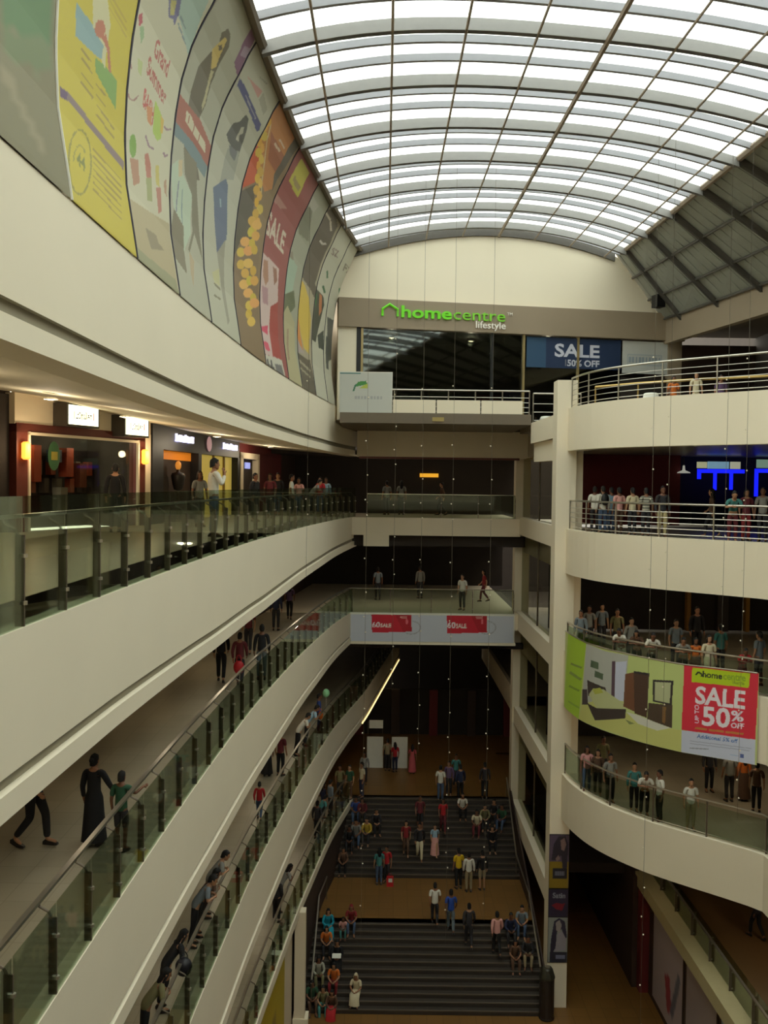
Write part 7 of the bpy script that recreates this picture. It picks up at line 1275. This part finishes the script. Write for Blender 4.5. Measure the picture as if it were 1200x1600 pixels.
def body_mesh(kind):
    if ('b', kind) in _B: return _B['b', kind]
    J = joints(kind); names = ['pelvis','belly','chest','neckb','neck','head']+[k+s for s in 'LR' for k in ('sh','el','wr','hd','hip','kn','an','to')]
    me = skin_mesh('body', {n: (J[n], R_(n)) for n in names}, [('pelvis','belly'),('belly','chest'),('chest','neckb'),('neckb','neck'),('neck','head')]+ARM('L')+ARM('R')+LEG('L')+LEG('R'))
    g = G(); sk = SKIN[0]
    g.add([v.co[:] for v in me.vertices], [tuple(p.vertices) for p in me.polygons], sk)
    h = J['head']; t = .35 if kind in ('lean',) else .15 if kind == 'sit' else 0
    # head: shaped rings with jaw, brow, nose and ears
    H = Matrix.Translation(h) @ Matrix.Rotation(-t, 4, 'X')
    def ring(z, rx, ry, yo, n=14): return [H @ V3(rx*math.cos(2*PI*k/n), yo+ry*math.sin(2*PI*k/n), z) for k in range(n)]
    rings = [ring(-.125,.03,.035,.03), ring(-.11,.05,.06,.025), ring(-.075,.062,.082,.012), ring(-.03,.069,.093,.004), ring(.02,.075,.098,0), ring(.06,.074,.097,-.004), ring(.095,.06,.08,-.008), ring(.12,.03,.042,-.01)]
    n = 14; v = [p for r in rings for p in r]; g.add(v, [(i*n+k,i*n+(k+1)%n,(i+1)*n+(k+1)%n,(i+1)*n+k) for i in range(len(rings)-1) for k in range(n)]+[tuple(range(n-1,-1,-1)),tuple((len(rings)-1)*n+k for k in range(n))], sk)
    P = lambda x, y, z: tuple(H @ V3(x, y, z))
    g.add([P(-.012,.09,-.035),P(.012,.09,-.035),P(0,.122,-.032),P(0,.096,.02),P(0,.09,-.045)], [(0,2,3),(2,1,3),(0,4,2),(4,1,2)], sk)
    for s in (-1, 1):
        g.ball(P(s*.075,-.005,-.01), (.012,.022,.032), sk, 8, 6); g.ball(P(s*.028,.088,.012), (.014,.008,.008), EYE, 8, 6)
    g.ball(P(0,.088,-.07), (.022,.008,.008), LIP, 8, 4)
    # hands: palm is the skinned wrist; four fingers and a thumb rooted inside it
    for s, nme in ((-1,'L'),(1,'R')):
        w, hd = J['wr'+nme], J['hd'+nme]; d = (hd-w).normalized(); side = d.cross(V3(s,.2,.1)).normalized()
        if side.y < 0: side = -side
        cur = side.cross(d).normalized()*(.5*(1 if side.cross(d).dot(V3(-s,0,0)) > 0 else -1))
        for k, L in enumerate((.062,.072,.068,.052)):
            o = hd+side*(.027-.018*k); a = o+(d*1.0+cur*.25)*L*.55; b = a+(d*.75+cur)*L*.45; g.tube([o-d*.01, a, b], [.0095,.0085,.006], sk, 6)
        o = w+d*.03+side*.02; a = o+(d*.6+side*.8)*.035; b = a+(d*.9+side*.35+cur*.3)*.03; g.tube([o, a, b], [.011,.01,.007], sk, 6)
    out = g.mesh('body', True); _B['b', kind] = out; return out
def shirt_mesh(kind, longs=False):
    key = ('s', kind, longs)
    if key in _B: return _B[key]
    J = joints(kind); N = {}
    if kind == 'sit': hem = J['pelvis']+V3(0,.0,-.0)
    else: hem = J['pelvis']+V3(0,0,-.1)
    N['hem'] = (hem, (.155,.118)); N['pelvis'] = (J['pelvis']+V3(0,0,.05), (.15,.115)); 
    for n in ('belly','chest'): N[n] = (J[n], R_(n, .022))
    N['neckb'] = (J['neckb'], (.085,.078)); N['col'] = (lerp(J['neckb'], J['neck'], .45), .062); E = [('hem','pelvis'),('pelvis','belly'),('belly','chest'),('chest','neckb'),('neckb','col')]
    for n in 'LR':
        N['sh'+n] = (J['sh'+n], .072); e = lerp(J['sh'+n], J['el'+n], .8); N['e'+n] = (e, .06); E += [('neckb','sh'+n),('sh'+n,'e'+n)]
        if longs: N['f'+n] = (J['el'+n], .054); N['w'+n] = (lerp(J['el'+n], J['wr'+n], .9), .042); E += [('e'+n,'f'+n),('f'+n,'w'+n)]
    _B[key] = skin_mesh('shirt', N, E); return _B[key]
def trouser_mesh(kind, short=False):
    key = ('t', kind, short)
    if key in _B: return _B[key]
    J = joints(kind); N = {'waist': (J['pelvis']+V3(0,0,.09 if kind != 'sit' else .07), (.13,.1)), 'pelvis': (J['pelvis'], (.142,.115))}; E = [('waist','pelvis')]
    for n in 'LR':
        N['hip'+n] = (J['hip'+n], .1); N['m'+n] = (lerp(J['hip'+n], J['kn'+n], .55), .085); N['kn'+n] = (lerp(J['hip'+n], J['kn'+n], 1.0), .07); E += [('pelvis','hip'+n),('hip'+n,'m'+n),('m'+n,'kn'+n)]
        if not short: N['c'+n] = (lerp(J['kn'+n], J['an'+n], .5), .064); N['an'+n] = (lerp(J['kn'+n], J['an'+n], .95), .056); E += [('kn'+n,'c'+n),('c'+n,'an'+n)]
    _B[key] = skin_mesh('trousers', N, E); return _B[key]
def dress_mesh(kind):
    key = ('d', kind)
    if key in _B: return _B[key]
    J = joints(kind); g = G(); n = 18
    if kind == 'sit': rows = [(V3(0,-.02,.24),.13,.1),(V3(0,.02,.12),.18,.14),(V3(0,.2,.15),.2,.13),(V3(0,.44,.14),.21,.12),(V3(0,.5,-.0),.2,.1),(V3(0,.5,-.24),.22,.13)]
    else: rows = [(J['pelvis']+V3(0,0,.12),.125,.1),(J['pelvis']+V3(0,0,-.02),.175,.135),(V3(0,0,.6),.2,.165),(V3(0,.0,.3),.225,.19),(V3(0,0,.1),.245,.21)]
    v = []
    for i, (c, rx, ry) in enumerate(rows):
        for k in range(n):
            w = 1+(.05 if k % 2 else -.03)*(i/len(rows)); a = 2*PI*k/n
            if kind == 'sit' and i in (2,3): v.append(c+V3(rx*math.cos(a)*w, 0, ry*math.sin(a)*w))
            else: v.append(c+V3(rx*math.cos(a)*w, ry*math.sin(a)*w, 0))
    g.add(v, [(i*n+k,i*n+(k+1)%n,(i+1)*n+(k+1)%n,(i+1)*n+k) for i in range(len(rows)-1) for k in range(n)], cloth('dark')); _B[key] = g.mesh('skirt', True); return _B[key]
def hair_mesh(kind, style):
    key = ('h', kind, style)
    if key in _B: return _B[key]
    J = joints(kind); t = .35 if kind == 'lean' else .15 if kind == 'sit' else 0; H = Matrix.Translation(J['head']) @ Matrix.Rotation(-t, 4, 'X'); g = G(); n = 16
    rows = [(.005,1.0),(.045,1.0),(.08,.9),(.11,.68),(.132,.35),(.142,.08)]; v = []
    for i, (z, f) in enumerate(rows):
        for k in range(n):
            a = 2*PI*k/n; fr = math.sin(a)                       # +1 at the face
            zz = z-(.085*max(0,-fr)+.03*abs(math.cos(a)) if i == 0 else 0)+((.085*max(0,fr)**1.5, .052*max(0,fr)**1.5, .025*max(0,fr), 0, 0, 0)[i])
            v.append(H @ V3(.079*f*math.cos(a), -.012+(.098 if fr > 0 else .108)*f*math.sin(a), zz))
    g.add(v, [(i*n+k,i*n+(k+1)%n,(i+1)*n+(k+1)%n,(i+1)*n+k) for i in range(len(rows)-1) for k in range(n)], HAIRM)
    P = lambda x, y, z: tuple(H @ V3(x, y, z))
    if style in ('long','scarf'):
        rr = [(.02,.085,.03,-.06),(-.06,.09,.045,-.075),(-.14,.085,.045,-.085),(-.24,.075,.035,-.1),(-.3,.04,.02,-.1)]; v = []
        for z, rx, ry, yo in rr: v += [P(rx*math.cos(2*PI*k/12), yo+ry*math.sin(2*PI*k/12), z) for k in range(12)]
        g.add(v, [(i*12+k,i*12+(k+1)%12,(i+1)*12+(k+1)%12,(i+1)*12+k) for i in range(4) for k in range(12)]+[tuple(48+k for k in range(12))], HAIRM)
        for s in (-1, 1): g.tube([P(s*.07,.03,.03),P(s*.082,.0,-.05),P(s*.085,-.03,-.16),P(s*.075,-.05,-.25)], [.02,.024,.024,.012], HAIRM, 6)
    if style == 'bun': g.ball(P(0,-.12,.03), (.05,.045,.05), HAIRM, 10, 8)
    _B[key] = g.mesh('hair', True); return _B[key]
def shoe_mesh(kind, n):
    key = ('sh', kind, n)
    if key in _B: return _B[key]
    J = joints(kind); a, t = J['an'+n], J['to'+n]; d = (t-a); d.z = 0; d.normalize(); s = V3(d.y,-d.x,0); g = G(); v = []
    base = min(a.z-.085, t.z-.03); rows = [(-.07,.03,.05),(-.03,.038,.085),(.05,.042,.07),(.12,.045,.05),(.18,.03,.03)]
    for f, w, h in rows:
        c = a+d*f; zb_ = base+ (a.z-.085-base)*max(0, 1-(f+.07)/.15); v += [c+s*w+V3(0,0,zb_-c.z), c-s*w+V3(0,0,zb_-c.z), c-s*w*.75+V3(0,0,zb_+h-c.z), c+s*w*.75+V3(0,0,zb_+h-c.z)]
    g.add(v, [(i*4+k,(i+1)*4+k,(i+1)*4+(k+1)%4,i*4+(k+1)%4) for i in range(4) for k in range(4)]+[(3,2,1,0),(16,17,18,19)], SHOE); _B[key] = g.mesh('shoe'); return _B[key]
def wear(name, me, root, m):
    if not me.materials: me.materials.append(m)
    o = link(name, me, root)
    o.material_slots[0].link = 'OBJECT'; o.material_slots[0].material = m; return o
GROUPS = {}
for idx, (x_, y_, z_, h, kind, rot, sh, lo, stl, hair, label) in enumerate(PEOPLE):
    r = empty('person', (x_, y_, z_), math.radians(rot)); k = h/1.72; r.scale = (k, k, k)
    zone = 'people on the stairs and landings' if kind == 'sit' or z_ < -15.3 else 'people in the upper hall' if (z_ < -15 and y_ > 44) else 'people on the galleries' if x_ < 0 else 'people on the balconies and bridges'
    tag(r, label, 'person', zone)
    b = wear('body', body_mesh(kind), r, SKIN[(idx*7) % 3 if 'pale arm' not in label else 2])
    longs = sh in ('dark','black','navy') or (idx % 5 == 0)
    wear('shirt', shirt_mesh(kind, longs), r, cloth(sh))
    if stl == 'dress': wear('skirt', dress_mesh(kind), r, cloth(lo))
    else: wear('shorts' if stl == 'shorts' else 'trousers', trouser_mesh(kind, stl == 'shorts'), r, cloth(lo))
    wear('hair', hair_mesh(kind, hair if hair != 'scarf' else 'long'), r, HAIRM if hair != 'scarf' else cloth('maroonred' if sh != 'cream' else 'cream'))
    for n in 'LR': wear('shoe', shoe_mesh(kind, n), r, SHOE)
    if stl == 'backpack':
        bp = tag(empty('backpack', r.location, r.rotation_euler.z), 'black backpack worn at the steel rail of the red-walled balcony', 'backpack'); g = G(); g.ball((0,-.17,1.2), (.15,.09,.22), BLACK, 12, 8); g.obj('body', bp, smooth=True)
        G().tube([(-.1,-.13,1.38),(-.12,0,1.45),(-.11,.1,1.34),(-.13,.02,1.08),(-.13,-.12,1.05)], .018, BLACK, 6).obj('strap', bp); G().tube([(.1,-.13,1.38),(.12,0,1.45),(.11,.1,1.34),(.13,.02,1.08),(.13,-.12,1.05)], .018, BLACK, 6).obj('strap', bp)
def near(text): return next(p for p in PEOPLE if text in p[-1])
p = near('bright red bag'); lump('shopping_bag', (p[0]+.02,p[1]-.3,p[2]+.62), (.16,.1,.2), REDB, 'bright red bag carried by the woman in dark maroon', 'bag', handles(.36,.07,REDB))
p = near('round black bag'); lump('handbag', (p[0]+.42,p[1]-.25,p[2]+1.0), (.17,.15,.19), mat('bag_black',(28,26,34),.5), 'round black bag held over the handrail of the third gallery', 'bag', handles(.3,.08,BLACK))
p = near('pale green balloon'); lump('balloon', (p[0]+.3,p[1]+.05,p[2]+1.72), (.15,.15,.19), mat('balloon_green',(150,214,160),.4), 'pale green balloon beside the man in deep blue', 'balloon', lambda t: G().tube([(0,0,-.18),(.02,0,-.6)], .006, WHITE, 4).obj('string', t))
lump('shopping_bag', (p[0]+.12,p[1]-.5,p[2]+.9), (.1,.09,.17), mat('bag_orange',(220,110,40),.5), 'small orange bag held at the third gallery rail', 'bag', handles(.28,.05,_M['bag_orange']))
p = near('bright red T-shirt'); t = tag(empty('carrier_bag', (p[0]+.15,p[1]-.35,p[2])), 'red carrier bag with a white mark standing on the middle landing', 'bag'); G().box(-.15,.15,-.08,.08,0,.42,REDB).obj('body', t); G().box(-.07,.1,-.085,-.08,.2,.36,WHITE).obj('white_mark', t); G().tube([(-.07,0,.42),(-.05,0,.55),(.05,0,.55),(.07,0,.42)], .01, REDB, 5).obj('handle', t)
p = near('holding a white paper'); t = tag(empty('paper', (p[0],p[1]-.48,p[2]+.36)), 'white paper held by the woman in black on the lower flight', 'paper'); G().hexa([(-.17,-.1,0),(.17,-.1,0),(.17,.1,.08),(-.17,.1,.08),(-.17,-.1,.006),(.17,-.1,.006),(.17,.1,.086),(-.17,.1,.086)], WHITE).obj('sheet', t)
